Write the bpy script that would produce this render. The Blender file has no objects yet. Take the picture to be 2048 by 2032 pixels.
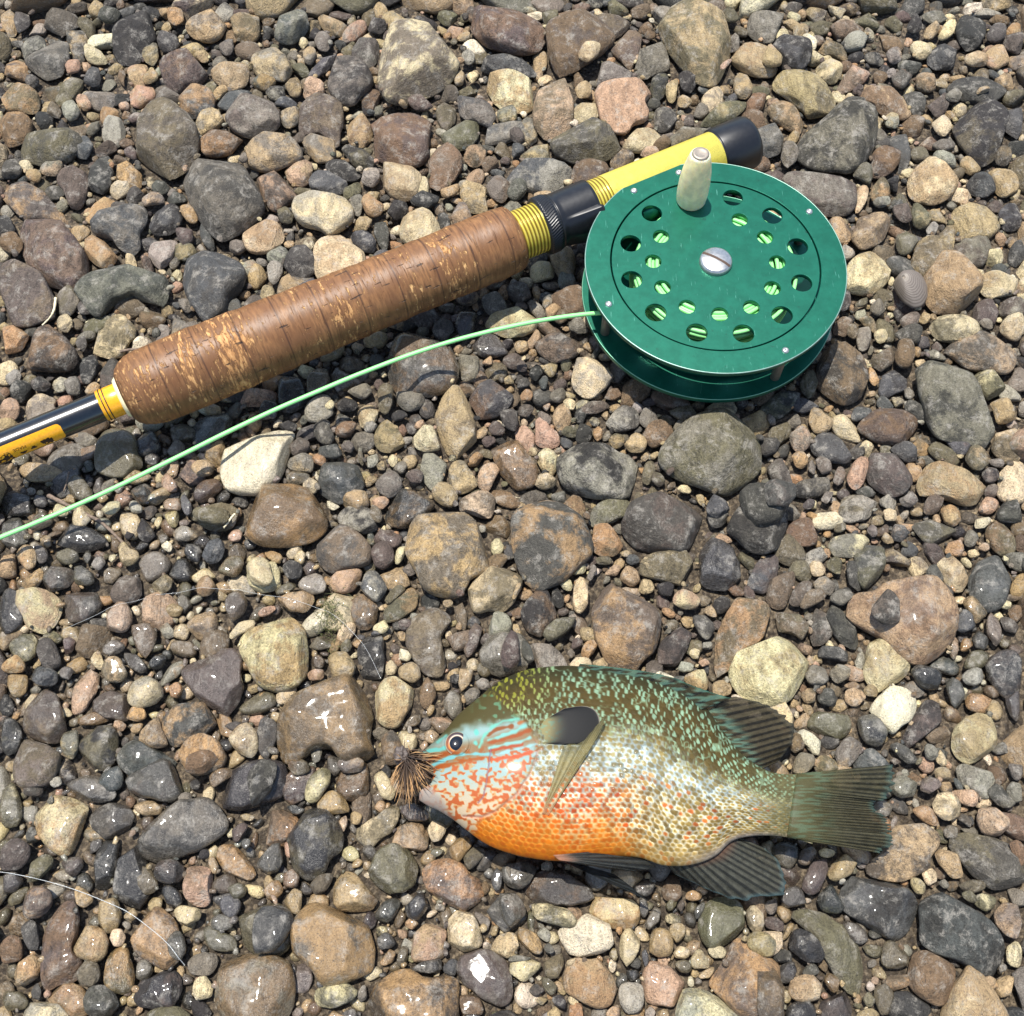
import bpy, math, random
import numpy as np
from mathutils import Vector, Matrix, Euler

# ------------------------------------------------------------------ camera, sky, sun, exposure
sc = bpy.context.scene
FPX, TILT, CAMH = 2196.0, math.radians(25.5), 310.0            # focal length (photo px), tilt from straight down, height in mm
cam_data = bpy.data.cameras.new('camera')
cam_data.sensor_fit = 'HORIZONTAL'
cam_data.sensor_width = 36.0
cam_data.lens = 36.0 * FPX / 2048.0
cam_data.clip_start, cam_data.clip_end = 0.01, 50.0
cam = bpy.data.objects.new('camera', cam_data)
sc.collection.objects.link(cam)
cam.location = (0, 0, CAMH / 1000)
cam.rotation_euler = (TILT, 0, 0)
sc.camera = cam

SUN = Vector((-0.14, 0.17, 0.975)).normalized()                    # towards the sun: almost overhead, a little beyond the reel
world = bpy.data.worlds.new('World')
sc.world = world
world.use_nodes = True
wn = world.node_tree.nodes
wn.clear()
sky = wn.new('ShaderNodeTexSky')
sky.sky_type = 'NISHITA'
sky.sun_disc = False
sky.sun_elevation = math.asin(SUN.z)
sky.sun_rotation = math.atan2(SUN.x, SUN.y)
bg = wn.new('ShaderNodeBackground')
bg.inputs['Strength'].default_value = 0.14
wo = wn.new('ShaderNodeOutputWorld')
world.node_tree.links.new(sky.outputs[0], bg.inputs[0])
world.node_tree.links.new(bg.outputs[0], wo.inputs[0])
sun_data = bpy.data.lights.new('sun', 'SUN')
sun_data.energy = 4.8
sun_data.angle = math.radians(0.7)
sun_data.color = (1.0, 0.96, 0.89)
sun = bpy.data.objects.new('sun', sun_data)
sc.collection.objects.link(sun)
sun.rotation_euler = SUN.to_track_quat('Z', 'Y').to_euler()
sc.view_settings.view_transform = 'Standard'
sc.view_settings.look = 'None'
sc.view_settings.exposure = 0.55
sc.view_settings.gamma = 1.0
sc.view_settings.use_curve_mapping = False

# ------------------------------------------------------------------ helpers
rng = np.random.default_rng(11)
C = sc.collection
ST, CT = math.sin(TILT), math.cos(TILT)


def at(px, py, z):
    """world point (mm) at height z mm that the photograph shows at pixel px, py (2048 x 2032)"""
    px, py, z = np.asarray(px, float), np.asarray(py, float), np.asarray(z, float)
    x, y = (px - 1024) / FPX, (1016 - py) / FPX
    t = (CAMH - z) / (CT - y * ST)
    return np.stack(np.broadcast_arrays(x * t, t * (ST + y * CT), z), -1)


def lin(r, g, b, k=1.0):
    c = np.array([r, g, b], float) / 255
    return np.where(c < 0.04045, c / 12.92, ((c + 0.055) / 1.055) ** 2.4) * k


def lin_arr(a, k=1.0):
    c = np.clip(a / 255, 0, 1)
    return np.where(c < 0.04045, c / 12.92, ((c + 0.055) / 1.055) ** 2.4) * k


def make_mesh(name, V, faces, attrs=None, smooth=True):
    """V in mm; faces: list of int arrays (n,3) or (n,4); attrs: name -> (n,3|4) point colours"""
    me = bpy.data.meshes.new(name)
    V = np.ascontiguousarray(V, dtype=np.float32) * 0.001
    me.vertices.add(len(V))
    me.vertices.foreach_set('co', V.ravel())
    faces = [np.asarray(f, dtype=np.int32) for f in faces if len(f)]
    loops = np.concatenate([f.ravel() for f in faces])
    tot = np.concatenate([np.full(len(f), f.shape[1], np.int32) for f in faces])
    start = np.concatenate([[0], np.cumsum(tot)[:-1]]).astype(np.int32)
    me.loops.add(len(loops))
    me.loops.foreach_set('vertex_index', loops)
    me.polygons.add(len(tot))
    me.polygons.foreach_set('loop_start', start)
    me.polygons.foreach_set('loop_total', tot)
    if smooth:
        me.polygons.foreach_set('use_smooth', np.ones(len(tot), dtype=bool))
    me.update(calc_edges=True)
    for k, a in (attrs or {}).items():
        a = np.asarray(a, np.float32)
        if a.shape[1] == 3:
            a = np.concatenate([a, np.ones((len(a), 1), np.float32)], 1)
        at_ = me.attributes.new(k, 'FLOAT_COLOR', 'POINT')
        at_.data.foreach_set('color', np.ascontiguousarray(a).ravel())
    return me


def put(name, me, mat=None, parent=None, loc=None, rot=None):
    o = bpy.data.objects.new(name, me)
    C.objects.link(o)
    if mat is not None:
        me.materials.append(mat)
    if parent is not None:
        o.parent = parent
    if loc is not None:
        o.location = Vector(loc) * 0.001
    if rot is not None:
        o.rotation_euler = rot
    return o


def tag(o, label, cat, group=None, kind=None):
    o['label'] = label
    o['category'] = cat
    if group:
        o['group'] = group
    if kind:
        o['kind'] = kind
    return o


def empty(name, loc_mm, rot=(0, 0, 0)):
    o = bpy.data.objects.new(name, None)
    C.objects.link(o)
    o.location = Vector(loc_mm) * 0.001
    o.rotation_euler = rot
    o.empty_display_size = 0.01
    return o


def grid_faces(n, m, close_m=False, close_n=False, off=0):
    """quads of an n x m vertex grid"""
    i = np.arange(n if close_n else n - 1)
    j = np.arange(m if close_m else m - 1)
    I, J = np.meshgrid(i, j, indexing='ij')
    I2, J2 = (I + 1) % n, (J + 1) % m
    return np.stack([I * m + J, I2 * m + J, I2 * m + J2, I * m + J2], -1).reshape(-1, 4) + off


def lathe(profile, nseg=48, rfun=None, cap=True):
    """surface of revolution about local X; profile (s, r) in mm"""
    prof = np.array(profile, float)
    th = np.linspace(0, 2 * math.pi, nseg, endpoint=False)
    S, TH = np.meshgrid(prof[:, 0], th, indexing='ij')
    R = np.repeat(prof[:, 1][:, None], nseg, 1)
    if rfun is not None:
        R = rfun(S, TH, R)
    V = np.stack([S, -R * np.sin(TH), R * np.cos(TH)], -1).reshape(-1, 3)      # TH = 0 is up
    n = len(prof)
    F = [grid_faces(n, nseg, close_m=True)[:, ::-1]]
    if cap:
        for k, rev in ((0, False), (n - 1, True)):
            c = len(V)
            V = np.concatenate([V, [[prof[k, 0], 0, 0]]])
            j = np.arange(nseg)
            t = np.stack([np.full(nseg, c), k * nseg + j, k * nseg + (j + 1) % nseg], -1)
            F.append(t[:, ::-1] if rev else t)
    return V, F


def tube(path, rad, nseg=8):
    """tube along a path (n,3) mm with radius rad (scalar or n)"""
    P = np.asarray(path, float)
    n = len(P)
    T = np.gradient(P, axis=0)
    T /= np.linalg.norm(T, axis=1)[:, None] + 1e-12
    up = np.where(np.abs(T[:, 2:3]) > 0.9, np.array([[1.0, 0, 0]]), np.array([[0, 0, 1.0]]))
    A = np.cross(T, up)
    A /= np.linalg.norm(A, axis=1)[:, None]
    B = np.cross(A, T)
    th = np.linspace(0, 2 * math.pi, nseg, endpoint=False)
    rad = np.broadcast_to(np.asarray(rad, float), (n,))
    V = P[:, None] + rad[:, None, None] * (np.cos(th)[None, :, None] * A[:, None] + np.sin(th)[None, :, None] * B[:, None])
    V = V.reshape(-1, 3)
    F = [grid_faces(n, nseg, close_m=True)]
    V = np.concatenate([V, P[[0, -1]]])
    j = np.arange(nseg)
    F.append(np.stack([np.full(nseg, n * nseg), (j + 1) % nseg, j], -1))
    F.append(np.stack([np.full(nseg, n * nseg + 1), (n - 1) * nseg + j, (n - 1) * nseg + (j + 1) % nseg], -1))
    return V, F


def spline(pts, n):
    """Catmull-Rom through pts (k,d), n samples"""
    P = np.asarray(pts, float)
    k = len(P)
    u = np.linspace(0, k - 1, n)
    i = np.clip(u.astype(int), 0, k - 2)
    t = (u - i)[:, None]
    g = lambda a: P[np.clip(a, 0, k - 1)]
    p0, p1, p2, p3 = g(i - 1), g(i), g(i + 1), g(i + 2)
    return 0.5 * (2 * p1 + (p2 - p0) * t + (2 * p0 - 5 * p1 + 4 * p2 - p3) * t ** 2 + (3 * p1 - p0 - 3 * p2 + p3) * t ** 3)


def sstep(a, b, x):
    t = np.clip((x - a) / (b - a), 0, 1)
    return t * t * (3 - 2 * t)


_TAB = np.random.default_rng(5).random((256, 256))


def vnoise(x, y, seed=0):
    x, y = x + seed * 17.31, y + seed * 7.77
    xi, yi = np.floor(x).astype(int), np.floor(y).astype(int)
    fx, fy = x - xi, y - yi
    fx, fy = fx * fx * (3 - 2 * fx), fy * fy * (3 - 2 * fy)
    t = lambda a, b: _TAB[a % 256, b % 256]
    return (t(xi, yi) * (1 - fx) + t(xi + 1, yi) * fx) * (1 - fy) + (t(xi, yi + 1) * (1 - fx) + t(xi + 1, yi + 1) * fx) * fy


def ico(sub):
    import bmesh
    bm = bmesh.new()
    bmesh.ops.create_icosphere(bm, subdivisions=sub, radius=1.0)
    V = np.array([v.co[:] for v in bm.verts])
    F = np.array([[v.index for v in f.verts] for f in bm.faces])
    bm.free()
    return V, F


# ------------------------------------------------------------------ materials
class NT:
    def __init__(self, name):
        self.m = bpy.data.materials.new(name)
        self.m.use_nodes = True
        self.t = self.m.node_tree
        self.b = self.t.nodes['Principled BSDF']

    def n(self, typ, **kw):
        nd = self.t.nodes.new(typ)
        for k, v in kw.items():
            if k.startswith('i_'):
                key = k[2:].replace('_', ' ')
                nd.inputs[int(key) if key.isdigit() else key].default_value = v
            else:
                setattr(nd, k, v)
        return nd

    def l(self, a, b):
        self.t.links.new(a, b)

    def math(self, op, a, b=None, c=None, clamp=False):
        nd = self.n('ShaderNodeMath', operation=op, use_clamp=clamp)
        for k, v in enumerate((a, b, c)):
            if v is None:
                continue
            if isinstance(v, (int, float)):
                nd.inputs[k].default_value = v
            else:
                self.l(v, nd.inputs[k])
        return nd.outputs[0]

    def mix(self, fac, a, b, blend='MIX'):
        nd = self.n('ShaderNodeMix', data_type='RGBA', blend_type=blend)
        for sock, v in ((nd.inputs[0], fac), (nd.inputs[6], a), (nd.inputs[7], b)):
            if isinstance(v, (int, float)):
                sock.default_value = v
            elif isinstance(v, (tuple, list, np.ndarray)):
                sock.default_value = (*[float(q) for q in v[:3]], 1)
            else:
                self.l(v, sock)
        return nd.outputs[2]

    def ramp(self, fac, a, b):
        nd = self.n('ShaderNodeMapRange', interpolation_type='SMOOTHSTEP')
        self.l(fac, nd.inputs[0])
        nd.inputs[1].default_value, nd.inputs[2].default_value = a, b
        return nd.outputs[0]

    def noise(self, vec, scale, detail=4, rough=0.55, dist=0.0):
        nd = self.n('ShaderNodeTexNoise')
        nd.inputs['Scale'].default_value = scale
        nd.inputs['Detail'].default_value = detail
        nd.inputs['Roughness'].default_value = rough
        nd.inputs['Distortion'].default_value = dist
        if vec is not None:
            self.l(vec, nd.inputs['Vector'])
        return nd.outputs[0]

    def bump(self, height, strength, dist):
        nd = self.n('ShaderNodeBump')
        nd.inputs['Strength'].default_value = strength
        nd.inputs['Distance'].default_value = dist
        self.l(height, nd.inputs['Height'])
        self.l(nd.outputs[0], self.b.inputs['Normal'])

    def setv(self, **kw):
        for k, v in kw.items():
            s = self.b.inputs[k.replace('_', ' ')]
            if isinstance(v, (int, float)):
                s.default_value = v
            elif isinstance(v, (tuple, list, np.ndarray)):
                s.default_value = (*[float(q) for q in v[:3]], 1)
            else:
                self.l(v, s)


def mat_simple(name, col, rough=0.5, metal=0.0, spec=0.5, wear=None, coat=0.0, coat_rough=0.08, nscale=900, namp=0.12, bump=0.0):
    """plain coloured material with fine uneven tone"""
    a = NT(name)
    tc = a.n('ShaderNodeTexCoord')
    n1 = a.noise(tc.outputs['Object'], nscale, 5, 0.6)
    c = a.mix(a.ramp(n1, 0.3, 0.7), np.array(col) * (1 - namp), np.array(col) * (1 + namp))
    if wear is not None:
        w = a.ramp(a.noise(tc.outputs['Object'], nscale * 0.35, 8, 0.7), 0.64, 0.72)
        c = a.mix(w, c, wear)
    r = a.math('ADD', a.math('MULTIPLY', n1, 0.16), rough - 0.08)
    a.setv(Base_Color=c, Roughness=r, Metallic=metal, Specular_IOR_Level=spec, Coat_Weight=coat, Coat_Roughness=coat_rough)
    if bump:
        a.bump(n1, bump, 0.0002)
    return a.m


def mat_attr(name, attr, rough=0.4, spec=0.5, fine=0.15, scale=2500, bump=0.1, coat=0.0, trans=0.0, coat_rough=0.1):
    """colour from a point attribute with a little fine grain"""
    a = NT(name)
    at_ = a.n('ShaderNodeAttribute', attribute_name=attr)
    geo = a.n('ShaderNodeNewGeometry')
    n1 = a.noise(geo.outputs['Position'], scale, 4, 0.6)
    k = a.math('ADD', a.math('MULTIPLY', n1, 2 * fine), 1 - fine)
    hsv = a.n('ShaderNodeHueSaturation')
    a.l(at_.outputs['Color'], hsv.inputs['Color'])
    a.l(k, hsv.inputs['Value'])
    a.setv(Base_Color=hsv.outputs[0], Roughness=rough, Specular_IOR_Level=spec, Coat_Weight=coat, Coat_Roughness=coat_rough)
    if bump:
        a.bump(n1, bump, 0.0003)
    if trans:
        tl = a.n('ShaderNodeBsdfTranslucent')
        a.l(hsv.outputs[0], tl.inputs[0])
        mx = a.n('ShaderNodeMixShader')
        mx.inputs[0].default_value = trans
        out = a.t.nodes['Material Output']
        a.l(a.b.outputs[0], mx.inputs[1])
        a.l(tl.outputs[0], mx.inputs[2])
        a.l(mx.outputs[0], out.inputs['Surface'])
    return a.m


def mat_stone():
    a = NT('river_stone')
    geo = a.n('ShaderNodeNewGeometry')
    c1 = a.n('ShaderNodeAttribute', attribute_name='tone').outputs['Color']
    c2 = a.n('ShaderNodeAttribute', attribute_name='tone_b').outputs['Color']
    par = a.n('ShaderNodeAttribute', attribute_name='kind')              # seed, wetness, patch threshold; alpha = grain
    sep = a.n('ShaderNodeSeparateColor')
    a.l(par.outputs['Color'], sep.inputs[0])
    seed, wet, thr = sep.outputs[0], sep.outputs[1], sep.outputs[2]
    grain = par.outputs['Alpha']
    off = a.n('ShaderNodeCombineXYZ')
    for k in range(3):
        a.l(a.math('MULTIPLY', seed, (3.7, 5.1, 2.3)[k]), off.inputs[k])
    add = a.n('ShaderNodeVectorMath', operation='ADD')
    a.l(geo.outputs['Position'], add.inputs[0])
    a.l(off.outputs[0], add.inputs[1])
    v = add.outputs[0]
    # stretched coordinate: bedding / streaks
    st = a.n('ShaderNodeMapping', vector_type='POINT')
    st.inputs['Scale'].default_value = (1.0, 0.35, 1.6)
    a.l(v, st.inputs['Vector'])
    big = a.noise(v, 90, 9, 0.70, 0.35)
    patch = a.math('MULTIPLY', a.ramp(a.math('SUBTRACT', big, thr), -0.05, 0.08), 0.85)
    mid = a.noise(st.outputs[0], 420, 6, 0.68, 0.4)
    fine = a.noise(v, 1500, 4, 0.7)
    veryf = a.noise(v, 4200, 2, 0.6)
    c = a.mix(patch, c1, c2)
    # tone variation
    k = a.math('ADD', a.math('MULTIPLY', a.math('SUBTRACT', mid, 0.5), a.math('MULTIPLY', grain, 5.5)), 1.0)
    k = a.math('ADD', k, a.math('MULTIPLY', a.math('SUBTRACT', fine, 0.5), a.math('MULTIPLY', grain, 4.5)))
    k = a.math('ADD', k, a.math('MULTIPLY', a.math('SUBTRACT', veryf, 0.5), 1.3))
    k = a.math('MAXIMUM', k, 0.3)
    hsv = a.n('ShaderNodeHueSaturation')
    a.l(c, hsv.inputs['Color'])
    a.l(k, hsv.inputs['Value'])
    c = hsv.outputs[0]
    # pale scuffs / mineral crust and dark flecks
    crust = a.math('MULTIPLY', a.ramp(a.noise(v, 230, 10, 0.80, 0.25), 0.50, 0.64), 0.5)
    c = a.mix(crust, c, (0.50, 0.46, 0.39))
    fleck = a.ramp(a.noise(v, 2300, 2, 0.5), 0.60, 0.68)
    c = a.mix(a.math('MULTIPLY', fleck, 0.6), c, (0.05, 0.045, 0.04))
    vein = a.math('ABSOLUTE', a.math('SUBTRACT', a.noise(st.outputs[0], 70, 3, 0.5, 1.2), 0.5))
    vein = a.math('MULTIPLY', a.math('SUBTRACT', 1.0, a.ramp(vein, 0.0, 0.008)), a.math('MULTIPLY', a.ramp(a.noise(v, 180, 3, 0.5), 0.55, 0.7), a.math('MULTIPLY', grain, 0.6)))
    c = a.mix(vein, c, (0.40, 0.36, 0.29))
    # water film
    wn_ = a.noise(v, 120, 3, 0.5)
    wm = a.ramp(a.math('ADD', wn_, a.math('SUBTRACT', a.math('MULTIPLY', wet, 1.2), 0.82)), -0.03, 0.10)
    hs2 = a.n('ShaderNodeHueSaturation')
    a.l(c, hs2.inputs['Color'])
    a.l(a.math('SUBTRACT', 1.0, a.math('MULTIPLY', wm, 0.34)), hs2.inputs['Value'])
    a.l(a.math('ADD', 1.0, a.math('MULTIPLY', wm, 0.02)), hs2.inputs['Saturation'])
    rough = a.math('SUBTRACT', a.math('ADD', 0.72, a.math('MULTIPLY', fine, 0.2)), a.math('MULTIPLY', wm, 0.55))
    a.setv(Base_Color=hs2.outputs[0], Roughness=rough, Specular_IOR_Level=0.35, Coat_Weight=a.math('MULTIPLY', wm, 0.7), Coat_Roughness=0.09, Coat_IOR=1.33)
    cb = a.n('ShaderNodeBump')
    cb.inputs['Strength'].default_value = 0.06
    cb.inputs['Distance'].default_value = 0.0012
    a.l(a.noise(v, 330, 2, 0.5), cb.inputs['Height'])
    a.l(cb.outputs[0], a.b.inputs['Coat Normal'])
    h = a.math('ADD', a.math('MULTIPLY', mid, 0.9), a.math('ADD', a.math('MULTIPLY', fine, 0.55), a.math('MULTIPLY', veryf, 0.22)))
    bm = a.n('ShaderNodeBump')
    a.l(a.math('SUBTRACT', 0.9, a.math('MULTIPLY', wm, 0.5)), bm.inputs['Strength'])
    bm.inputs['Distance'].default_value = 0.0019
    a.l(h, bm.inputs['Height'])
    a.l(bm.outputs[0], a.b.inputs['Normal'])
    return a.m


STONE = mat_stone()

# ------------------------------------------------------------------ the ground
def mat_silt():
    a = NT('wet_silt')
    geo = a.n('ShaderNodeNewGeometry')
    p = geo.outputs['Position']
    n1 = a.noise(p, 700, 6, 0.7)
    vo = a.n('ShaderNodeTexVoronoi')
    vo.inputs['Scale'].default_value = 900
    a.l(p, vo.inputs['Vector'])
    sepc = a.n('ShaderNodeSeparateColor')
    a.l(vo.outputs['Color'], sepc.inputs[0])
    g = a.mix(sepc.outputs[0], (0.032, 0.024, 0.016), (0.22, 0.17, 0.11))
    c = a.mix(a.ramp(n1, 0.35, 0.65), (0.028, 0.02, 0.013), g)
    a.setv(Base_Color=c, Roughness=0.55, Specular_IOR_Level=0.4)
    h = a.math('SUBTRACT', n1, a.math('MULTIPLY', vo.outputs['Distance'], 0.8))
    a.bump(h, 0.9, 0.001)
    return a.m


gx = np.concatenate([[-2500, -1200, -600], np.linspace(-320, 320, 161), [600, 1200, 2500]])
gy = np.concatenate([[-2500, -1200, -500], np.linspace(-120, 470, 148), [800, 1400, 2700]])
GX, GY = np.meshgrid(gx, gy, indexing='ij')
GZ = -7.5 + 2.2 * (vnoise(GX / 14, GY / 14, 3) - 0.5) + 1.2 * (vnoise(GX / 4, GY / 4, 4) - 0.5)
ground = put('ground', make_mesh('ground', np.stack([GX, GY, GZ], -1).reshape(-1, 3), [grid_faces(*GX.shape)]), mat_silt())
ground['kind'] = 'structure'
ground['label'] = 'dark wet silt and grit of the gravel bar under the stones'

# ------------------------------------------------------------------ stones
TONES = dict(G=(92, 89, 85), D=(64, 62, 61), M=(134, 127, 117), B=(128, 113, 95), K=(130, 109, 87), T=(186, 163, 128),
             C=(224, 207, 170), W=(240, 228, 204), O=(184, 150, 112), P=(194, 163, 139), U=(106, 95, 89), L=(116, 109, 89),
             S=(172, 167, 154), Y=(94, 95, 96))
ALB = 0.76
TONES_L = {k: lin(*v, k=ALB) * np.array([1.03, 1.0, 0.92]) for k, v in TONES.items()}


def outline(poly, nth):
    """radius by angle about the centroid of the corner-cut outline"""
    P = poly
    for _ in range(2):
        Q = np.roll(P, -1, 0)
        P = np.stack([0.83 * P + 0.17 * Q, 0.17 * P + 0.83 * Q], 1).reshape(-1, 2)
    x, y = P[:, 0], P[:, 1]
    x2, y2 = np.roll(x, -1), np.roll(y, -1)
    cr = x * y2 - x2 * y
    A = cr.sum() / 2
    c = np.array([((x + x2) * cr).sum(), ((y + y2) * cr).sum()]) / (6 * A)
    P = (P - c) * 1.07
    Q = np.roll(P, -1, 0)
    th = np.linspace(0, 2 * math.pi, nth, endpoint=False)
    d = np.stack([np.cos(th), np.sin(th)], -1)
    e = Q - P
    den = d[:, None, 0] * e[None, :, 1] - d[:, None, 1] * e[None, :, 0]
    den = np.where(np.abs(den) < 1e-9, 1e-9, den)
    t = (P[None, :, 0] * e[None, :, 1] - P[None, :, 1] * e[None, :, 0]) / den
    u = (P[None, :, 0] * d[:, None, 1] - P[None, :, 1] * d[:, None, 0]) / den
    ok = (t > 0) & (u >= -1e-6) & (u <= 1 + 1e-6)
    r = np.where(ok, t, 0).max(1)
    med = np.median(r[r > 0])
    r = np.where(r <= 0, med, r)
    return c, abs(A), r


def stone_shape(r, T, nth, nph):
    """closed stone about its centre: outline radii r(theta), thickness T"""
    th = np.linspace(0, 2 * math.pi, nth, endpoint=False)
    ph = np.linspace(math.pi / 2, -math.pi / 2, nph)[1:-1]
    ex, ez = rng.uniform(0.48, 0.8), rng.uniform(0.7, 1.0)
    rm = np.exp(np.log(r).mean())
    cp, sp = np.cos(ph)[:, None], np.sin(ph)[:, None]
    b = 0.45 * np.abs(sp) ** 1.5
    R = (r[None] * (1 - b) + rm * b) * cp ** ex
    up = np.where(sp > 0, 0.56, 0.44)
    Z = np.sign(sp) * np.abs(sp) ** ez * T * up * np.ones_like(R)
    X, Y = R * np.cos(th), R * np.sin(th)
    V = np.stack([X, Y, Z], -1).reshape(-1, 3)
    V = np.concatenate([V, [[0, 0, T * 0.56], [0, 0, -T * 0.44]]])
    g = rng.normal(0, 0.13, 2)
    V[:, 2] += (V[:, 0] * g[0] + V[:, 1] * g[1]) * np.clip(V[:, 2] / T + 0.3, 0, 1)
    # lumps
    S = max(rm, T)
    N = np.zeros(len(V))
    for q in range(7):
        f = rng.uniform(0.7, 1.4) * (1.6 if q < 3 else 3.4 if q < 5 else 6.5)
        d = rng.normal(0, 1, 3)
        d /= np.linalg.norm(d)
        N += np.sin(V @ d / S * f * 1.6 + rng.uniform(0, 6.28)) * (0.032 if q < 3 else 0.028 if q < 5 else 0.016)
    nl = V / (np.linalg.norm(V, axis=1)[:, None] + 1e-9)
    V = V + nl * (N * S)[:, None] * np.array([0.6, 0.6, 1.0])
    # broken faces
    for q in range(rng.integers(6, 12)):
        d = rng.normal(0, 1, 3)
        d[2] = abs(d[2]) * 1.1 + 0.15
        d /= np.linalg.norm(d)
        h = V @ d
        lim = h.max() * rng.uniform(0.70, 0.93)
        V = V - d * (np.maximum(0, h - lim) * 0.97)[:, None]
    n = nph - 2
    F = [grid_faces(n, nth, close_m=True)]
    j = np.arange(nth)
    F.append(np.stack([np.full(nth, n * nth), j, (j + 1) % nth], -1))
    F.append(np.stack([np.full(nth, n * nth + 1), (n - 1) * nth + (j + 1) % nth, (n - 1) * nth + j], -1))
    return V, F


def stone_attrs(n, ca, cb, wet, thr=None):
    j = rng.normal(1, 0.07) * np.clip(1 + rng.normal(0, 0.03, 3), 0.9, 1.1)
    par = np.array([rng.random(), wet, rng.uniform(0.46, 0.6) if thr is None else thr, rng.uniform(0.2, 0.5)])
    rep = lambda a: np.repeat(np.asarray(a, np.float32)[None], n, 0)
    return {'tone': rep(ca * j), 'tone_b': rep(cb * j), 'kind': rep(par)}


# height field of what is already lying there (mm)
X0, X1, Y0, Y1, ST_ = -300.0, 300.0, -80.0, 450.0, 0.5
NX, NY = int((X1 - X0) / ST_), int((Y1 - Y0) / ST_)
hm = np.full((NX, NY), -7.0, np.float32)
occ = np.zeros((NX, NY), bool)


def window(c, rad):
    i0, i1 = max(int((c[0] - rad - X0) / ST_), 0), min(int((c[0] + rad - X0) / ST_) + 2, NX)
    j0, j1 = max(int((c[1] - rad - Y0) / ST_), 0), min(int((c[1] + rad - Y0) / ST_) + 2, NY)
    if i1 <= i0 or j1 <= j0:
        return None
    xs = X0 + (np.arange(i0, i1) + 0.5) * ST_ - c[0]
    ys = Y0 + (np.arange(j0, j1) + 0.5) * ST_ - c[1]
    return i0, i1, j0, j1, xs, ys


# footprints of rod, reel and fish: what lies underneath stays low
def poly_mask(pts):
    P = np.asarray(pts, float)
    xs = X0 + (np.arange(NX) + 0.5) * ST_
    ys = Y0 + (np.arange(NY) + 0.5) * ST_
    XX, YY = np.meshgrid(xs, ys, indexing='ij')
    ins = np.zeros((NX, NY), bool)
    for a, b in zip(P, np.roll(P, -1, 0)):
        cond = (a[1] > YY) != (b[1] > YY)
        with np.errstate(divide='ignore', invalid='ignore'):
            xc = (b[0] - a[0]) * (YY - a[1]) / (b[1] - a[1]) + a[0]
        ins ^= cond & (XX < xc)
    return ins


FISH_Z = 12.0
REEL_Z, REEL_T = 6.5, 17.5
ROD_Z = 16.5
FT = [(846, 1503), (866, 1485), (885, 1467), (916, 1430), (956, 1396), (995, 1365), (1034, 1346), (1073, 1336), (1151, 1332), (1255, 1347),
      (1316, 1361), (1375, 1386), (1414, 1418), (1445, 1460), (1480, 1505), (1524, 1536), (1563, 1548), (1611, 1546), (1645, 1542)]
FB = [(838, 1600), (857, 1612), (877, 1621), (906, 1639), (929, 1657), (969, 1686), (1008, 1703), (1060, 1716), (1130, 1722), (1230, 1714),
      (1280, 1716), (1330, 1731), (1385, 1729), (1430, 1712), (1465, 1682), (1505, 1672), (1552, 1672), (1591, 1678), (1625, 1688)]
FH = [3.0, 4.6, 6.2, 8.2, 9.6, 10.6, 11.2, 11.5, 11.6, 11.2, 10.6, 9.6, 8.4, 7.0, 5.8, 4.8, 4.0, 1.6, 0.2]
reel_c = at(1431, 525, REEL_Z + REEL_T)
reel_r = 261 / FPX * (CAMH - REEL_Z - REEL_T) / (CT - (1016 - 525) / FPX * ST)
rod_a, rod_b = at(290, 777, ROD_Z), at(1031, 474, ROD_Z)
ru = (rod_b - rod_a) / np.linalg.norm(rod_b - rod_a)
rn = np.array([-ru[1], ru[0], 0])
ring = np.linspace(0, 2 * math.pi, 80)
fish_poly = np.array([at(a, b, 6)[:2] for a, b in FT + FB[::-1]])
fin_poly = [np.array([at(a, b, 4)[:2] for a, b in q]) for q in (
    [(1625, 1530), (1790, 1528), (1790, 1706), (1605, 1690)], [(1405, 1390), (1532, 1405), (1590, 1460), (1556, 1525), (1524, 1540)],
    [(1310, 1728), (1466, 1678), (1535, 1695), (1575, 1776), (1485, 1800)], [(1105, 1712), (1250, 1700), (1315, 1735), (1328, 1815), (1230, 1760)])]
low = [(poly_mask(fish_poly), 0.8)] + [(poly_mask(q), 1.5) for q in fin_poly]
low.append((poly_mask(reel_c[None, :2] + (reel_r + 0.5) * np.stack([np.cos(ring), np.sin(ring)], -1)), 5.2))
low.append((poly_mask([(rod_a + ru * s + rn * w)[:2] for s, w in ((-8, -8), (-8, 8), (130, 8), (130, -8))]), 3.0))
low.append((poly_mask([(rod_a + ru * s + rn * w)[:2] for s, w in ((130, -7), (130, 7), (215, 7), (215, -7))]), 6.0))
low.append((poly_mask([(rod_a + ru * s + rn * w)[:2] for s, w in ((-90, -4), (-90, 4), (-8, 4), (-8, -4))]), 9.0))
low.append((poly_mask([at(a, b, 5)[:2] for a, b in ((780, 1490), (850, 1480), (890, 1540), (840, 1620), (785, 1590))]), 2.0))


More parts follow.
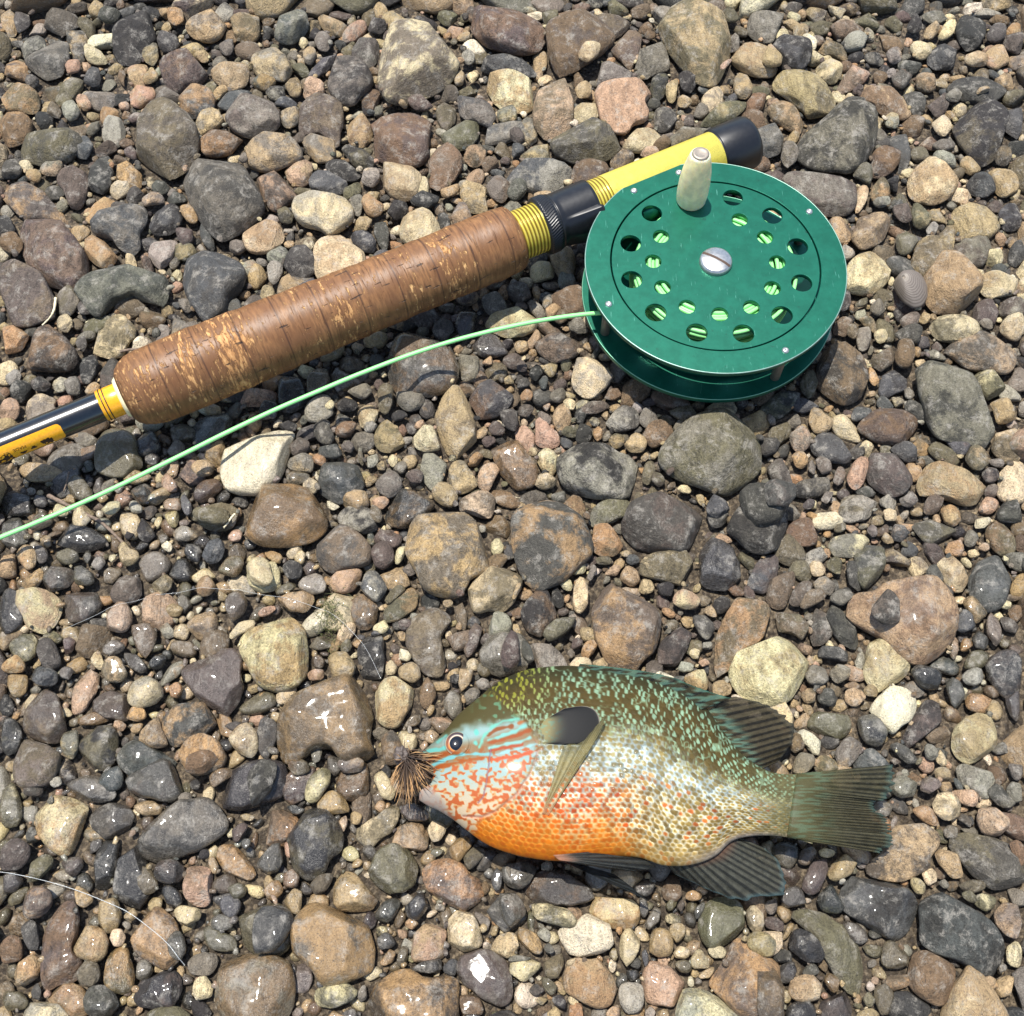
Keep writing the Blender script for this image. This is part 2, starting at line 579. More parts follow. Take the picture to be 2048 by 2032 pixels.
def settle(c, r, T, ground_min):
    """height of a stone's centre so that it rests on what is there, and mark it"""
    w = window(c, r.max())
    if w is None:
        return ground_min + 0.42 * T, None
    i0, i1, j0, j1, xs, ys = w
    A = np.arctan2(ys[None], xs[:, None]) % (2 * math.pi)
    D = np.hypot(xs[:, None], ys[None])
    rr = np.interp(A, np.linspace(0, 2 * math.pi, len(r) + 1), np.append(r, r[0]))
    q = D / rr
    ins = q < 1
    if ins.sum() < 2:
        return ground_min + 0.42 * T, None
    h = hm[i0:i1, j0:j1]
    base = max(np.percentile(h[ins], 38), ground_min)
    zc = base + 0.42 * T
    for m, cap in low:
        f = m[i0:i1, j0:j1][ins].mean()
        if f > 0.12:
            zc = min(zc, cap - 0.56 * T)
    dome = zc + 0.56 * T * np.sqrt(np.clip(1 - q ** 2.4, 0, 1))
    h[ins] = np.maximum(h[ins], dome[ins])
    occ[i0:i1, j0:j1] |= q < 0.93
    return zc, (i0, i1, j0, j1)


def parse(line):
    head, *pts = line.split()
    return head, np.array([[float(v) / 10 for v in p.split(',')] for p in pts])


BIG_STONES = """
CU -508,3322 -508,3434 -493,3535 -444,3600 -371,3608 -287,3593 -223,3528 -202,3477 -216,3406 -244,3322 -293,3253 -357,3226 -406,3199 -467,3212 -495,3267;large rounded cream stone with purplish grey patches touching a large rounded brown one
TL 589,3608 630,3674 673,3697 818,3727 847,3637 858,3520 855,3420 822,3336 759,3308 699,3322 633,3392 607,3477;large oval tan stone with olive patches touching a medium-sized rounded tan one
GM -1206,2841 -1157,2910 -1080,2961 -1028,2936 -972,2860 -923,2760 -900,2675 -964,2567 -1040,2532 -1100,2603 -1160,2711;large oval dark grey stone with mid grey patches touching a large oval grey-brown one
BU -1448,3105 -1410,3185 -1345,3219 -1302,3199 -1220,3105 -1182,3033 -1173,2923 -1199,2866 -1261,2822 -1331,2841 -1383,2898 -1405,2981 -1432,3033;large oval grey-brown stone with purplish grey patches touching a large oval dark grey one
LM 479,1666 495,1714 540,1758 599,1802 643,1827 721,1827 769,1797 794,1743 800,1680 789,1609 756,1562 703,1534 654,1534 602,1562 541,1581 493,1618;large rounded olive stone with mid grey patches touching a medium-sized rounded dark grey one
MD 1064,3000 1116,3066 1178,3092 1210,3145 1264,3179 1323,3172 1367,3132 1380,3052 1363,2968 1300,2904 1251,2860 1174,2866 1105,2891 1071,2936;large rounded mid grey stone with blackish patches touching a medium-sized oval purplish grey one
KU 136,3608 210,3652 262,3674 341,3682 386,3622 404,3549 361,3492 307,3434 255,3378 178,3343 138,3378 139,3477;large oval brown stone with purplish grey patches touching a large oval purplish grey one
MD 1342,2010 1378,2041 1457,2041 1505,2010 1545,1943 1570,1892 1585,1812 1580,1763 1552,1704 1524,1695 1487,1724 1434,1733 1382,1753 1365,1802 1348,1912;large oval mid grey stone with blackish patches touching a medium-sized rounded purplish grey one
TK 1013,1123 1023,1165 1043,1199 1106,1199 1148,1263 1185,1298 1222,1276 1257,1250 1301,1199 1317,1136 1314,1074 1280,1013 1225,980 1182,976 1135,1025 1095,1066;large rounded tan stone with brown patches touching a small rounded cream one
UB -1785,2627 -1767,2657 -1706,2657 -1632,2639 -1591,2568 -1525,2509 -1485,2434 -1491,2366 -1582,2310 -1651,2366 -1704,2451 -1764,2568;large long purplish grey stone with grey-brown patches touching a large oval purplish grey one
OU -329,1373 -315,1426 -280,1476 -219,1499 -157,1490 -115,1440 -70,1395 -65,1364 -81,1285 -133,1259 -140,1220 -179,1182 -210,1186 -271,1220 -285,1285 -319,1337;large rounded orange-brown stone with purplish grey patches touching a medium-sized rounded cream one
GO 0,1373 0,1440 33,1485 83,1527 149,1522 206,1490 233,1453 244,1395 242,1337 193,1293 152,1250 87,1225 48,1242 20,1293;large rounded dark grey stone with orange-brown patches touching a medium-sized rounded cream one
UK -196,3697 -1,3697 125,3652 123,3549 97,3484 35,3470 -27,3484 -110,3535 -162,3586;large oval purplish grey stone with brown patches touching a large oval brown one
KU -544,3159 -500,3172 -425,3179 -365,3159 -298,3112 -311,3052 -319,2981 -308,2949 -345,2904 -413,2898 -502,2936 -528,2961 -508,3046 -531,3105;large rounded brown stone with purplish grey patches touching a large rounded cream one
KOw -673,722 -671,778 -654,835 -627,874 -583,897 -540,929 -486,933 -439,913 -410,874 -407,816 -423,759 -390,710 -418,684 -485,692 -518,740 -570,729 -604,692 -648,692;large wet rounded brown stone with orange-brown patches beside the fish's snout
YG -1163,2373 -1152,2464 -1049,2487 -972,2464 -928,2401 -940,2339 -981,2294 -983,2239 -1016,2206 -1058,2185 -1087,2239 -1141,2305 -1175,2328;large rounded slate grey stone with dark grey patches touching a large lobed dark grey one
GU 329,1395 356,1440 379,1499 435,1545 498,1554 559,1536 610,1499 620,1426 592,1381 533,1350 463,1328 395,1333 352,1350;large rounded dark grey stone with purplish grey patches touching a small oval olive one
KOw -840,1525 -781,1557 -699,1567 -643,1553 -599,1516 -579,1470 -575,1411 -621,1371 -700,1353 -782,1362 -834,1398 -854,1470;large wet rounded brown stone with orange-brown patches touching a large rounded off-white one
OU 235,1242 271,1255 319,1237 376,1199 433,1148 458,1107 456,1066 418,1013 377,980 345,945 299,953 271,1013 249,1066 244,1136 238,1190;large oval orange-brown stone with purplish grey patches along the fish's back
GKw -430,2004 -412,2083 -388,2147 -344,2152 -290,2131 -218,2088 -185,2020 -188,1958 -222,1917 -274,1907 -352,1922 -396,1938 -419,1963;large wet rounded dark grey stone with brown patches under the pale green line
DL 1674,3099 1712,3172 1767,3199 1828,3206 1868,3152 1878,3079 1868,3027 1832,2968 1789,2923 1739,2892 1711,2949 1687,3033;large oval blackish stone with olive patches touching a medium-sized oval dark grey one
P 328,3282 379,3302 447,3344 503,3344 535,3289 528,3254 490,3200 523,3160 506,3119 456,3106 434,3060 385,3067 332,3119;large oval pinkish stone touching a medium-sized rounded olive one
UB -1805,2443 -1703,2512 -1668,2426 -1626,2346 -1593,2290 -1586,2230 -1624,2219 -1669,2192 -1732,2197 -1786,2329;large oval purplish grey stone with grey-brown patches touching a large long purplish grey one
GM -1518,2335 -1486,2385 -1455,2419 -1388,2431 -1328,2431 -1263,2425 -1212,2391 -1193,2351 -1198,2290 -1222,2268 -1270,2290 -1320,2318 -1353,2295 -1396,2279 -1406,2229 -1433,2229 -1473,2284;large lobed dark grey stone with mid grey patches touching a large long purplish grey one
DS 151,1618 156,1680 203,1724 233,1728 262,1704 296,1714 346,1690 388,1690 411,1647 409,1595 385,1539 331,1525 265,1530 199,1543 166,1576;large rounded blackish stone with pale grey patches touching a small long olive one
TB 1431,2367 1471,2441 1511,2487 1567,2487 1611,2453 1633,2396 1625,2328 1597,2272 1545,2234 1486,2234 1446,2261 1428,2317;large rounded tan stone with grey-brown patches beside the ribbed clam shell
TC 645,961 665,1013 700,1057 741,1074 819,1082 865,1074 878,1013 862,945 829,893 777,866 720,862 676,882 649,921;large rounded tan stone with cream patches beside the fish's dorsal fin
W -930,1657 -909,1734 -852,1753 -772,1768 -713,1768 -721,1714 -727,1642 -755,1586 -801,1544 -863,1539 -907,1562 -925,1609;large rounded off-white stone under the pale green line
PB 80,3177 111,3272 162,3335 224,3356 243,3307 229,3150 223,3097 172,3044 108,3025 89,3097;medium-sized long pinkish stone with grey-brown patches touching a large oval brown one
KD 1023,2006 1052,2101 1092,2138 1140,2128 1165,2085 1189,2038 1189,1945 1182,1894 1143,1863 1092,1868 1042,1884 1018,1929;medium-sized oval brown stone with blackish patches beside the green reel
UM 998,2836 1031,2874 1116,2861 1199,2868 1248,2836 1255,2780 1247,2719 1208,2676 1126,2670 1065,2749 1022,2799;medium-sized oval purplish grey stone with mid grey patches touching a small rounded tan one
CO -807,1066 -758,1115 -713,1140 -661,1128 -618,1082 -598,1033 -600,961 -635,921 -691,905 -730,913 -769,961 -798,1013;medium-sized rounded cream stone with orange-brown patches touching a small oval tan one
LG 147,3002 162,3041 223,3094 297,3107 370,3068 403,3015 391,2964 316,2925 219,2919 166,2951;medium-sized rounded olive stone with dark grey patches touching a large oval pinkish one
BT 989,3324 1044,3359 1128,3380 1171,3359 1210,3303 1241,3228 1224,3174 1158,3127 1129,3134 1109,3214 1054,3262 1015,3283;medium-sized rounded grey-brown stone with tan patches touching a large rounded mid grey one
DG -1583,3540 -1556,3665 -1524,3702 -1456,3702 -1446,3635 -1415,3598 -1422,3540 -1453,3468 -1478,3425 -1557,3439;medium-sized oval blackish stone with dark grey patches touching a small oval tan one
MU -1091,3140 -1055,3221 -1009,3262 -973,3255 -919,3214 -879,3113 -890,3067 -940,3028 -1006,3041 -1059,3080;medium-sized rounded mid grey stone with purplish grey patches touching a small rounded tan one
ODw -382,56 -371,103 -335,125 -292,150 -257,147 -229,118 -181,128 -147,118 -142,56 -151,-4 -261,-19 -362,-4;medium-sized wet oval orange-brown stone with blackish patches touching a small rounded tan one
DY 1087,246 1098,312 1122,352 1167,348 1210,348 1239,318 1265,269 1296,214 1295,172 1271,118 1247,134 1210,159 1172,178 1120,191 1088,210;medium-sized rounded blackish stone with slate grey patches touching a medium-sized rounded blackish one
CS -792,2682 -770,2761 -718,2773 -627,2767 -589,2706 -576,2645 -606,2604 -655,2562 -681,2598 -743,2610 -778,2639;medium-sized rounded cream stone with pale grey patches touching a medium-sized rounded cream one
OGw -577,214 -575,262 -550,302 -509,315 -466,308 -443,279 -401,272 -375,243 -365,191 -367,150 -403,134 -460,115 -493,109 -532,159 -568,182;medium-sized wet rounded orange-brown stone with dark grey patches
CT -699,2523 -647,2570 -614,2576 -579,2535 -535,2500 -522,2442 -545,2368 -597,2323 -664,2368 -696,2425;medium-sized rounded cream stone with tan patches against the cork grip
KMw -771,118 -769,166 -751,188 -693,188 -623,178 -587,159 -572,103 -573,41 -607,11 -674,5 -733,26 -772,72;medium-sized wet rounded brown stone with mid grey patches touching a small long olive one
CO -148,3325 -108,3353 -1,3360 65,3339 100,3305 94,3215 69,3175 9,3182 -41,3195 -92,3270;medium-sized oval cream stone with orange-brown patches touching a medium-sized long pinkish one
MD -729,3360 -703,3423 -631,3430 -580,3423 -540,3360 -547,3297 -584,3249 -607,3202 -657,3208 -703,3283;medium-sized rounded mid grey stone with blackish patches touching a small oval purplish grey one
UB -808,3149 -794,3230 -721,3257 -670,3243 -646,3189 -645,3102 -653,3004 -678,3004 -717,3069 -771,3069 -801,3069;medium-sized oval purplish grey stone with grey-brown patches touching a small oval tan one
YM -1541,2628 -1514,2664 -1454,2700 -1370,2712 -1324,2688 -1325,2634 -1343,2592 -1327,2521 -1350,2486 -1406,2521 -1431,2557 -1501,2586;medium-sized rounded slate grey stone with mid grey patches touching a small oval tan one
YS 0,2928 58,2935 146,2916 208,2890 222,2852 182,2790 120,2771 58,2802 -39,2840 -29,2909;medium-sized oval slate grey stone with pale grey patches touching a small angular tan one
UK -1373,3409 -1361,3473 -1321,3481 -1242,3473 -1200,3424 -1193,3360 -1231,3298 -1287,3263 -1340,3318;medium-sized rounded purplish grey stone with brown patches touching a medium-sized rounded tan one
TM -1018,2971 -983,3010 -917,3036 -844,3049 -789,2971 -780,2926 -845,2894 -921,2875 -971,2894;medium-sized rounded tan stone with mid grey patches touching a large oval dark grey one
TC 1443,2813 1493,2889 1560,2940 1583,2901 1618,2908 1636,2845 1632,2795 1579,2739 1519,2721 1465,2745;medium-sized rounded tan stone with cream patches touching a small lobed slate grey one
LG -1817,3056 -1739,3063 -1708,3083 -1626,3037 -1610,2998 -1653,2940 -1730,2908 -1834,2940 -1837,2985;medium-sized rounded olive stone with dark grey patches touching a medium-sized rounded brown one
UP 1451,2096 1516,2118 1586,2134 1607,2177 1656,2150 1714,2107 1698,2028 1670,1997 1601,2002 1529,2017 1497,2059;medium-sized rounded purplish grey stone with pinkish patches touching a large oval mid grey one
KD -1683,2059 -1660,2123 -1618,2182 -1592,2187 -1535,2144 -1476,2086 -1458,2033 -1483,2002 -1540,2002 -1630,2012;medium-sized rounded brown stone with blackish patches touching a small rounded orange-brown one
OU 511,118 540,147 577,178 587,214 616,220 655,198 703,166 713,103 700,41 652,-4 604,26 558,72;medium-sized rounded orange-brown stone with purplish grey patches touching a small rounded olive one
TB -258,1816 -230,1886 -188,1947 -152,1891 -121,1816 -99,1742 -115,1698 -182,1669 -208,1684 -239,1747;medium-sized oval tan stone with grey-brown patches touching a large rounded dark grey one
GMw -1027,458 -1017,517 -974,546 -917,581 -864,596 -825,571 -794,528 -805,493 -848,465 -899,441 -950,423 -977,410 -1007,423;medium-sized wet oval dark grey stone with mid grey patches
UO -1850,2817 -1791,2836 -1726,2799 -1687,2743 -1648,2713 -1592,2664 -1587,2634 -1663,2664 -1757,2658 -1811,2694 -1862,2755;medium-sized long purplish grey stone with orange-brown patches
OL 595,988 612,1057 645,1127 682,1186 716,1207 754,1194 782,1152 784,1098 741,1057 692,1036 665,988 646,948 614,940 597,964;medium-sized long orange-brown stone with olive patches touching a large rounded tan one
Uw -979,974 -932,998 -875,1006 -864,1042 -826,1055 -801,1002 -807,946 -792,914 -793,856 -838,817 -872,848 -919,891 -962,930;medium-sized wet rounded purplish grey stone touching a medium-sized rounded cream one
TO 863,3447 885,3518 926,3569 971,3555 1021,3483 1039,3411 1024,3369 967,3355 894,3397;medium-sized rounded tan stone with orange-brown patches touching a large oval tan one
GD 664,1410 698,1464 734,1505 798,1519 854,1501 872,1441 832,1374 788,1339 747,1339 710,1374;medium-sized rounded dark grey stone with blackish patches touching a small long slate grey one
BT 1410,2441 1445,2546 1491,2569 1539,2575 1575,2647 1599,2623 1580,2546 1544,2470 1509,2401 1426,2373;medium-sized long grey-brown stone with tan patches beside the ribbed clam shell
MG -1922,3441 -1837,3512 -1818,3548 -1796,3570 -1759,3534 -1745,3426 -1754,3363 -1825,3335 -1870,3384;medium-sized oval mid grey stone with dark grey patches touching a small oval pinkish one
DY 894,355 920,389 942,396 987,386 1054,362 1089,335 1094,302 1077,263 1045,217 1025,217 983,243 926,279 894,302;medium-sized rounded blackish stone with slate grey patches beside the fish's tail
CT 1170,2418 1220,2481 1279,2504 1324,2493 1347,2458 1338,2401 1305,2367 1265,2338 1220,2310 1171,2322 1165,2378;medium-sized oval cream stone with tan patches beside the ribbed clam shell
DY 1009,3510 1055,3561 1117,3553 1176,3524 1165,3438 1138,3382 1076,3375 1038,3396 1013,3453;medium-sized rounded blackish stone with slate grey patches touching a medium-sized rounded tan one
TM 1602,2679 1633,2722 1709,2746 1765,2715 1755,2661 1766,2619 1712,2583 1653,2571 1595,2559 1598,2631;medium-sized rounded tan stone with mid grey patches touching a small oval blackish one
GD 1682,3302 1735,3344 1788,3358 1872,3344 1920,3302 1880,3254 1822,3213 1751,3234 1705,3261;medium-sized oval dark grey stone with blackish patches touching a large oval blackish one
Dw -836,600 -822,636 -792,665 -746,691 -692,702 -646,687 -627,643 -649,600 -678,564 -732,549 -787,560 -826,582;medium-sized wet oval blackish stone touching a large rounded brown one
TC 1082,11 1117,56 1160,109 1195,150 1210,159 1239,128 1263,78 1288,32 1287,-4 1143,-25;medium-sized rounded tan stone with cream patches touching a medium-sized rounded blackish one
TM -999,3514 -938,3521 -879,3442 -858,3372 -879,3330 -932,3344 -1016,3379 -1021,3471;medium-sized oval tan stone with mid grey patches touching a medium-sized rounded tan one
TO 1280,1576 1313,1623 1331,1656 1381,1651 1439,1623 1485,1604 1505,1576 1496,1529 1458,1501 1412,1520 1366,1543 1308,1543;medium-sized oval tan stone with orange-brown patches touching a small oval olive one
DLw -624,493 -609,528 -575,556 -550,563 -513,549 -482,521 -458,482 -476,444 -504,430 -515,389 -549,369 -585,379 -608,430;medium-sized wet rounded blackish stone with olive patches touching a small oval cream one
GB -599,1295 -605,1366 -584,1419 -562,1442 -512,1428 -460,1383 -434,1352 -439,1308 -479,1291 -534,1282 -573,1265;medium-sized rounded dark grey stone with grey-brown patches touching a large rounded brown one
CT -405,2607 -384,2673 -328,2691 -285,2667 -245,2583 -257,2513 -341,2524 -393,2554;medium-sized rounded cream stone with tan patches touching a small oval blackish one
D 1768,3618 1821,3707 1911,3707 1895,3596 1845,3523 1797,3487 1778,3523;medium-sized oval blackish stone touching a small oval slate grey one
LG 1213,458 1226,493 1267,500 1307,482 1359,472 1408,448 1390,362 1333,342 1289,349 1259,379 1244,413 1227,437;medium-sized rounded olive stone with dark grey patches touching a small rounded pinkish one
UP -936,2880 -889,2899 -854,2880 -824,2817 -770,2755 -802,2736 -846,2694 -880,2706 -925,2767 -950,2829;medium-sized oval purplish grey stone with pinkish patches touching a large oval dark grey one
YD 1403,1270 1423,1314 1477,1340 1526,1323 1543,1266 1524,1210 1482,1159 1432,1147 1395,1202;medium-sized rounded slate grey stone with blackish patches touching a small rounded tan one
UB -317,1077 -303,1118 -269,1151 -210,1168 -182,1160 -185,1118 -219,1068 -206,1015 -194,987 -212,951 -250,947 -283,987 -312,1036;medium-sized oval purplish grey stone with grey-brown patches
TD 976,403 994,431 1028,444 1046,493 1081,528 1109,546 1142,525 1174,500 1175,465 1141,431 1144,407 1105,390 1067,373 1025,373 988,390;medium-sized oval tan stone with blackish patches beside the fish's tail
BK -305,2850 -304,2958 -222,3023 -192,2984 -186,2907 -218,2831 -265,2794 -299,2812;medium-sized oval grey-brown stone with brown patches touching a large rounded brown one
LM 751,270 761,289 797,299 851,283 875,256 902,247 927,205 953,166 946,119 921,87 881,94 850,141 831,182 810,237;medium-sized lobed olive stone with mid grey patches touching a small oval blackish one
CL -143,1181 -125,1245 -85,1279 -45,1305 -1,1297 31,1266 23,1223 -5,1168 -28,1147 -60,1160 -99,1147 -139,1160;medium-sized rounded cream stone with olive patches touching a large rounded orange-brown one
M 487,3416 518,3523 564,3596 601,3523 621,3430 604,3402 552,3387 509,3345 484,3366;medium-sized oval mid grey stone touching a large oval tan one
CT -496,2904 -429,2917 -364,2885 -339,2847 -350,2766 -387,2741 -441,2760 -476,2803 -484,2853;medium-sized rounded cream stone with tan patches touching a large rounded brown one
Lw -1344,1660 -1328,1766 -1287,1776 -1232,1756 -1211,1698 -1187,1650 -1209,1631 -1240,1612 -1289,1607 -1334,1626;medium-sized wet rounded olive stone beside the black rod shaft
M 944,3646 975,3705 1031,3735 1092,3705 1073,3631 1038,3550 977,3558 944,3594;medium-sized rounded mid grey stone touching a medium-sized rounded tan one
MY -953,3571 -939,3644 -929,3704 -828,3704 -812,3629 -846,3541 -897,3527;medium-sized rounded mid grey stone with slate grey patches
YDw 579,1297 588,1354 611,1390 651,1385 689,1354 704,1297 704,1253 668,1211 615,1198 582,1232;medium-sized wet rounded slate grey stone with blackish patches touching a small oval olive one
LM -272,3041 -239,3107 -165,3154 -115,3140 -115,3074 -163,2995 -211,2976 -261,3002;medium-sized oval olive stone with mid grey patches touching a small oval mid grey one
YD -139,3418 -114,3460 -42,3475 61,3432 101,3368 35,3361 -42,3368 -123,3375;medium-sized long slate grey stone with blackish patches touching a large oval purplish grey one
GD 697,1496 738,1533 788,1542 877,1519 876,1473 838,1428 774,1401 715,1419;medium-sized rounded dark grey stone with blackish patches touching a large rounded olive one
KU 1134,1787 1176,1837 1221,1857 1257,1862 1298,1847 1336,1817 1345,1792 1303,1743 1254,1733 1183,1743;medium-sized rounded brown stone with purplish grey patches touching a large oval mid grey one
KOw -73,1723 -35,1743 29,1733 63,1699 79,1637 70,1590 28,1566 -1,1566 -34,1613 -56,1661;medium-sized wet oval brown stone with orange-brown patches touching a small oval cream one
CO -1345,564 -1331,589 -1286,600 -1237,592 -1194,574 -1186,553 -1191,518 -1187,472 -1203,441 -1238,437 -1278,458 -1315,500;medium-sized rounded cream stone with orange-brown patches touching a small rounded dark grey one
TK 1325,3242 1373,3297 1425,3311 1469,3262 1511,3208 1523,3161 1489,3134 1423,3161 1372,3221 1336,3215;medium-sized oval tan stone with brown patches touching a small oval dark grey one
CL -1437,2083 -1431,2153 -1392,2158 -1395,2207 -1364,2240 -1326,2223 -1288,2212 -1285,2158 -1312,2131 -1321,2073 -1363,2062 -1417,2068;medium-sized rounded cream stone with olive patches touching a large lobed dark grey one
U -1686,2838 -1662,2920 -1608,2920 -1566,2869 -1563,2769 -1570,2696 -1609,2702 -1643,2788;medium-sized long purplish grey stone touching a medium-sized rounded olive one
OL -1963,3331 -1899,3317 -1827,3255 -1805,3194 -1840,3167 -1933,3181 -1973,3255;medium-sized oval orange-brown stone with olive patches touching a medium-sized rounded brown one
YO -1279,3275 -1240,3324 -1189,3317 -1139,3241 -1144,3193 -1199,3153 -1221,3133 -1262,3180;medium-sized rounded slate grey stone with orange-brown patches touching a small rounded tan one
KU -1258,230 -1253,279 -1223,306 -1189,316 -1164,289 -1163,247 -1169,198 -1140,172 -1134,134 -1146,109 -1195,112 -1217,87 -1239,150 -1242,182;medium-sized oval brown stone with purplish grey patches touching a small oval cream one
TM -1303,3614 -1268,3673 -1213,3696 -1164,3681 -1138,3636 -1156,3570 -1200,3541 -1270,3563;medium-sized rounded tan stone with mid grey patches touching a small oval tan one
UB 393,3510 417,3576 472,3649 497,3620 522,3590 502,3503 476,3396 437,3446;medium-sized long purplish grey stone with grey-brown patches touching a large oval brown one
KO -1932,3180 -1852,3153 -1819,3113 -1820,3040 -1857,3001 -1914,2995 -1947,3106;medium-sized rounded brown stone with orange-brown patches touching a medium-sized rounded olive one
TL -1183,3399 -1137,3442 -1081,3449 -1029,3392 -1026,3316 -1094,3288 -1162,3350;medium-sized rounded tan stone with olive patches touching a medium-sized rounded purplish grey one
BT 1218,2564 1255,2659 1306,2683 1352,2708 1367,2647 1347,2575 1298,2534 1245,2517;medium-sized oval grey-brown stone with tan patches touching a medium-sized oval cream one
Mw -94,1011 -71,1068 -28,1097 15,1084 50,1043 49,987 34,951 -12,939 -51,947 -82,979;medium-sized wet rounded mid grey stone along the fish's back
CS 426,66 449,103 493,103 543,84 574,57 599,26 568,-19 467,-26 423,11;medium-sized rounded cream stone with pale grey patches touching a small rounded pinkish one
TC -91,2202 -60,2252 -1,2268 76,2263 103,2213 93,2186 39,2159 -14,2148 -68,2170;medium-sized oval tan stone with cream patches under the pale green line
CS 201,1969 225,2063 248,2084 288,2084 317,2021 338,1989 314,1948 278,1918 243,1902 209,1933;medium-sized rounded cream stone with pale grey patches beside the green reel
Lw -745,246 -722,289 -679,312 -637,315 -589,289 -578,246 -595,198 -624,182 -666,185 -705,198;medium-sized wet rounded olive stone touching a medium-sized rounded orange-brown one
GU 1143,1612 1162,1684 1195,1679 1245,1679 1283,1650 1282,1589 1250,1547 1208,1542 1157,1565 1140,1589;medium-sized rounded dark grey stone with purplish grey patches touching a small oval olive one
YG -613,1579 -605,1636 -569,1660 -519,1660 -478,1612 -471,1565 -494,1542 -538,1510 -585,1528 -612,1556;medium-sized rounded slate grey stone with dark grey patches touching a large rounded brown one
TC 1261,724 1274,781 1308,819 1356,838 1396,827 1408,792 1395,743 1358,705 1310,687 1273,687 1260,702;medium-sized oval tan stone with cream patches touching a small rounded pale grey one
UM 1575,2517 1607,2564 1682,2587 1731,2599 1757,2564 1701,2517 1681,2459 1623,2447 1590,2470;medium-sized oval purplish grey stone with mid grey patches touching a large rounded tan one
YM -212,3236 -182,3257 -127,3250 -86,3209 -66,3155 -80,3089 -115,3115 -190,3142 -211,3196;medium-sized oval slate grey stone with mid grey patches touching a small long olive one
KO -1177,3021 -1121,3087 -1062,3093 -1012,3040 -1054,2975 -1115,2950 -1155,2963;medium-sized rounded brown stone with orange-brown patches touching a large oval dark grey one
YG -1128,705 -1109,750 -1074,769 -1003,743 -973,716 -932,687 -982,650 -1055,643 -1103,668;medium-sized oval slate grey stone with dark grey patches touching a small rounded blackish one
UO -1025,230 -1010,273 -975,296 -952,302 -913,279 -892,247 -871,198 -881,166 -913,150 -957,172 -1005,192;small rounded purplish grey stone with orange-brown patches touching a small long blackish one
TC -961,2561 -939,2621 -912,2639 -846,2633 -812,2573 -853,2514 -898,2497 -941,2508;small rounded tan stone with cream patches touching a large oval dark grey one
YK -144,1897 -110,1943 -58,1979 -27,1964 -1,1907 -14,1867 -65,1822 -112,1817 -126,1857;small rounded slate grey stone with brown patches touching a medium-sized oval tan one
GKw 21,346 50,383 100,404 150,404 185,387 205,363 231,370 241,353 211,323 158,309 77,309 35,323;small wet long dark grey stone with brown patches under the fish's lower fins
Gw -1063,1792 -1037,1822 -975,1847 -925,1857 -904,1827 -923,1767 -969,1719 -1028,1714;small wet rounded dark grey stone against the cork grip
OGw -250,407 -215,421 -172,424 -136,410 -118,383 -89,376 -78,329 -74,293 -134,296 -187,323 -230,346;small wet oval orange-brown stone with dark grey patches touching a small rounded olive one
GU -1102,636 -1090,681 -1046,703 -970,695 -935,651 -934,615 -955,582 -1004,593 -1068,604;small oval dark grey stone with purplish grey patches touching a small rounded orange-brown one
GO -1015,807 -990,845 -945,876 -906,872 -854,818 -859,791 -904,761 -971,735 -1001,761;small rounded dark grey stone with orange-brown patches touching a small rounded orange-brown one
LC 393,1272 403,1311 437,1333 506,1342 551,1346 565,1315 573,1267 559,1237 519,1233 460,1250;small oval olive stone with cream patches touching a large rounded dark grey one
CT 1039,955 1057,1003 1063,1044 1088,1056 1135,1056 1153,1024 1175,987 1170,955 1143,931 1106,916 1072,892 1054,924;small rounded cream stone with tan patches touching a large rounded tan one
CL 1419,2186 1456,2219 1508,2235 1561,2230 1596,2197 1600,2149 1565,2127 1507,2127 1452,2143;small oval cream stone with olive patches beside the ribbed clam shell
LT 701,3113 725,3159 830,3227 897,3241 903,3200 848,3146 785,3106 720,3099;small long olive stone with tan patches touching a small oval mid grey one
DKw -404,1474 -366,1534 -338,1576 -296,1567 -254,1530 -244,1502 -284,1465 -340,1429 -390,1443;small wet rounded blackish stone with brown patches touching a large rounded orange-brown one
GB 80,2116 116,2148 170,2175 211,2175 245,2126 230,2084 194,2057 141,2047 98,2084;small rounded dark grey stone with grey-brown patches under the pale green line
M 326,3371 339,3434 386,3463 420,3413 474,3371 457,3336 380,3315 334,3308;small rounded mid grey stone touching a large oval brown one
PC -1526,1211 -1491,1215 -1440,1220 -1399,1215 -1367,1194 -1368,1152 -1384,1110 -1411,1089 -1461,1102 -1484,1139 -1506,1173;small rounded pinkish stone with cream patches touching a small rounded purplish grey one
TL -1134,3685 -1062,3707 -1020,3707 -1007,3581 -1056,3552 -1100,3574;small oval tan stone with olive patches touching a medium-sized rounded tan one
U -1912,3708 -1775,3708 -1729,3656 -1759,3619 -1791,3589 -1829,3597 -1885,3648;small oval purplish grey stone touching a medium-sized oval mid grey one
UB -1413,799 -1402,877 -1369,904 -1327,884 -1304,838 -1286,780 -1295,746 -1341,754 -1391,761;small rounded purplish grey stone with grey-brown patches touching a small rounded olive one
YM 912,3043 944,3109 994,3115 1024,3076 1008,2965 952,2945 917,2991;small oval slate grey stone with mid grey patches beside the butt cap
MT -790,3044 -774,3090 -730,3090 -675,3024 -661,2966 -684,2934 -732,2934 -770,2979;small oval mid grey stone with tan patches touching a medium-sized oval purplish grey one
TL 978,3196 1032,3230 1071,3216 1114,3156 1122,3096 1089,3069 1030,3116 993,3142;small oval tan stone with olive patches touching a large rounded mid grey one
LM -1421,705 -1408,754 -1372,761 -1322,731 -1289,716 -1288,668 -1311,631 -1364,620 -1406,650;small rounded olive stone with mid grey patches touching a small rounded purplish grey one
UK 217,2832 233,2901 273,2933 341,2933 364,2882 328,2844 264,2800 226,2788;small oval purplish grey stone with brown patches touching a medium-sized rounded olive one
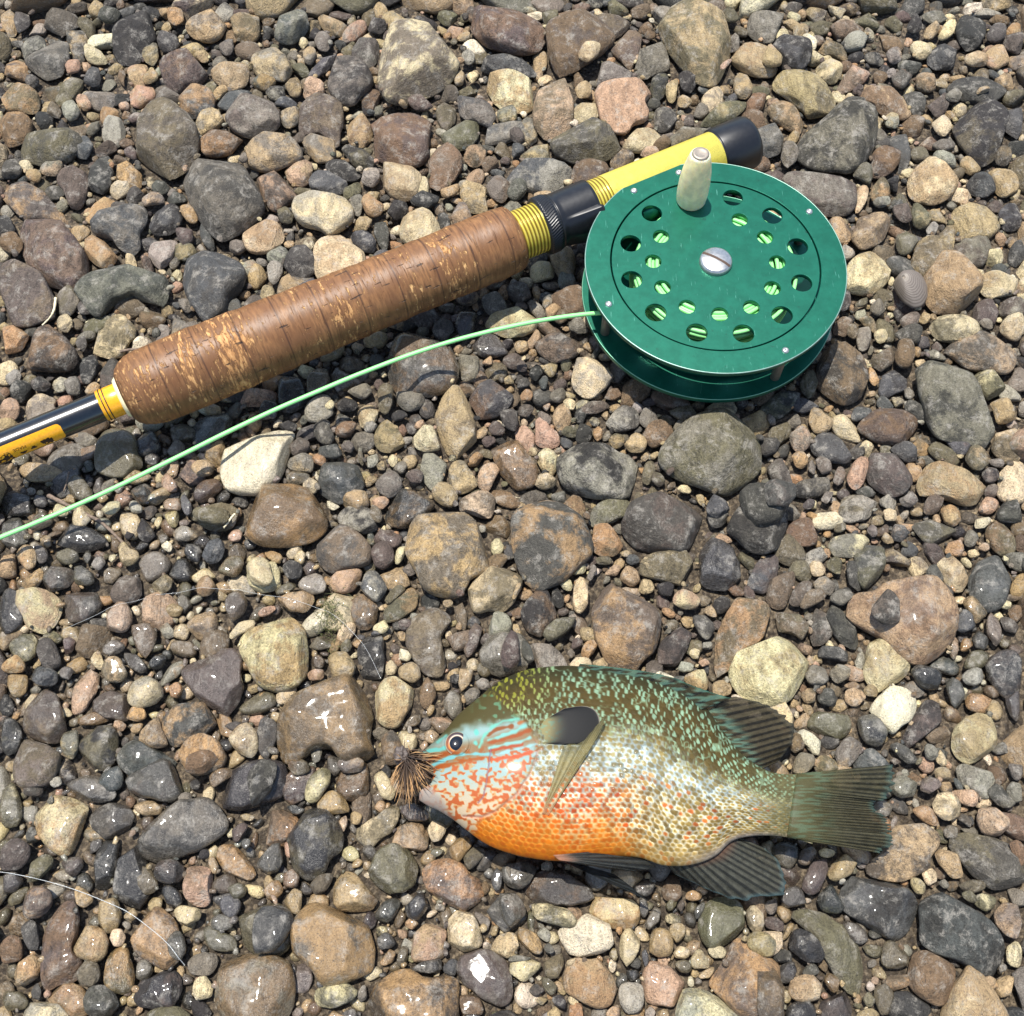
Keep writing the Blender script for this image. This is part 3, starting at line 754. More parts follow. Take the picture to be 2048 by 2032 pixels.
UM -145,160 -132,182 -87,192 -52,188 -18,166 -1,128 3,78 -24,60 -62,72 -96,97 -141,119;small oval purplish grey stone with mid grey patches touching a small rounded cream one
K 123,2305 183,2344 252,2361 264,2321 261,2222 198,2222 154,2266;small rounded brown stone beside the green reel
Dw -1083,346 -1085,404 -1088,448 -1069,487 -1043,504 -1029,483 -1026,438 -1004,414 -1010,380 -982,336 -978,309 -1023,303 -1061,319;small wet long blackish stone touching a medium-sized oval dark grey one
TO -1549,2547 -1501,2594 -1452,2553 -1395,2489 -1395,2460 -1432,2431 -1483,2460 -1527,2500;small oval tan stone with orange-brown patches touching a large long purplish grey one
YD 1630,3439 1672,3510 1728,3532 1769,3503 1772,3460 1721,3403 1652,3389;small oval slate grey stone with blackish patches touching a medium-sized oval blackish one
CO -408,884 -388,932 -358,940 -319,936 -288,916 -286,877 -307,838 -328,799 -370,799 -402,830;small rounded cream stone with orange-brown patches touching a large rounded brown one
DG -808,2486 -770,2527 -714,2521 -681,2457 -704,2400 -758,2383 -803,2428;small rounded blackish stone with dark grey patches touching a medium-sized rounded cream one
KU 1330,2915 1358,2979 1417,3011 1458,2992 1454,2934 1412,2883 1370,2858 1337,2864;small oval brown stone with purplish grey patches touching a large rounded mid grey one
TC 422,3003 445,3075 502,3108 545,3082 567,3042 555,2997 480,2977 432,2990;small rounded tan stone with cream patches touching a large oval pinkish one
GD -1565,2864 -1545,2947 -1503,2960 -1479,2871 -1476,2820 -1515,2764 -1567,2789;small oval dark grey stone with blackish patches touching a medium-sized long purplish grey one
MY -119,3051 -80,3104 -1,3131 59,3111 49,3064 -16,3032 -89,3019;small oval mid grey stone with slate grey patches touching a medium-sized oval olive one
UM -626,3490 -599,3562 -553,3577 -525,3533 -521,3468 -554,3411 -596,3426 -618,3447;small oval purplish grey stone with mid grey patches touching a large rounded cream one
TO 136,119 151,160 172,176 206,166 248,172 274,141 276,103 254,66 223,57 186,72 143,94;small rounded tan stone with orange-brown patches touching a small oval off-white one
Lw -389,413 -363,451 -317,465 -284,451 -253,403 -266,363 -301,346 -346,342 -383,369;small wet rounded olive stone touching a small oval orange-brown one
Lw 494,247 512,296 545,322 591,326 618,309 621,263 607,224 571,205 519,205 496,224;small wet rounded olive stone under the fish's lower fins
K 1037,134 1050,172 1074,198 1107,188 1153,176 1166,150 1150,97 1110,63 1069,78 1045,103;small rounded brown stone touching a medium-sized rounded blackish one
DL -1249,743 -1246,788 -1200,803 -1153,796 -1134,743 -1138,702 -1162,668 -1216,676;small rounded blackish stone with olive patches touching a medium-sized oval slate grey one
UB 332,3705 464,3705 483,3661 438,3602 406,3580 366,3631;small rounded purplish grey stone with grey-brown patches touching a large oval brown one
DK 24,1119 40,1169 80,1216 111,1212 135,1169 146,1140 126,1102 78,1069 39,1086;small rounded blackish stone with brown patches touching a large rounded dark grey one
PB 1246,3282 1303,3373 1355,3450 1394,3436 1410,3401 1370,3338 1320,3303 1271,3282;small long pinkish stone with grey-brown patches touching a small oval cream one
GL 1065,1334 1090,1365 1129,1383 1155,1370 1156,1321 1135,1256 1105,1217 1074,1221 1059,1260;small oval dark grey stone with olive patches touching a large rounded tan one
TM -203,2826 -136,2844 -97,2819 -101,2757 -86,2696 -148,2696 -183,2757;small oval tan stone with mid grey patches touching a medium-sized oval grey-brown one
W 1039,846 1072,885 1110,912 1159,904 1184,869 1184,846 1153,819 1123,800 1098,781 1074,800 1056,830;small rounded off-white stone touching a small rounded cream one
DUw 1405,996 1448,1016 1518,1036 1485,877 1441,885 1413,936;small wet oval blackish stone with purplish grey patches touching a small long mid grey one
W 118,250 174,263 203,286 244,263 279,250 278,224 256,198 224,179 172,179 138,192 128,224;small oval off-white stone touching a small rounded tan one
Dw -1435,1405 -1411,1432 -1382,1450 -1338,1437 -1284,1405 -1267,1378 -1283,1352 -1343,1347 -1399,1365 -1426,1378;small wet oval blackish stone under the pale green line
TK -631,3103 -605,3163 -565,3157 -526,3090 -533,3037 -571,3011 -617,3031;small oval tan stone with brown patches touching a large rounded brown one
TC 1641,2392 1675,2426 1729,2420 1772,2380 1763,2335 1710,2324 1667,2313 1637,2347;small rounded tan stone with cream patches touching a large rounded tan one
YD 962,1700 994,1758 1049,1788 1070,1749 1095,1685 1101,1661 1058,1657 1001,1671;small rounded slate grey stone with blackish patches touching a small long pinkish one
CL 1188,3398 1231,3455 1280,3476 1302,3448 1287,3405 1292,3370 1250,3321 1222,3342 1189,3363;small oval cream stone with olive patches touching a medium-sized rounded grey-brown one
OM -949,705 -929,754 -887,773 -847,754 -815,705 -830,668 -880,657 -933,668;small rounded orange-brown stone with mid grey patches touching a small oval dark grey one
C 1547,1568 1575,1625 1631,1673 1658,1663 1627,1513 1567,1522;small long cream stone touching a small oval olive one
DY -1308,2624 -1288,2684 -1246,2726 -1204,2696 -1196,2636 -1227,2588 -1288,2588;small rounded blackish stone with slate grey patches touching a medium-sized rounded slate grey one
MS -1560,3070 -1551,3163 -1492,3143 -1459,3090 -1470,3031 -1497,3011 -1544,3031;small oval mid grey stone with pale grey patches touching a large oval grey-brown one
Y -754,2839 -729,2884 -670,2877 -608,2827 -610,2783 -687,2783 -742,2808;small oval slate grey stone touching a medium-sized rounded cream one
TKw -495,346 -484,383 -456,397 -413,390 -379,356 -363,323 -382,289 -417,286 -460,296 -490,323;small wet rounded tan stone with brown patches touching a medium-sized rounded orange-brown one
S -1312,2524 -1267,2565 -1233,2589 -1201,2565 -1209,2518 -1224,2460 -1242,2420 -1280,2460;small oval pale grey stone touching a large lobed dark grey one
GT -1781,3617 -1747,3631 -1704,3595 -1684,3536 -1693,3464 -1734,3464 -1762,3536;small long dark grey stone with tan patches touching a medium-sized oval mid grey one
UG -1369,1203 -1348,1220 -1294,1228 -1262,1203 -1248,1169 -1283,1119 -1319,1098 -1354,1139;small rounded purplish grey stone with dark grey patches touching a small rounded pinkish one
LM -1769,3261 -1757,3309 -1693,3379 -1664,3357 -1670,3302 -1703,3233 -1739,3206;small long olive stone with mid grey patches touching a small oval slate grey one
CM -1610,1848 -1601,1893 -1567,1919 -1520,1898 -1524,1873 -1486,1833 -1509,1818 -1542,1788 -1590,1793;small rounded cream stone with mid grey patches beside the black rod shaft
Dw -776,1884 -780,1976 -752,1997 -711,1981 -681,1889 -726,1854 -765,1859;small wet oval blackish stone against the cork grip
LC 1558,1711 1597,1784 1642,1794 1671,1789 1645,1663 1595,1663;small oval olive stone with cream patches touching a large oval mid grey one
UD 1127,763 1166,820 1213,878 1249,886 1267,859 1253,820 1207,770 1151,729 1131,740;small long purplish grey stone with blackish patches touching a small rounded off-white one
MB 592,3044 631,3110 670,3097 759,3091 716,3044 639,3005 609,2999;small oval mid grey stone with grey-brown patches touching a small long olive one
DG -459,1025 -451,1070 -420,1079 -388,1066 -380,997 -389,937 -414,913 -442,933 -453,977;small long blackish stone with dark grey patches touching a large rounded brown one
YD -1134,3226 -1095,3288 -1048,3316 -1006,3309 -1017,3260 -1073,3179 -1120,3199;small oval slate grey stone with blackish patches touching a medium-sized rounded mid grey one
UD 435,1017 449,1058 491,1104 528,1120 546,1100 530,1046 495,989 462,957 437,977;small long purplish grey stone with blackish patches touching a large oval orange-brown one
CO 204,303 222,336 265,346 300,336 341,313 342,270 313,247 272,253 224,270;small rounded cream stone with orange-brown patches under the fish's lower fins
TY -824,2349 -815,2394 -762,2428 -712,2434 -696,2405 -725,2366 -762,2315 -802,2309;small oval tan stone with slate grey patches touching a medium-sized rounded cream one
L -993,1466 -958,1516 -917,1521 -859,1489 -878,1430 -933,1416 -981,1439;small rounded olive stone touching a large rounded brown one
T 1756,2883 1801,2889 1844,2883 1863,2832 1854,2789 1800,2758 1771,2807;small rounded tan stone touching a large oval blackish one
GD -682,270 -660,303 -626,313 -589,289 -576,257 -600,214 -632,189 -673,185;small rounded dark grey stone with blackish patches touching a medium-sized rounded orange-brown one
LS 1038,1495 1060,1541 1116,1550 1176,1536 1164,1508 1125,1467 1073,1449 1033,1458;small oval olive stone with pale grey patches touching a medium-sized rounded dark grey one
DL 838,1891 908,1937 953,1947 962,1911 912,1850 853,1825 811,1835;small long blackish stone with olive patches beside the green reel
YG 1872,3146 1916,3214 1965,3234 1927,3047 1896,3067 1878,3100;small long slate grey stone with dark grey patches touching a large oval blackish one
TM -1213,3142 -1184,3189 -1133,3189 -1097,3135 -1122,3089 -1184,3069;small rounded tan stone with mid grey patches touching a large oval grey-brown one
KO -1482,2916 -1437,2942 -1387,2897 -1366,2821 -1397,2803 -1467,2853;small oval brown stone with orange-brown patches touching a large oval grey-brown one
UKw -671,590 -661,644 -635,681 -569,692 -558,652 -580,601 -625,575 -665,572;small wet oval purplish grey stone with brown patches touching a large rounded brown one
CT 235,3178 282,3232 332,3232 335,3164 298,3117 239,3111;small oval cream stone with tan patches touching a large oval pinkish one
PT -847,2908 -805,2933 -747,2933 -743,2882 -758,2832 -800,2813 -832,2851;small rounded pinkish stone with tan patches touching a medium-sized rounded tan one
LM -292,3200 -274,3268 -253,3247 -212,3213 -215,3146 -249,3093 -285,3133;small long olive stone with mid grey patches touching a large rounded cream one
YG 1421,3028 1453,3080 1498,3080 1497,2982 1474,2899 1437,2880 1458,2982;small lobed slate grey stone with dark grey patches touching a medium-sized rounded tan one
GS 535,3171 567,3212 618,3212 634,3158 595,3091 560,3084 538,3131;small rounded dark grey stone with pale grey patches touching a large oval pinkish one
MB -97,2821 -64,2878 -20,2884 -6,2790 -34,2734 -82,2771;small oval mid grey stone with grey-brown patches touching a small oval tan one
DL 547,3387 575,3416 615,3409 605,3318 575,3249 545,3255 539,3324;small long blackish stone with olive patches touching a large oval tan one
DS -556,1459 -526,1505 -460,1500 -416,1464 -430,1414 -462,1409 -521,1432;small oval blackish stone with pale grey patches touching a large rounded brown one
P 341,119 353,150 379,173 412,160 438,134 460,109 442,87 420,60 373,66 343,78;small rounded pinkish stone touching a medium-sized rounded cream one
CL -175,1522 -138,1550 -88,1559 -55,1531 -46,1494 -71,1462 -128,1467 -166,1485;small rounded cream stone with olive patches touching a large rounded orange-brown one
UB -1244,838 -1224,877 -1181,916 -1133,905 -1114,858 -1111,811 -1157,819 -1212,831;small rounded purplish grey stone with grey-brown patches touching a small rounded blackish one
LG 1259,1482 1298,1468 1359,1446 1397,1423 1384,1396 1322,1369 1284,1387 1260,1441;small oval olive stone with dark grey patches
GM -1186,543 -1173,572 -1127,579 -1082,572 -1060,550 -1071,501 -1110,476 -1157,501;small rounded dark grey stone with mid grey patches touching a medium-sized rounded cream one
CS -1288,41 -1269,66 -1237,75 -1202,69 -1164,47 -1139,23 -1161,-7 -1245,-7 -1278,11;small oval cream stone with pale grey patches touching a medium-sized oval brown one
LD -643,2982 -631,3021 -581,3001 -544,2962 -504,2937 -526,2892 -564,2892 -611,2943;small long olive stone with blackish patches touching a large rounded brown one
UK 637,166 678,160 687,119 703,72 701,26 623,17;small oval purplish grey stone with brown patches touching a medium-sized rounded orange-brown one
DY 1775,2698 1817,2741 1864,2741 1839,2614 1790,2608 1770,2650;small oval blackish stone with slate grey patches touching a medium-sized rounded tan one
D -703,2923 -660,2942 -600,2923 -559,2879 -585,2841 -644,2853 -690,2885;small oval blackish stone touching a small oval mid grey one
Dw -1571,1248 -1519,1226 -1492,1171 -1474,1120 -1503,1087 -1537,1079;small wet long blackish stone touching a small rounded pinkish one
TG 1127,2654 1176,2672 1217,2660 1235,2618 1214,2564 1161,2553 1144,2600;small rounded tan stone with dark grey patches touching a medium-sized oval purplish grey one
GU -1385,1972 -1390,2024 -1365,2066 -1325,2060 -1313,1987 -1308,1926 -1343,1926 -1382,1951;small oval dark grey stone with purplish grey patches against the cork grip
Dw -1633,1577 -1569,1568 -1518,1522 -1504,1489 -1550,1476 -1612,1476;small wet oval blackish stone touching a small oval dark grey one
TM 867,3352 896,3401 935,3380 933,3296 907,3241 873,3248 862,3303;small long tan stone with mid grey patches touching a medium-sized rounded tan one
TP -1503,3400 -1478,3443 -1446,3436 -1412,3379 -1428,3309 -1456,3296 -1488,3337;small oval tan stone with pinkish patches touching a medium-sized oval blackish one
MC 986,1379 1010,1406 1056,1415 1116,1406 1146,1383 1109,1352 1049,1335 1006,1343;small oval mid grey stone with cream patches touching a small oval dark grey one
DU -989,78 -978,119 -935,131 -907,147 -878,134 -862,97 -884,57 -906,47 -969,60;small rounded blackish stone with purplish grey patches touching a small rounded purplish grey one
MK 47,1070 78,1070 125,1037 155,1005 170,965 116,957 73,961 58,1017;small oval mid grey stone with brown patches along the fish's back
DY 1677,2820 1726,2876 1783,2845 1777,2788 1728,2758 1679,2776;small rounded blackish stone with slate grey patches touching a large oval blackish one
TS -2076,3751 -2004,3736 -1988,3654 -1988,3602 -2035,3602;small long tan stone with pale grey patches touching a small long dark grey one
OT -1758,2193 -1714,2198 -1674,2177 -1659,2144 -1672,2096 -1733,2070;small rounded orange-brown stone with tan patches touching a large oval purplish grey one
LM 239,1477 273,1514 332,1528 373,1528 376,1486 321,1454 262,1432 238,1450;small long olive stone with mid grey patches touching a large rounded dark grey one
UO -1982,3420 -1961,3469 -1927,3455 -1883,3384 -1889,3335 -1950,3363 -2002,3391;small oval purplish grey stone with orange-brown patches touching a small angular pale grey one
TP 1857,3470 1908,3520 1942,3534 1961,3448 1902,3406 1863,3420;small oval tan stone with pinkish patches touching a small rounded purplish grey one
C -780,1320 -740,1320 -715,1268 -700,1242 -722,1220 -789,1212 -815,1272;small rounded cream stone touching a small rounded cream one
TL -781,3691 -757,3714 -712,3684 -656,3632 -685,3587 -732,3595 -768,3654;small oval tan stone with olive patches touching a small oval mid grey one
OL 253,1387 263,1441 288,1450 311,1432 346,1378 340,1343 307,1329 267,1334 251,1352;small rounded orange-brown stone with olive patches touching a large rounded dark grey one
DG 943,1163 966,1184 1002,1154 1034,1100 1050,1046 1024,1026 988,1050 969,1087;small long blackish stone with dark grey patches touching a large rounded tan one
TL -449,1760 -434,1809 -409,1819 -377,1780 -345,1726 -365,1702 -412,1697 -447,1721;small rounded tan stone with olive patches touching a small angular cream one
SG -1959,3540 -1911,3591 -1854,3561 -1844,3511 -1907,3489 -1928,3460;small angular pale grey stone with dark grey patches touching a small oval purplish grey one
CL -456,494 -428,515 -382,540 -341,579 -322,579 -317,536 -337,498 -365,487 -382,466 -406,449 -422,466;small oval cream stone with olive patches beside the fish's snout
YU 724,1239 750,1300 782,1335 831,1344 819,1269 778,1217 738,1217;small long slate grey stone with purplish grey patches touching a small oval grey-brown one
DK -578,3201 -574,3297 -535,3324 -501,3269 -527,3187 -556,3160;small long blackish stone with brown patches touching a large rounded cream one
CW -181,221 -168,270 -151,296 -123,299 -98,273 -77,224 -87,205 -132,185 -170,198;small rounded cream stone with off-white patches touching a small oval orange-brown one
TC 1303,1303 1339,1329 1389,1334 1393,1290 1403,1255 1383,1212 1351,1212 1325,1247 1322,1277;small rounded tan stone with cream patches touching a medium-sized rounded slate grey one
KDw -498,630 -493,674 -465,696 -413,692 -409,626 -422,590 -458,586 -488,601;small wet rounded brown stone with blackish patches touching a large rounded brown one
TO -1545,2627 -1553,2699 -1515,2761 -1452,2785 -1447,2724 -1502,2681;small long tan stone with orange-brown patches touching a medium-sized rounded slate grey one
ML -1584,2293 -1584,2343 -1551,2366 -1509,2338 -1504,2282 -1536,2232 -1574,2238;small oval mid grey stone with olive patches touching a large long purplish grey one
LK 1485,1414 1509,1455 1543,1460 1567,1414 1578,1370 1549,1325 1512,1343 1496,1388;small oval olive stone with brown patches touching a medium-sized rounded slate grey one
TM -533,3680 -513,3710 -429,3710 -421,3643 -461,3606 -499,3636;small rounded tan stone with mid grey patches touching a large rounded cream one
GM -1262,637 -1244,659 -1189,663 -1149,645 -1118,608 -1128,583 -1165,583 -1225,594;small oval dark grey stone with mid grey patches touching a medium-sized rounded cream one
LC 1538,1980 1578,2006 1630,2001 1655,1970 1639,1934 1596,1893 1577,1909;small rounded olive stone with cream patches touching a large oval mid grey one
LO -411,1125 -370,1180 -313,1235 -281,1240 -272,1205 -305,1154 -352,1125 -398,1117;small long olive stone with orange-brown patches touching a large rounded orange-brown one
PB -1310,886 -1284,933 -1268,973 -1238,977 -1219,957 -1226,906 -1250,847 -1276,839 -1302,859;small long pinkish stone with grey-brown patches touching a small rounded purplish grey one
Gw -143,2118 -122,2156 -59,2161 -27,2108 -14,2081 -81,2071 -125,2087;small wet oval dark grey stone under the pale green line
Dw -1145,357 -1158,414 -1144,459 -1123,480 -1089,473 -1090,432 -1089,380 -1090,346 -1117,333;small wet long blackish stone touching a small long blackish one
GS -300,1663 -284,1692 -234,1692 -211,1654 -223,1597 -255,1564 -281,1592 -291,1630;small rounded dark grey stone with pale grey patches touching a medium-sized oval tan one
B 768,1196 781,1239 832,1269 873,1282 870,1247 837,1171 811,1154 782,1171;small oval grey-brown stone touching a medium-sized long orange-brown one
MT 40,3149 60,3175 85,3162 99,3049 84,3010 49,3003 40,3082;small long mid grey stone with tan patches touching a medium-sized long pinkish one
GU 780,1531 835,1540 872,1531 871,1484 850,1448 772,1448;small rounded dark grey stone with purplish grey patches touching a small rounded brown one
Lw 858,808 876,839 931,851 979,839 984,793 950,762 907,778 867,789;small wet oval olive stone touching a small rounded blackish one
UM 1589,2253 1629,2298 1677,2314 1693,2253 1674,2204 1636,2215 1591,2215;small rounded purplish grey stone with mid grey patches touching a large rounded tan one
GS 305,1824 337,1859 372,1874 406,1859 422,1829 411,1794 364,1780 321,1785;small rounded dark grey stone with pale grey patches touching a small rounded tan one
U -1234,1225 -1228,1259 -1176,1264 -1145,1268 -1128,1238 -1134,1195 -1155,1178 -1206,1174;small rounded purplish grey stone touching a small rounded pinkish one
TP -270,192 -261,230 -228,270 -193,270 -178,237 -184,198 -166,176 -217,166 -259,166;small rounded tan stone with pinkish patches touching a medium-sized oval orange-brown one
YD 1224,1921 1242,1987 1277,2013 1312,2013 1334,1982 1327,1941 1277,1926 1239,1905;small oval slate grey stone with blackish patches touching a large oval mid grey one
PK -893,356 -892,397 -877,421 -844,418 -817,397 -812,330 -826,300 -859,310 -886,330;small oval pinkish stone with brown patches touching a small oval orange-brown one
GY -74,303 -54,336 -1,339 31,313 38,270 10,244 -25,244;small rounded dark grey stone with slate grey patches touching a small long dark grey one
SM 1266,688 1311,688 1365,681 1373,644 1349,601 1322,590 1304,615 1264,637;small rounded pale grey stone with mid grey patches touching a medium-sized oval tan one
G 1508,3281 1575,3288 1595,3253 1579,3185 1549,3158 1521,3199;small oval dark grey stone touching a medium-sized oval tan one
KU 862,1405 876,1454 910,1468 950,1459 961,1414 948,1374 919,1365 884,1378;small rounded brown stone with purplish grey patches touching a medium-sized rounded dark grey one
DG -733,663 -699,689 -657,681 -660,637 -678,590 -711,558 -746,608;small oval blackish stone with dark grey patches touching a large rounded brown one
TM 29,2947 74,3005 148,3025 146,2941 88,2928;small angular tan stone with mid grey patches touching a medium-sized long pinkish one
P -810,3341 -755,3355 -728,3334 -727,3259 -802,3245;small angular pinkish stone touching a medium-sized rounded mid grey one
KY -501,1179 -467,1213 -429,1183 -409,1170 -411,1128 -427,1078 -460,1095 -486,1137;small rounded brown stone with slate grey patches touching a small long blackish one
LKw -616,2002 -606,2044 -570,2034 -532,1997 -495,1971 -538,1951 -571,1925 -599,1951;small wet rounded olive stone with brown patches under the pale green line
LT 1210,3528 1239,3558 1307,3558 1330,3500 1314,3457 1286,3478 1232,3500;small oval olive stone with tan patches touching a small oval cream one
TM -210,1616 -191,1663 -161,1673 -127,1616 -109,1587 -146,1559 -171,1550 -201,1587;small rounded tan stone with mid grey patches touching a medium-sized oval tan one
DM 887,1547 917,1589 999,1608 1035,1599 1032,1570 970,1542 893,1524;small long blackish stone with mid grey patches touching a medium-sized rounded dark grey one
Y 978,695 1005,732 1051,740 1078,717 1079,680 1046,650 979,650;small rounded slate grey stone beside the fish's tail
D 978,72 1005,97 1059,91 1102,66 1072,26 1002,11 983,41;small oval blackish stone touching a medium-sized rounded tan one
CT 257,3423 274,3480 305,3494 331,3494 345,3458 323,3408 291,3373 261,3387;small oval cream stone with tan patches touching a large oval brown one
OLw -1083,150 -1071,185 -1046,202 -1021,198 -1010,166 -990,128 -999,97 -1029,91 -1065,103;small wet rounded orange-brown stone with olive patches touching a small rounded purplish grey one
LT -182,2987 -124,3026 -99,2987 -103,2929 -137,2897 -177,2935;small rounded olive stone with tan patches touching a medium-sized oval grey-brown one
L 819,1343 837,1401 859,1414 900,1378 915,1334 892,1303 852,1308 825,1325;small rounded olive stone touching a medium-sized rounded dark grey one
UD 1054,1112 1081,1162 1109,1187 1130,1170 1149,1137 1147,1099 1116,1074 1077,1078;small rounded purplish grey stone with blackish patches touching a large rounded tan one
Y -803,3375 -759,3467 -699,3496 -693,3474 -715,3424 -771,3354;small long slate grey stone touching a medium-sized rounded mid grey one
P 77,1825 103,1840 120,1801 150,1771 157,1732 127,1708 77,1727;small oval pinkish stone touching a small oval cream one
OKw -820,449 -801,473 -771,466 -732,432 -700,397 -708,377 -750,370 -784,390 -810,425;small wet oval orange-brown stone with brown patches touching a small oval pinkish one
MC -1235,2202 -1211,2224 -1181,2202 -1166,2121 -1174,2083 -1203,2073 -1225,2131;small long mid grey stone with cream patches touching a small long mid grey one
GMw -1611,1469 -1558,1469 -1524,1423 -1522,1388 -1547,1370 -1590,1361;small wet oval dark grey stone with mid grey patches under the pale green line
UG 898,1079 915,1154 944,1171 976,1141 968,1079 929,1046 902,1046;small oval purplish grey stone with dark grey patches touching a small long blackish one
MB -191,2040 -169,2082 -130,2093 -111,2056 -119,1983 -154,1972 -181,2003;small oval mid grey stone with grey-brown patches under the pale green line
TO -1217,78 -1204,116 -1167,119 -1130,103 -1098,57 -1107,32 -1170,41 -1200,60;small oval tan stone with orange-brown patches touching a medium-sized oval brown one
DG 794,41 819,78 863,97 896,94 899,63 873,23 816,-1 791,17;small oval blackish stone with dark grey patches touching a medium-sized lobed olive one
LB 790,1141 824,1158 862,1149 893,1112 896,1066 872,1062 843,1087 793,1087;small oval olive stone with grey-brown patches touching a large rounded tan one
UG -1439,1230 -1442,1290 -1412,1303 -1363,1299 -1342,1273 -1360,1238 -1389,1217 -1428,1212;small rounded purplish grey stone with dark grey patches touching a small rounded purplish grey one
TL -354,483 -309,522 -258,529 -232,501 -231,459 -270,449 -317,459;small rounded tan stone with olive patches beside the fish's snout
L -1768,3716 -1707,3701 -1663,3627 -1671,3575 -1704,3590 -1734,3641;small long olive stone touching a small oval purplish grey one
"""
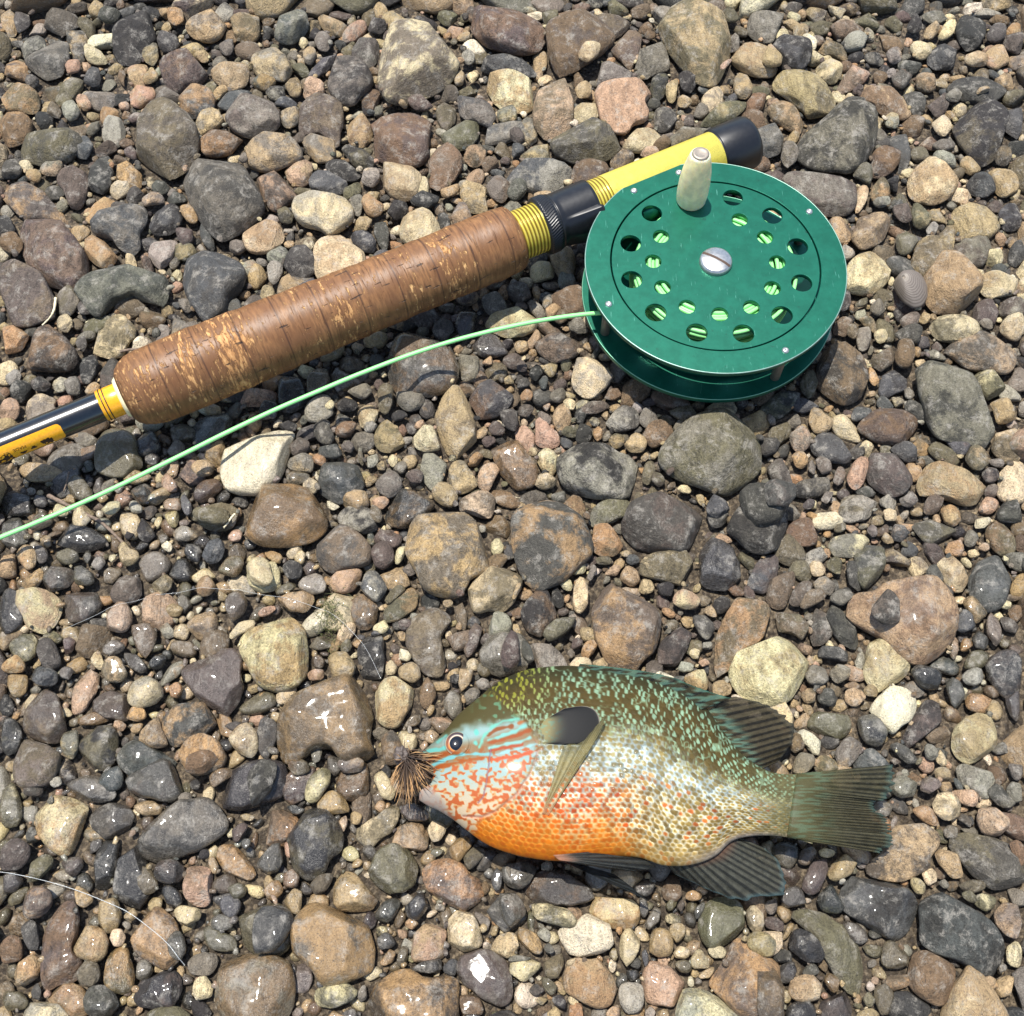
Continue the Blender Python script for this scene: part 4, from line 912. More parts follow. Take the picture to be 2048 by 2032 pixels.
SMALL_STONES = """
CS -1122,878 -1113,921 -1071,949 -1027,913 -1017,893 -1043,858 -1079,850 -1112,862
M -396,1911 -354,1926 -284,1926 -274,1895 -308,1860 -342,1850 -381,1865
YD -579,2591 -524,2603 -472,2521 -480,2497 -527,2503 -572,2550
CT 1664,2172 1695,2216 1744,2238 1763,2238 1738,2119 1701,2135
TO -1166,198 -1170,237 -1145,257 -1102,250 -1074,224 -1074,182 -1095,163 -1142,176
KD 427,1760 455,1800 494,1815 523,1800 520,1751 489,1721 450,1712
TP 997,3472 1029,3486 1048,3422 1038,3373 996,3359 967,3380
TL 1570,3350 1613,3392 1650,3343 1647,3294 1603,3274 1571,3294
Y -1637,3047 -1603,3054 -1569,2995 -1586,2924 -1628,2937 -1640,2982
CT -328,1735 -296,1789 -253,1784 -243,1735 -229,1696 -301,1692
MT -1464,3517 -1424,3567 -1404,3531 -1393,3452 -1408,3416 -1442,3438
Dw -198,2183 -182,2243 -114,2238 -113,2199 -148,2135 -180,2151
LM 1245,2859 1291,2916 1330,2916 1336,2853 1312,2790 1280,2834
ML 1369,2532 1389,2597 1419,2609 1453,2555 1431,2508 1400,2491 1370,2503
P 1076,1618 1113,1680 1149,1694 1155,1675 1137,1603 1105,1556 1073,1570
U 1953,3565 1977,3579 2034,3579 2012,3471 1970,3492 1950,3521
ML 1020,3016 1042,3035 1071,2983 1058,2919 1011,2887 1000,2919
G -1888,2949 -1838,2943 -1815,2873 -1841,2835 -1887,2847
Bw -1141,1079 -1141,1154 -1095,1112 -1067,1079 -1077,1038 -1094,998 -1123,1038
DMw 997,808 1019,831 1051,839 1080,808 1078,770 1050,732 1021,740 1001,778
PO -561,1239 -544,1282 -512,1286 -480,1299 -459,1273 -468,1230 -511,1209 -547,1217
OT -556,2748 -513,2761 -468,2712 -470,2663 -503,2651 -537,2681
UM 814,1650 869,1689 877,1650 899,1579 886,1542 863,1560 827,1617
TL -547,997 -533,1021 -495,1029 -470,1005 -459,957 -481,937 -535,937
LT 1452,2700 1472,2731 1500,2700 1521,2658 1473,2592 1447,2609
K -1838,2579 -1778,2585 -1739,2532 -1742,2497 -1773,2491 -1821,2520
Dw -1226,1726 -1214,1790 -1168,1770 -1139,1712 -1177,1683 -1216,1688
G 1890,3588 1938,3647 1976,3625 1964,3566 1928,3537 1889,3551
LC -1445,645 -1411,638 -1383,591 -1369,537 -1381,509 -1419,516
P -1226,1120 -1221,1162 -1192,1179 -1166,1166 -1147,1120 -1154,1087 -1191,1075 -1217,1087
Lw -683,1962 -661,2014 -622,2014 -608,1952 -644,1906 -679,1911
G -511,2634 -450,2640 -443,2592 -443,2498 -462,2498 -489,2569
UM -435,1579 -425,1621 -400,1635 -361,1602 -351,1569 -378,1532 -403,1532 -429,1550
GU -1115,78 -1103,106 -1062,109 -1028,84 -1016,54 -1038,23 -1083,29 -1104,54
CT 1572,3521 1619,3557 1660,3521 1646,3471 1612,3449 1584,3471
MT -885,3160 -859,3200 -813,3186 -812,3119 -849,3086 -876,3113
L -965,26 -929,54 -869,60 -832,41 -834,5 -928,-1
GM -1402,3565 -1390,3587 -1335,3565 -1314,3528 -1335,3492 -1392,3492
U -932,2277 -896,2327 -864,2327 -864,2228 -921,2217
P 1298,536 1311,568 1361,565 1396,554 1388,515 1346,487 1305,497
MT -219,2669 -206,2724 -168,2730 -143,2651 -180,2621 -213,2627
BL 1203,2046 1238,2077 1289,2120 1296,2077 1278,2019 1245,2004 1212,2019
OL 1309,2761 1344,2842 1370,2855 1388,2780 1369,2749 1319,2730
DG -373,2723 -327,2772 -270,2791 -268,2735 -310,2692
DL 647,3352 670,3380 710,3366 716,3318 692,3256 658,3283
TC -811,755 -796,793 -760,805 -730,770 -725,717 -745,699 -785,725
LT -323,3713 -255,3713 -211,3669 -237,3624 -279,3639
GD -1666,3712 -1565,3712 -1581,3645 -1617,3637 -1657,3659
UG 1479,3352 1515,3387 1565,3380 1553,3338 1509,3283 1477,3303
CT -820,1269 -792,1308 -752,1308 -726,1247 -736,1221 -775,1221 -806,1247
D -454,2723 -422,2754 -372,2711 -385,2662 -422,2644 -452,2687
M -789,3588 -749,3610 -714,3559 -725,3494 -767,3501
L -997,1461 -968,1488 -884,1479 -879,1433 -919,1420 -969,1433
YS -460,1230 -447,1274 -419,1278 -389,1248 -383,1205 -401,1175 -433,1179 -451,1205
C -1692,3517 -1674,3531 -1626,3495 -1581,3438 -1631,3431 -1676,3452
G -2000,3715 -1953,3715 -1928,3641 -1964,3582 -1983,3626
K 1295,2067 1316,2120 1352,2120 1360,2088 1350,2025 1321,2010 1293,2025
TL -727,1179 -670,1205 -611,1213 -596,1179 -621,1141 -669,1150
YG -1664,3353 -1648,3409 -1617,3409 -1592,3318 -1624,3297 -1657,3311
TM 977,1821 998,1881 1021,1896 1024,1846 1054,1811 1041,1781 988,1766
KG -374,725 -373,782 -351,797 -327,763 -303,718 -316,681 -353,681
T 1582,1880 1620,1895 1655,1875 1660,1835 1635,1800 1592,1795 1593,1845
TB -1077,755 -1052,816 -1023,823 -1009,781 -985,743 -1001,725 -1062,732
CG -531,78 -509,103 -462,116 -421,116 -403,97 -418,72 -468,54 -513,63
LT 1457,1664 1505,1742 1527,1703 1534,1645 1505,1626 1472,1631
CS 1594,3120 1619,3153 1663,3147 1669,3093 1637,3054 1612,3054
U -1402,473 -1357,483 -1323,459 -1324,424 -1347,397 -1394,397
GY -731,821 -702,828 -680,801 -682,744 -689,699 -712,707 -736,756
GS -652,1791 -617,1836 -599,1821 -600,1781 -573,1752 -579,1727 -608,1718 -645,1747
G 0,2823 48,2835 58,2773 10,2724 -19,2761
CL 1707,3606 1754,3665 1784,3658 1755,3584 1706,3540 1688,3555
CO 76,1679 106,1713 144,1708 152,1674 143,1617 126,1607 93,1640
UKw -1030,1555 -989,1593 -948,1602 -919,1569 -949,1541 -996,1514
TM 1291,290 1320,316 1370,303 1354,224 1314,231 1291,257
TC 720,97 737,128 779,138 806,135 823,109 813,85 791,69 751,72 725,81
U -403,3214 -379,3241 -328,3241 -292,3200 -326,3173 -371,3173
K -940,682 -882,719 -825,711 -825,682 -855,656 -899,649
DU 729,215 750,244 778,250 809,215 825,182 809,163 775,166 737,192
MT -727,1664 -692,1698 -648,1688 -629,1659 -643,1621 -685,1626 -720,1635
UM -31,1006 0,1079 23,1047 23,966 0,942 -31,966
LG 121,3705 185,3713 194,3653 157,3616 126,3638
GD 1532,1490 1563,1522 1615,1513 1601,1440 1533,1449
LB 1350,1704 1378,1742 1415,1713 1453,1665 1445,1641 1404,1651 1375,1675
LC 42,277 56,310 99,310 148,297 175,270 182,254 147,250 98,264
D -1865,2689 -1824,2670 -1780,2592 -1805,2575 -1843,2581
MY 1656,3715 1788,3715 1726,3663 1688,3655 1656,3685
UKw -877,1129 -860,1192 -823,1213 -799,1175 -814,1133 -850,1104
TC 1778,3457 1826,3493 1862,3464 1864,3421 1820,3407 1782,3421
LC -1501,1038 -1481,1074 -1434,1079 -1420,1046 -1421,1009 -1444,989 -1479,1005
G 1302,2151 1352,2183 1393,2189 1398,2135 1376,2108 1329,2119
SC -562,2848 -536,2898 -496,2886 -484,2835 -515,2798 -550,2816
TO 599,3313 627,3355 646,3327 641,3251 624,3217 590,3237
L 957,1938 981,1994 1015,2020 1033,1989 1006,1912 979,1902
GM -1413,1022 -1405,1063 -1373,1059 -1339,998 -1334,974 -1359,962 -1392,974
UO -1317,313 -1310,350 -1269,356 -1244,336 -1242,290 -1267,270 -1303,276
LB -445,1912 -438,1948 -416,1953 -389,1928 -395,1877 -410,1832 -441,1842
MT 927,725 958,763 990,778 1011,763 997,718 962,681 932,681
Dw 1172,957 1203,981 1241,977 1272,937 1244,905 1199,909
Lw -1414,1556 -1412,1617 -1376,1603 -1334,1551 -1333,1524 -1374,1519
TC -514,1836 -503,1876 -473,1881 -446,1861 -444,1821 -472,1786 -498,1786
DL -1481,820 -1443,820 -1410,771 -1420,725 -1458,710
GU -29,404 0,418 54,418 71,404 50,370 21,346 -18,356
YD 1225,1723 1258,1742 1299,1733 1325,1684 1318,1665 1280,1665 1242,1694
TL -535,1513 -525,1546 -488,1564 -458,1541 -455,1500 -487,1477 -521,1486
OT -1402,3714 -1328,3714 -1315,3654 -1343,3624 -1372,3646
MT -56,3186 -31,3207 9,3193 19,3132 -36,3119 -56,3146
YO -987,3378 -922,3343 -920,3322 -953,3288 -1010,3308
UP -438,1335 -428,1370 -396,1379 -366,1348 -364,1313 -395,1287 -424,1295
BT -259,1551 -223,1598 -197,1579 -171,1532 -191,1500 -233,1514
L 86,1072 126,1113 166,1142 190,1138 189,1105 149,1067 109,1047
TB -885,3317 -832,3352 -813,3304 -818,3249 -848,3242
CL 1173,572 1194,608 1217,615 1240,601 1254,572 1240,536 1202,529 1177,551
TL 1149,442 1170,459 1204,449 1235,425 1248,397 1237,377 1198,377 1172,411
PM 901,1752 945,1796 964,1781 977,1742 946,1694 921,1698
MP -1752,2898 -1719,2930 -1688,2949 -1669,2898 -1687,2860 -1735,2860
U 1388,2718 1448,2730 1443,2639 1409,2633 1386,2669
S -1712,3162 -1709,3202 -1676,3216 -1649,3175 -1650,3121 -1677,3108
G -275,2189 -249,2228 -212,2206 -198,2173 -233,2125 -265,2152
D -1449,2005 -1446,2063 -1412,2073 -1395,2026 -1410,1953 -1438,1964
MY -1160,3532 -1143,3568 -1112,3568 -1100,3510 -1106,3467 -1142,3467
G -582,3624 -553,3668 -510,3653 -498,3609 -528,3587 -570,3594
TC -553,572 -519,609 -482,609 -443,572 -456,551 -503,547 -537,558
GUw -35,336 0,340 28,316 39,290 21,263 -7,244 -28,280
CT 716,859 775,878 805,874 822,820 811,789 782,809 752,839
UK 1812,2983 1861,3009 1872,2964 1847,2912 1808,2912 1804,2944
TKw -1117,270 -1114,313 -1096,336 -1065,320 -1052,280 -1061,247 -1084,237 -1111,257
PK -1694,1891 -1647,1896 -1622,1856 -1634,1811 -1677,1811
GC -692,439 -666,466 -638,466 -627,425 -645,390 -672,380 -703,397
Y -771,2312 -714,2391 -657,2374 -700,2329 -752,2301
S -861,2437 -842,2478 -806,2443 -818,2369 -839,2346 -857,2397
UG -1211,2592 -1189,2640 -1151,2604 -1140,2551 -1174,2527
Lw 510,1851 563,1871 627,1861 611,1821 559,1811
LO 845,3713 914,3713 915,3661 865,3638 842,3668
SC -653,1239 -631,1269 -599,1274 -569,1239 -571,1209 -602,1201 -643,1213
CT 182,1155 192,1240 217,1266 232,1223 230,1172 213,1142 190,1142
M 1582,3016 1635,3042 1670,3042 1661,2990 1608,2970 1578,2996
CL -581,601 -573,645 -538,675 -512,664 -516,627 -543,583 -568,576
TO 1669,2930 1702,2950 1734,2937 1745,2892 1700,2860 1677,2892
CL 282,166 289,237 321,257 341,231 347,211 328,179 303,154 285,154
M 1430,1109 1449,1151 1469,1151 1471,1101 1462,1031 1443,1015 1428,1060
DG 704,47 741,72 785,72 797,57 778,17 710,11
GU 616,1447 612,1497 654,1506 681,1479 668,1433 638,1415
YD -961,1335 -942,1375 -903,1388 -887,1357 -898,1313 -933,1300
TL -1211,957 -1199,997 -1161,1001 -1129,949 -1145,929 -1183,925
D 1570,3605 1609,3687 1634,3679 1632,3598 1593,3583
U 782,340 802,391 827,422 863,425 855,384 831,340 802,333
T 238,3296 279,3310 309,3296 302,3241 252,3227
YG 608,1500 644,1532 674,1504 684,1472 637,1445 609,1463
DS -957,3282 -920,3317 -883,3296 -873,3248 -917,3234
CT 1258,2764 1277,2802 1306,2802 1305,2764 1273,2703 1250,2673 1244,2703
G 802,1746 845,1751 886,1736 860,1693 808,1678
OT 1974,3611 2016,3663 2052,3663 2037,3589 1975,3589
MTw 1064,619 1084,652 1129,660 1143,630 1130,594 1095,587 1068,601
GS 544,1130 562,1155 592,1138 611,1080 606,1055 571,1063 554,1096
PK -267,3602 -227,3646 -184,3609 -199,3565 -235,3565
GL 899,1023 918,1043 968,1039 1008,1023 1013,998 988,986 951,998 913,1006
CT -364,2844 -321,2869 -303,2781 -312,2763 -346,2769
UB -149,1027 -130,1089 -99,1130 -87,1113 -98,1056 -117,1007 -144,1007
Ow 1320,878 1350,898 1395,890 1411,855 1369,832 1326,847
DY -1134,2649 -1108,2631 -1053,2530 -1069,2506 -1113,2559
LKw -910,1278 -875,1322 -833,1344 -827,1291 -844,1261 -885,1265
MS 1176,2132 1198,2197 1228,2186 1231,2143 1205,2090 1179,2095
LM -839,250 -826,264 -789,244 -746,231 -728,199 -766,192 -804,199
OT -1316,128 -1302,160 -1272,186 -1246,173 -1245,135 -1270,103 -1301,103
MT 1473,3480 1509,3516 1542,3495 1528,3437 1490,3423
UD -978,397 -960,425 -924,425 -893,404 -899,370 -926,360 -963,370
UG 1144,2340 1176,2335 1171,2262 1136,2240 1112,2262 1131,2307
OL -1211,2733 -1171,2721 -1135,2660 -1141,2630 -1175,2642 -1200,2684
CS -17,166 7,186 41,176 69,173 79,151 51,128 27,119 -7,141
DL 818,323 844,357 869,363 887,336 900,303 880,286 839,293
G -40,1841 -14,1861 21,1841 29,1792 8,1772 -26,1792
TO 859,391 890,435 927,446 946,425 923,391 884,364 864,374
MT -1356,2749 -1327,2780 -1276,2762 -1266,2725 -1313,2719 -1341,2712
TP 365,1717 384,1761 423,1766 438,1727 424,1693 381,1693
P -1746,3410 -1730,3466 -1693,3431 -1684,3381 -1727,3360
S 280,109 308,116 338,113 343,78 331,47 297,41 278,66
C 655,237 691,247 718,244 718,205 694,182 649,173
YD -1421,942 -1397,978 -1351,962 -1325,942 -1343,914 -1389,914
K 904,2949 952,2936 967,2898 921,2873 888,2885
CO 504,941 540,961 579,965 584,929 566,902 527,894
MT -829,3496 -801,3540 -772,3496 -787,3425 -814,3439
PC 489,1184 511,1222 550,1205 576,1180 554,1154 522,1150 495,1167
BK 1099,2164 1118,2207 1154,2240 1173,2218 1164,2180 1146,2147
TO -1507,949 -1458,957 -1434,953 -1428,902 -1451,882 -1487,910
LD -858,2701 -826,2719 -794,2683 -795,2634 -837,2634
Dw -833,1836 -826,1901 -776,1871 -775,1821 -822,1811
TC 1635,3584 1670,3636 1703,3643 1707,3606 1667,3555 1637,3562
TL 1371,1184 1395,1205 1425,1171 1438,1138 1400,1104 1380,1142
TO -1545,1354 -1523,1367 -1490,1362 -1475,1327 -1473,1296 -1491,1283 -1518,1301 -1532,1331
LM -1140,2196 -1078,2207 -1057,2185 -1067,2153 -1115,2142 -1131,2163
U 838,1172 864,1227 895,1253 921,1232 887,1185 859,1151
TB 361,215 376,244 397,250 425,237 429,205 418,182 386,179 363,192
TM 615,231 644,241 695,231 690,182 656,179 623,198
YU 1408,1746 1455,1751 1493,1722 1459,1679 1428,1693
L 975,166 992,214 1018,221 1046,182 1051,166 1024,147 990,150
CT -1227,1371 -1200,1380 -1187,1349 -1162,1344 -1154,1322 -1174,1292 -1202,1292 -1216,1327
MT -1175,2219 -1135,2230 -1122,2197 -1140,2127 -1163,2132
M 198,2212 235,2223 261,2196 264,2152 224,2152 197,2174
GLw 716,459 746,473 789,466 784,425 759,397 727,425
TC -56,198 -39,231 -1,241 24,218 24,192 -18,176 -45,182
G 1291,1867 1326,1897 1348,1872 1376,1832 1355,1812 1327,1822
MT -1294,744 -1290,786 -1261,794 -1244,763 -1245,703 -1270,696
OT 1355,1487 1372,1514 1399,1500 1422,1468 1399,1432 1360,1441
M -595,2751 -567,2776 -542,2751 -551,2671 -581,2684
Y -923,3230 -864,3251 -811,3217 -839,3196 -900,3203
MB -563,1928 -512,1953 -469,1953 -467,1922 -491,1892 -536,1912
GL -1354,1283 -1333,1300 -1298,1287 -1275,1248 -1289,1231 -1337,1235
Y -1173,630 -1157,667 -1118,682 -1102,652 -1104,616 -1140,608
G 1276,926 1298,946 1320,938 1326,887 1304,848 1283,859
M -862,166 -834,189 -789,189 -779,160 -796,135 -844,135
PT -1676,3271 -1637,3251 -1609,3203 -1634,3169 -1672,3217
G 1031,1310 1058,1327 1067,1249 1090,1215 1065,1206 1037,1232
TO -1806,2875 -1774,2906 -1741,2862 -1738,2818 -1783,2831
ST 1416,3161 1452,3168 1481,3134 1465,3094 1422,3101
Dw -292,303 -266,336 -230,340 -222,306 -238,270 -274,273
KP -1359,224 -1315,231 -1295,198 -1296,166 -1346,160
M 418,1836 446,1866 475,1856 482,1821 459,1786 425,1801
TO -1435,3354 -1402,3410 -1373,3347 -1394,3319 -1424,3312
G 733,347 762,357 801,350 804,320 777,300 728,303
KU 1302,1488 1323,1538 1359,1552 1376,1534 1352,1488 1320,1469
LM -1335,381 -1317,415 -1286,439 -1256,432 -1261,404 -1294,370 -1321,364
MB -199,867 -181,902 -158,898 -145,859 -152,821 -175,813 -194,840
UKw -314,544 -304,573 -261,580 -223,555 -237,530 -295,530
BT 869,1163 898,1214 947,1219 960,1193 925,1172 883,1151
Lw 1328,982 1353,1014 1394,1027 1418,1010 1396,974 1344,966
Y -633,1704 -588,1723 -553,1714 -543,1689 -571,1665 -614,1675
T -576,2610 -560,2658 -523,2683 -508,2652 -524,2604
TO -1253,1618 -1227,1637 -1167,1632 -1167,1604 -1206,1585 -1250,1599
P 476,2972 541,2998 569,2972 523,2940 474,2946
L -1780,3176 -1767,3244 -1726,3183 -1723,3136 -1755,3149
U -728,1723 -705,1752 -661,1738 -658,1703 -703,1684 -726,1699
CS -699,879 -679,918 -647,946 -633,910 -641,871 -682,863
TM -1033,1641 -999,1670 -955,1656 -959,1618 -1000,1608 -1027,1627
UG 221,1863 260,1888 326,1893 330,1878 294,1853 242,1843
DL -1183,1434 -1168,1466 -1134,1434 -1113,1398 -1138,1376 -1165,1394
D 205,1738 223,1807 249,1807 261,1772 256,1733 221,1728
CM -1576,2218 -1544,2245 -1510,2202 -1524,2153 -1566,2191
K -272,899 -255,946 -232,938 -222,891 -248,844 -263,860
MT 863,949 886,977 920,973 935,937 901,910 871,922
LC 67,1603 101,1622 142,1599 138,1570 100,1556 71,1580
GL 1270,1291 1312,1305 1332,1278 1317,1239 1291,1227 1272,1257
G -1331,2811 -1302,2842 -1255,2817 -1278,2774 -1317,2780
TM 796,688 826,722 864,726 858,681 826,659 796,659
ST -202,3453 -177,3496 -145,3467 -150,3417 -186,3410
M -1496,1948 -1469,1994 -1442,1963 -1438,1912 -1471,1907
Dw -1025,1358 -1013,1384 -975,1380 -963,1349 -967,1309 -1005,1322
T -336,966 -311,994 -275,978 -266,942 -288,922 -328,942
OK -1510,1240 -1473,1274 -1454,1301 -1441,1274 -1447,1223 -1494,1218
YG -989,2256 -958,2306 -930,2251 -935,2218 -976,2223
K 527,3016 568,3048 601,3016 579,2983 530,2983
B 945,72 950,110 976,119 998,88 980,57 982,26 961,23
T -270,2782 -208,2819 -193,2800 -207,2763 -254,2744
CO -396,653 -375,671 -352,653 -328,616 -334,587 -360,587 -380,623
LKw -1519,1430 -1509,1462 -1471,1480 -1445,1471 -1447,1439 -1481,1421 -1509,1421
O 7,244 35,260 63,237 80,205 76,186 48,189 21,211
LT -723,1618 -686,1627 -647,1618 -649,1589 -689,1571 -715,1580
GY 1443,879 1468,906 1495,910 1475,809 1452,828
T -231,3369 -216,3412 -185,3390 -189,3327 -219,3313
K -585,1801 -529,1811 -507,1801 -534,1752 -573,1757
GD -706,1291 -684,1318 -646,1300 -642,1257 -678,1248 -699,1265
L -1024,370 -1015,408 -990,404 -963,364 -966,333 -994,333
L -1140,160 -1126,179 -1089,160 -1082,119 -1107,103 -1137,119
U -10,3068 30,3082 49,3029 30,3003 -10,3029
C -912,303 -881,307 -837,297 -828,277 -846,257 -874,250 -901,277
TM -878,2285 -872,2363 -840,2358 -827,2324 -850,2279
GM 1334,609 1377,638 1399,601 1415,572 1370,565
M 1661,3250 1713,3285 1734,3264 1711,3216 1667,3223
Y 1112,1822 1140,1872 1196,1872 1178,1832 1132,1812
LDw -1421,1340 -1387,1358 -1344,1340 -1338,1310 -1377,1301 -1409,1318
LT 859,688 884,714 921,707 932,681 899,651 870,659
T 325,1257 355,1300 383,1292 393,1252 368,1231 336,1240
MT -494,681 -474,714 -421,696 -419,662 -478,659
M 1335,2208 1352,2230 1400,2247 1415,2230 1392,2197 1344,2181
PO 1237,616 1271,623 1306,612 1320,587 1297,566 1256,580
GU -1318,257 -1303,270 -1274,264 -1252,199 -1266,186 -1291,205
O 1111,566 1146,580 1179,555 1196,526 1172,512 1138,530
M 1234,2262 1267,2301 1296,2284 1285,2240 1260,2224 1236,2246
T -1064,566 -1043,594 -1005,584 -973,562 -988,544 -1024,541
M 963,1188 1004,1231 1034,1214 1037,1184 1003,1163
D -585,1872 -570,1902 -530,1892 -508,1877 -523,1847 -575,1852
Y 1329,1104 1367,1163 1390,1113 1386,1092 1344,1075
D -1054,2196 -1030,2218 -992,2201 -1005,2158 -1044,2147
TS -1066,1416 -1040,1434 -998,1425 -979,1407 -1005,1385 -1054,1389
GYw -373,290 -346,320 -301,327 -306,290 -333,264 -361,270
OC -1499,1002 -1470,1014 -1440,978 -1443,958 -1489,954 -1512,974
YK 1175,1380 1205,1448 1237,1443 1243,1403 1219,1380 1196,1389
CL -1108,1227 -1083,1248 -1063,1274 -1035,1248 -1047,1218 -1080,1197
M -1012,2545 -967,2562 -949,2521 -969,2492 -1008,2509
K -1266,821 -1220,840 -1175,840 -1163,817 -1214,802 -1255,802
W 820,771 841,790 876,764 896,741 889,715 863,715 844,745
TP 67,2775 134,2781 158,2756 95,2725
TOw -963,1214 -956,1253 -924,1261 -904,1227 -917,1197 -948,1193
UG 885,264 908,277 946,247 955,215 932,199 902,231
TK 108,2219 118,2263 150,2291 172,2263 149,2230 131,2208
OP 1343,1344 1371,1388 1401,1397 1412,1344 1389,1331
TO -1142,2047 -1121,2121 -1077,2121 -1092,2068
K -140,85 -113,88 -72,72 -78,35 -129,35
G 1080,745 1109,760 1141,726 1166,696 1156,681 1121,696
D -271,2672 -239,2684 -218,2629 -236,2600 -265,2623
G -1155,1007 -1147,1035 -1112,1007 -1076,970 -1092,950 -1135,978
Y -793,313 -786,340 -757,337 -730,313 -744,277 -776,280
Ow -177,449 -149,488 -127,488 -109,467 -137,432 -154,411
MT 918,1248 968,1266 993,1235 977,1205 938,1214
C -332,782 -287,790 -270,740 -296,722 -318,733
W 1155,3585 1177,3592 1214,3556 1198,3505 1181,3498 1176,3541
L -1334,97 -1290,97 -1261,72 -1268,54 -1324,47
TO 591,926 615,938 653,926 642,894 619,887 610,871 591,879
Y 0,3010 44,3023 44,2964 0,2945
LO 903,1685 934,1704 957,1680 943,1632 914,1632
DU -1613,1964 -1581,1979 -1538,1959 -1545,1928 -1593,1928
B -179,1164 -156,1194 -139,1147 -134,1093 -150,1085 -166,1122
MG 976,1666 1008,1685 1030,1656 1025,1618 995,1608
CL 628,290 648,310 675,297 673,247 647,231 629,264
C -836,97 -827,128 -800,135 -780,110 -789,72 -819,69
GMw -911,215 -901,247 -875,237 -859,192 -870,167 -899,179
M -1227,1047 -1197,1055 -1161,1051 -1152,1018 -1189,1006 -1218,1018
L 420,1619 431,1657 456,1662 462,1619 434,1572 418,1586
OB -865,638 -846,664 -796,679 -774,682 -800,646 -841,620
G -1891,3334 -1873,3376 -1835,3334 -1847,3292 -1875,3306
M -1122,1704 -1093,1743 -1060,1718 -1075,1675 -1110,1680
SM 1316,2739 1367,2763 1387,2732 1349,2702 1317,2714
TC -155,958 -148,978 -121,978 -109,950 -135,911 -157,895
U -1453,2999 -1435,3012 -1404,2966 -1397,2921 -1446,2954
TM 929,950 964,982 997,970 989,938 948,918
MS 1326,950 1348,966 1384,974 1390,942 1362,914 1329,926
DM 1508,1618 1539,1646 1574,1632 1553,1589 1519,1585
UG 1300,1227 1335,1249 1346,1197 1329,1163 1304,1185
GL -140,422 -119,456 -83,463 -72,446 -101,411 -125,394
G -484,2068 -459,2094 -430,2063 -442,2021 -477,2031
L -679,3496 -651,3539 -624,3525 -640,3453
TL -624,313 -595,350 -566,340 -567,303 -572,280 -594,290
CT 967,887 985,910 1023,902 1035,879 1001,855 972,863
M -1623,3077 -1581,3150 -1564,3110 -1595,3057
LM 76,160 110,179 142,192 138,160 120,128 96,125
C 170,990 194,1010 240,998 232,962 178,966
DM 608,1180 637,1201 669,1201 657,1155 624,1138
U -558,364 -531,387 -489,391 -500,347 -541,337
LK -643,681 -622,699 -578,699 -568,666 -611,651
G 891,887 917,914 946,902 953,871 925,855 896,867
DG -957,347 -930,360 -900,343 -889,313 -908,297 -939,317
GLw -1391,380 -1356,397 -1329,370 -1348,343 -1382,336
MY -1163,2302 -1128,2313 -1104,2269 -1123,2235 -1150,2269
MK 1146,910 1174,942 1204,934 1212,894 1188,883
G 20,1056 39,1060 66,991 62,971 35,975
U -1235,418 -1220,435 -1188,435 -1173,415 -1188,377 -1219,391
TL -500,26 -458,51 -423,41 -428,11 -481,5
UL 420,1627 471,1627 494,1599 475,1561 460,1580
TO 641,3244 667,3264 695,3223 667,3196 638,3209
C -848,1072 -821,1114 -774,1122 -779,1089 -824,1072 -838,1056
L -455,1478 -440,1515 -409,1478 -407,1442 -444,1442
CT 1379,3207 1399,3207 1404,3139 1409,3106 1395,3079 1381,3153
DG 697,135 713,160 742,170 760,151 747,125 708,110
D -709,3554 -679,3569 -651,3539 -678,3489
D 439,1223 457,1249 489,1249 503,1223 486,1197 450,1206
D 62,2016 88,2048 106,2006 79,1964 57,1980
L -390,1185 -361,1232 -326,1250 -324,1224 -355,1190 -382,1168
LT 1197,2220 1217,2236 1244,2231 1258,2176 1239,2165 1216,2198
CS -1538,1959 -1512,1985 -1489,1979 -1488,1923 -1518,1923
MT 122,1907 148,1938 183,1928 174,1887 139,1882
PKw -1116,1510 -1074,1534 -1047,1524 -1047,1487 -1092,1487
SM 1492,2612 1532,2655 1547,2630 1520,2583 1491,2583
S -1697,1990 -1672,2021 -1649,1990 -1663,1953 -1704,1959
U -340,1608 -317,1641 -286,1618 -289,1580 -323,1580
MU 1277,1562 1252,1534 1227,1534 1234,1501 1262,1497 1292,1524
TC 97,3341 133,3369 173,3355 112,3306
MK 140,2214 163,2258 190,2263 194,2219 162,2197
LC 974,1309 1006,1336 1027,1309 1022,1274 994,1274 976,1292
G -269,151 -225,173 -184,179 -179,151 -210,141 -251,141
K 1360,474 1395,484 1402,432 1383,391
U 1475,1142 1504,1130 1534,1101 1522,1080 1480,1088
U 647,3116 676,3176 696,3170 691,3103
TP 890,41 926,57 957,41 933,11 892,11
D -774,1803 -737,1822 -702,1812 -708,1783 -750,1778
CL -236,509 -222,530 -193,530 -182,509 -199,477 -221,474
K -1544,3393 -1532,3414 -1513,3386 -1507,3316 -1521,3309
PT -1404,1888 -1361,1944 -1341,1929 -1345,1898 -1389,1878
C 1313,199 1341,218 1357,211 1345,151 1312,160
Y 1209,1344 1238,1398 1264,1358 1270,1340 1236,1331
T 1270,119 1300,135 1323,128 1305,88 1276,78 1260,103
TC -1104,1480 -1068,1494 -1049,1471 -1052,1434 -1072,1430
CS -1300,1492 -1251,1524 -1235,1501 -1251,1469 -1279,1469
M 1396,2085 1430,2101 1468,2064 1465,2048 1414,2059
MTw 1005,566 1038,591 1059,580 1062,551 1030,537 1006,544
O -1122,821 -1115,852 -1069,848 -1058,821 -1082,805
TS -220,3555 -184,3599 -163,3585 -172,3541 -209,3541
TO 0,2121 36,2137 62,2121 53,2095 18,2084
LM 1147,631 1165,649 1202,645 1209,623 1179,602 1151,609
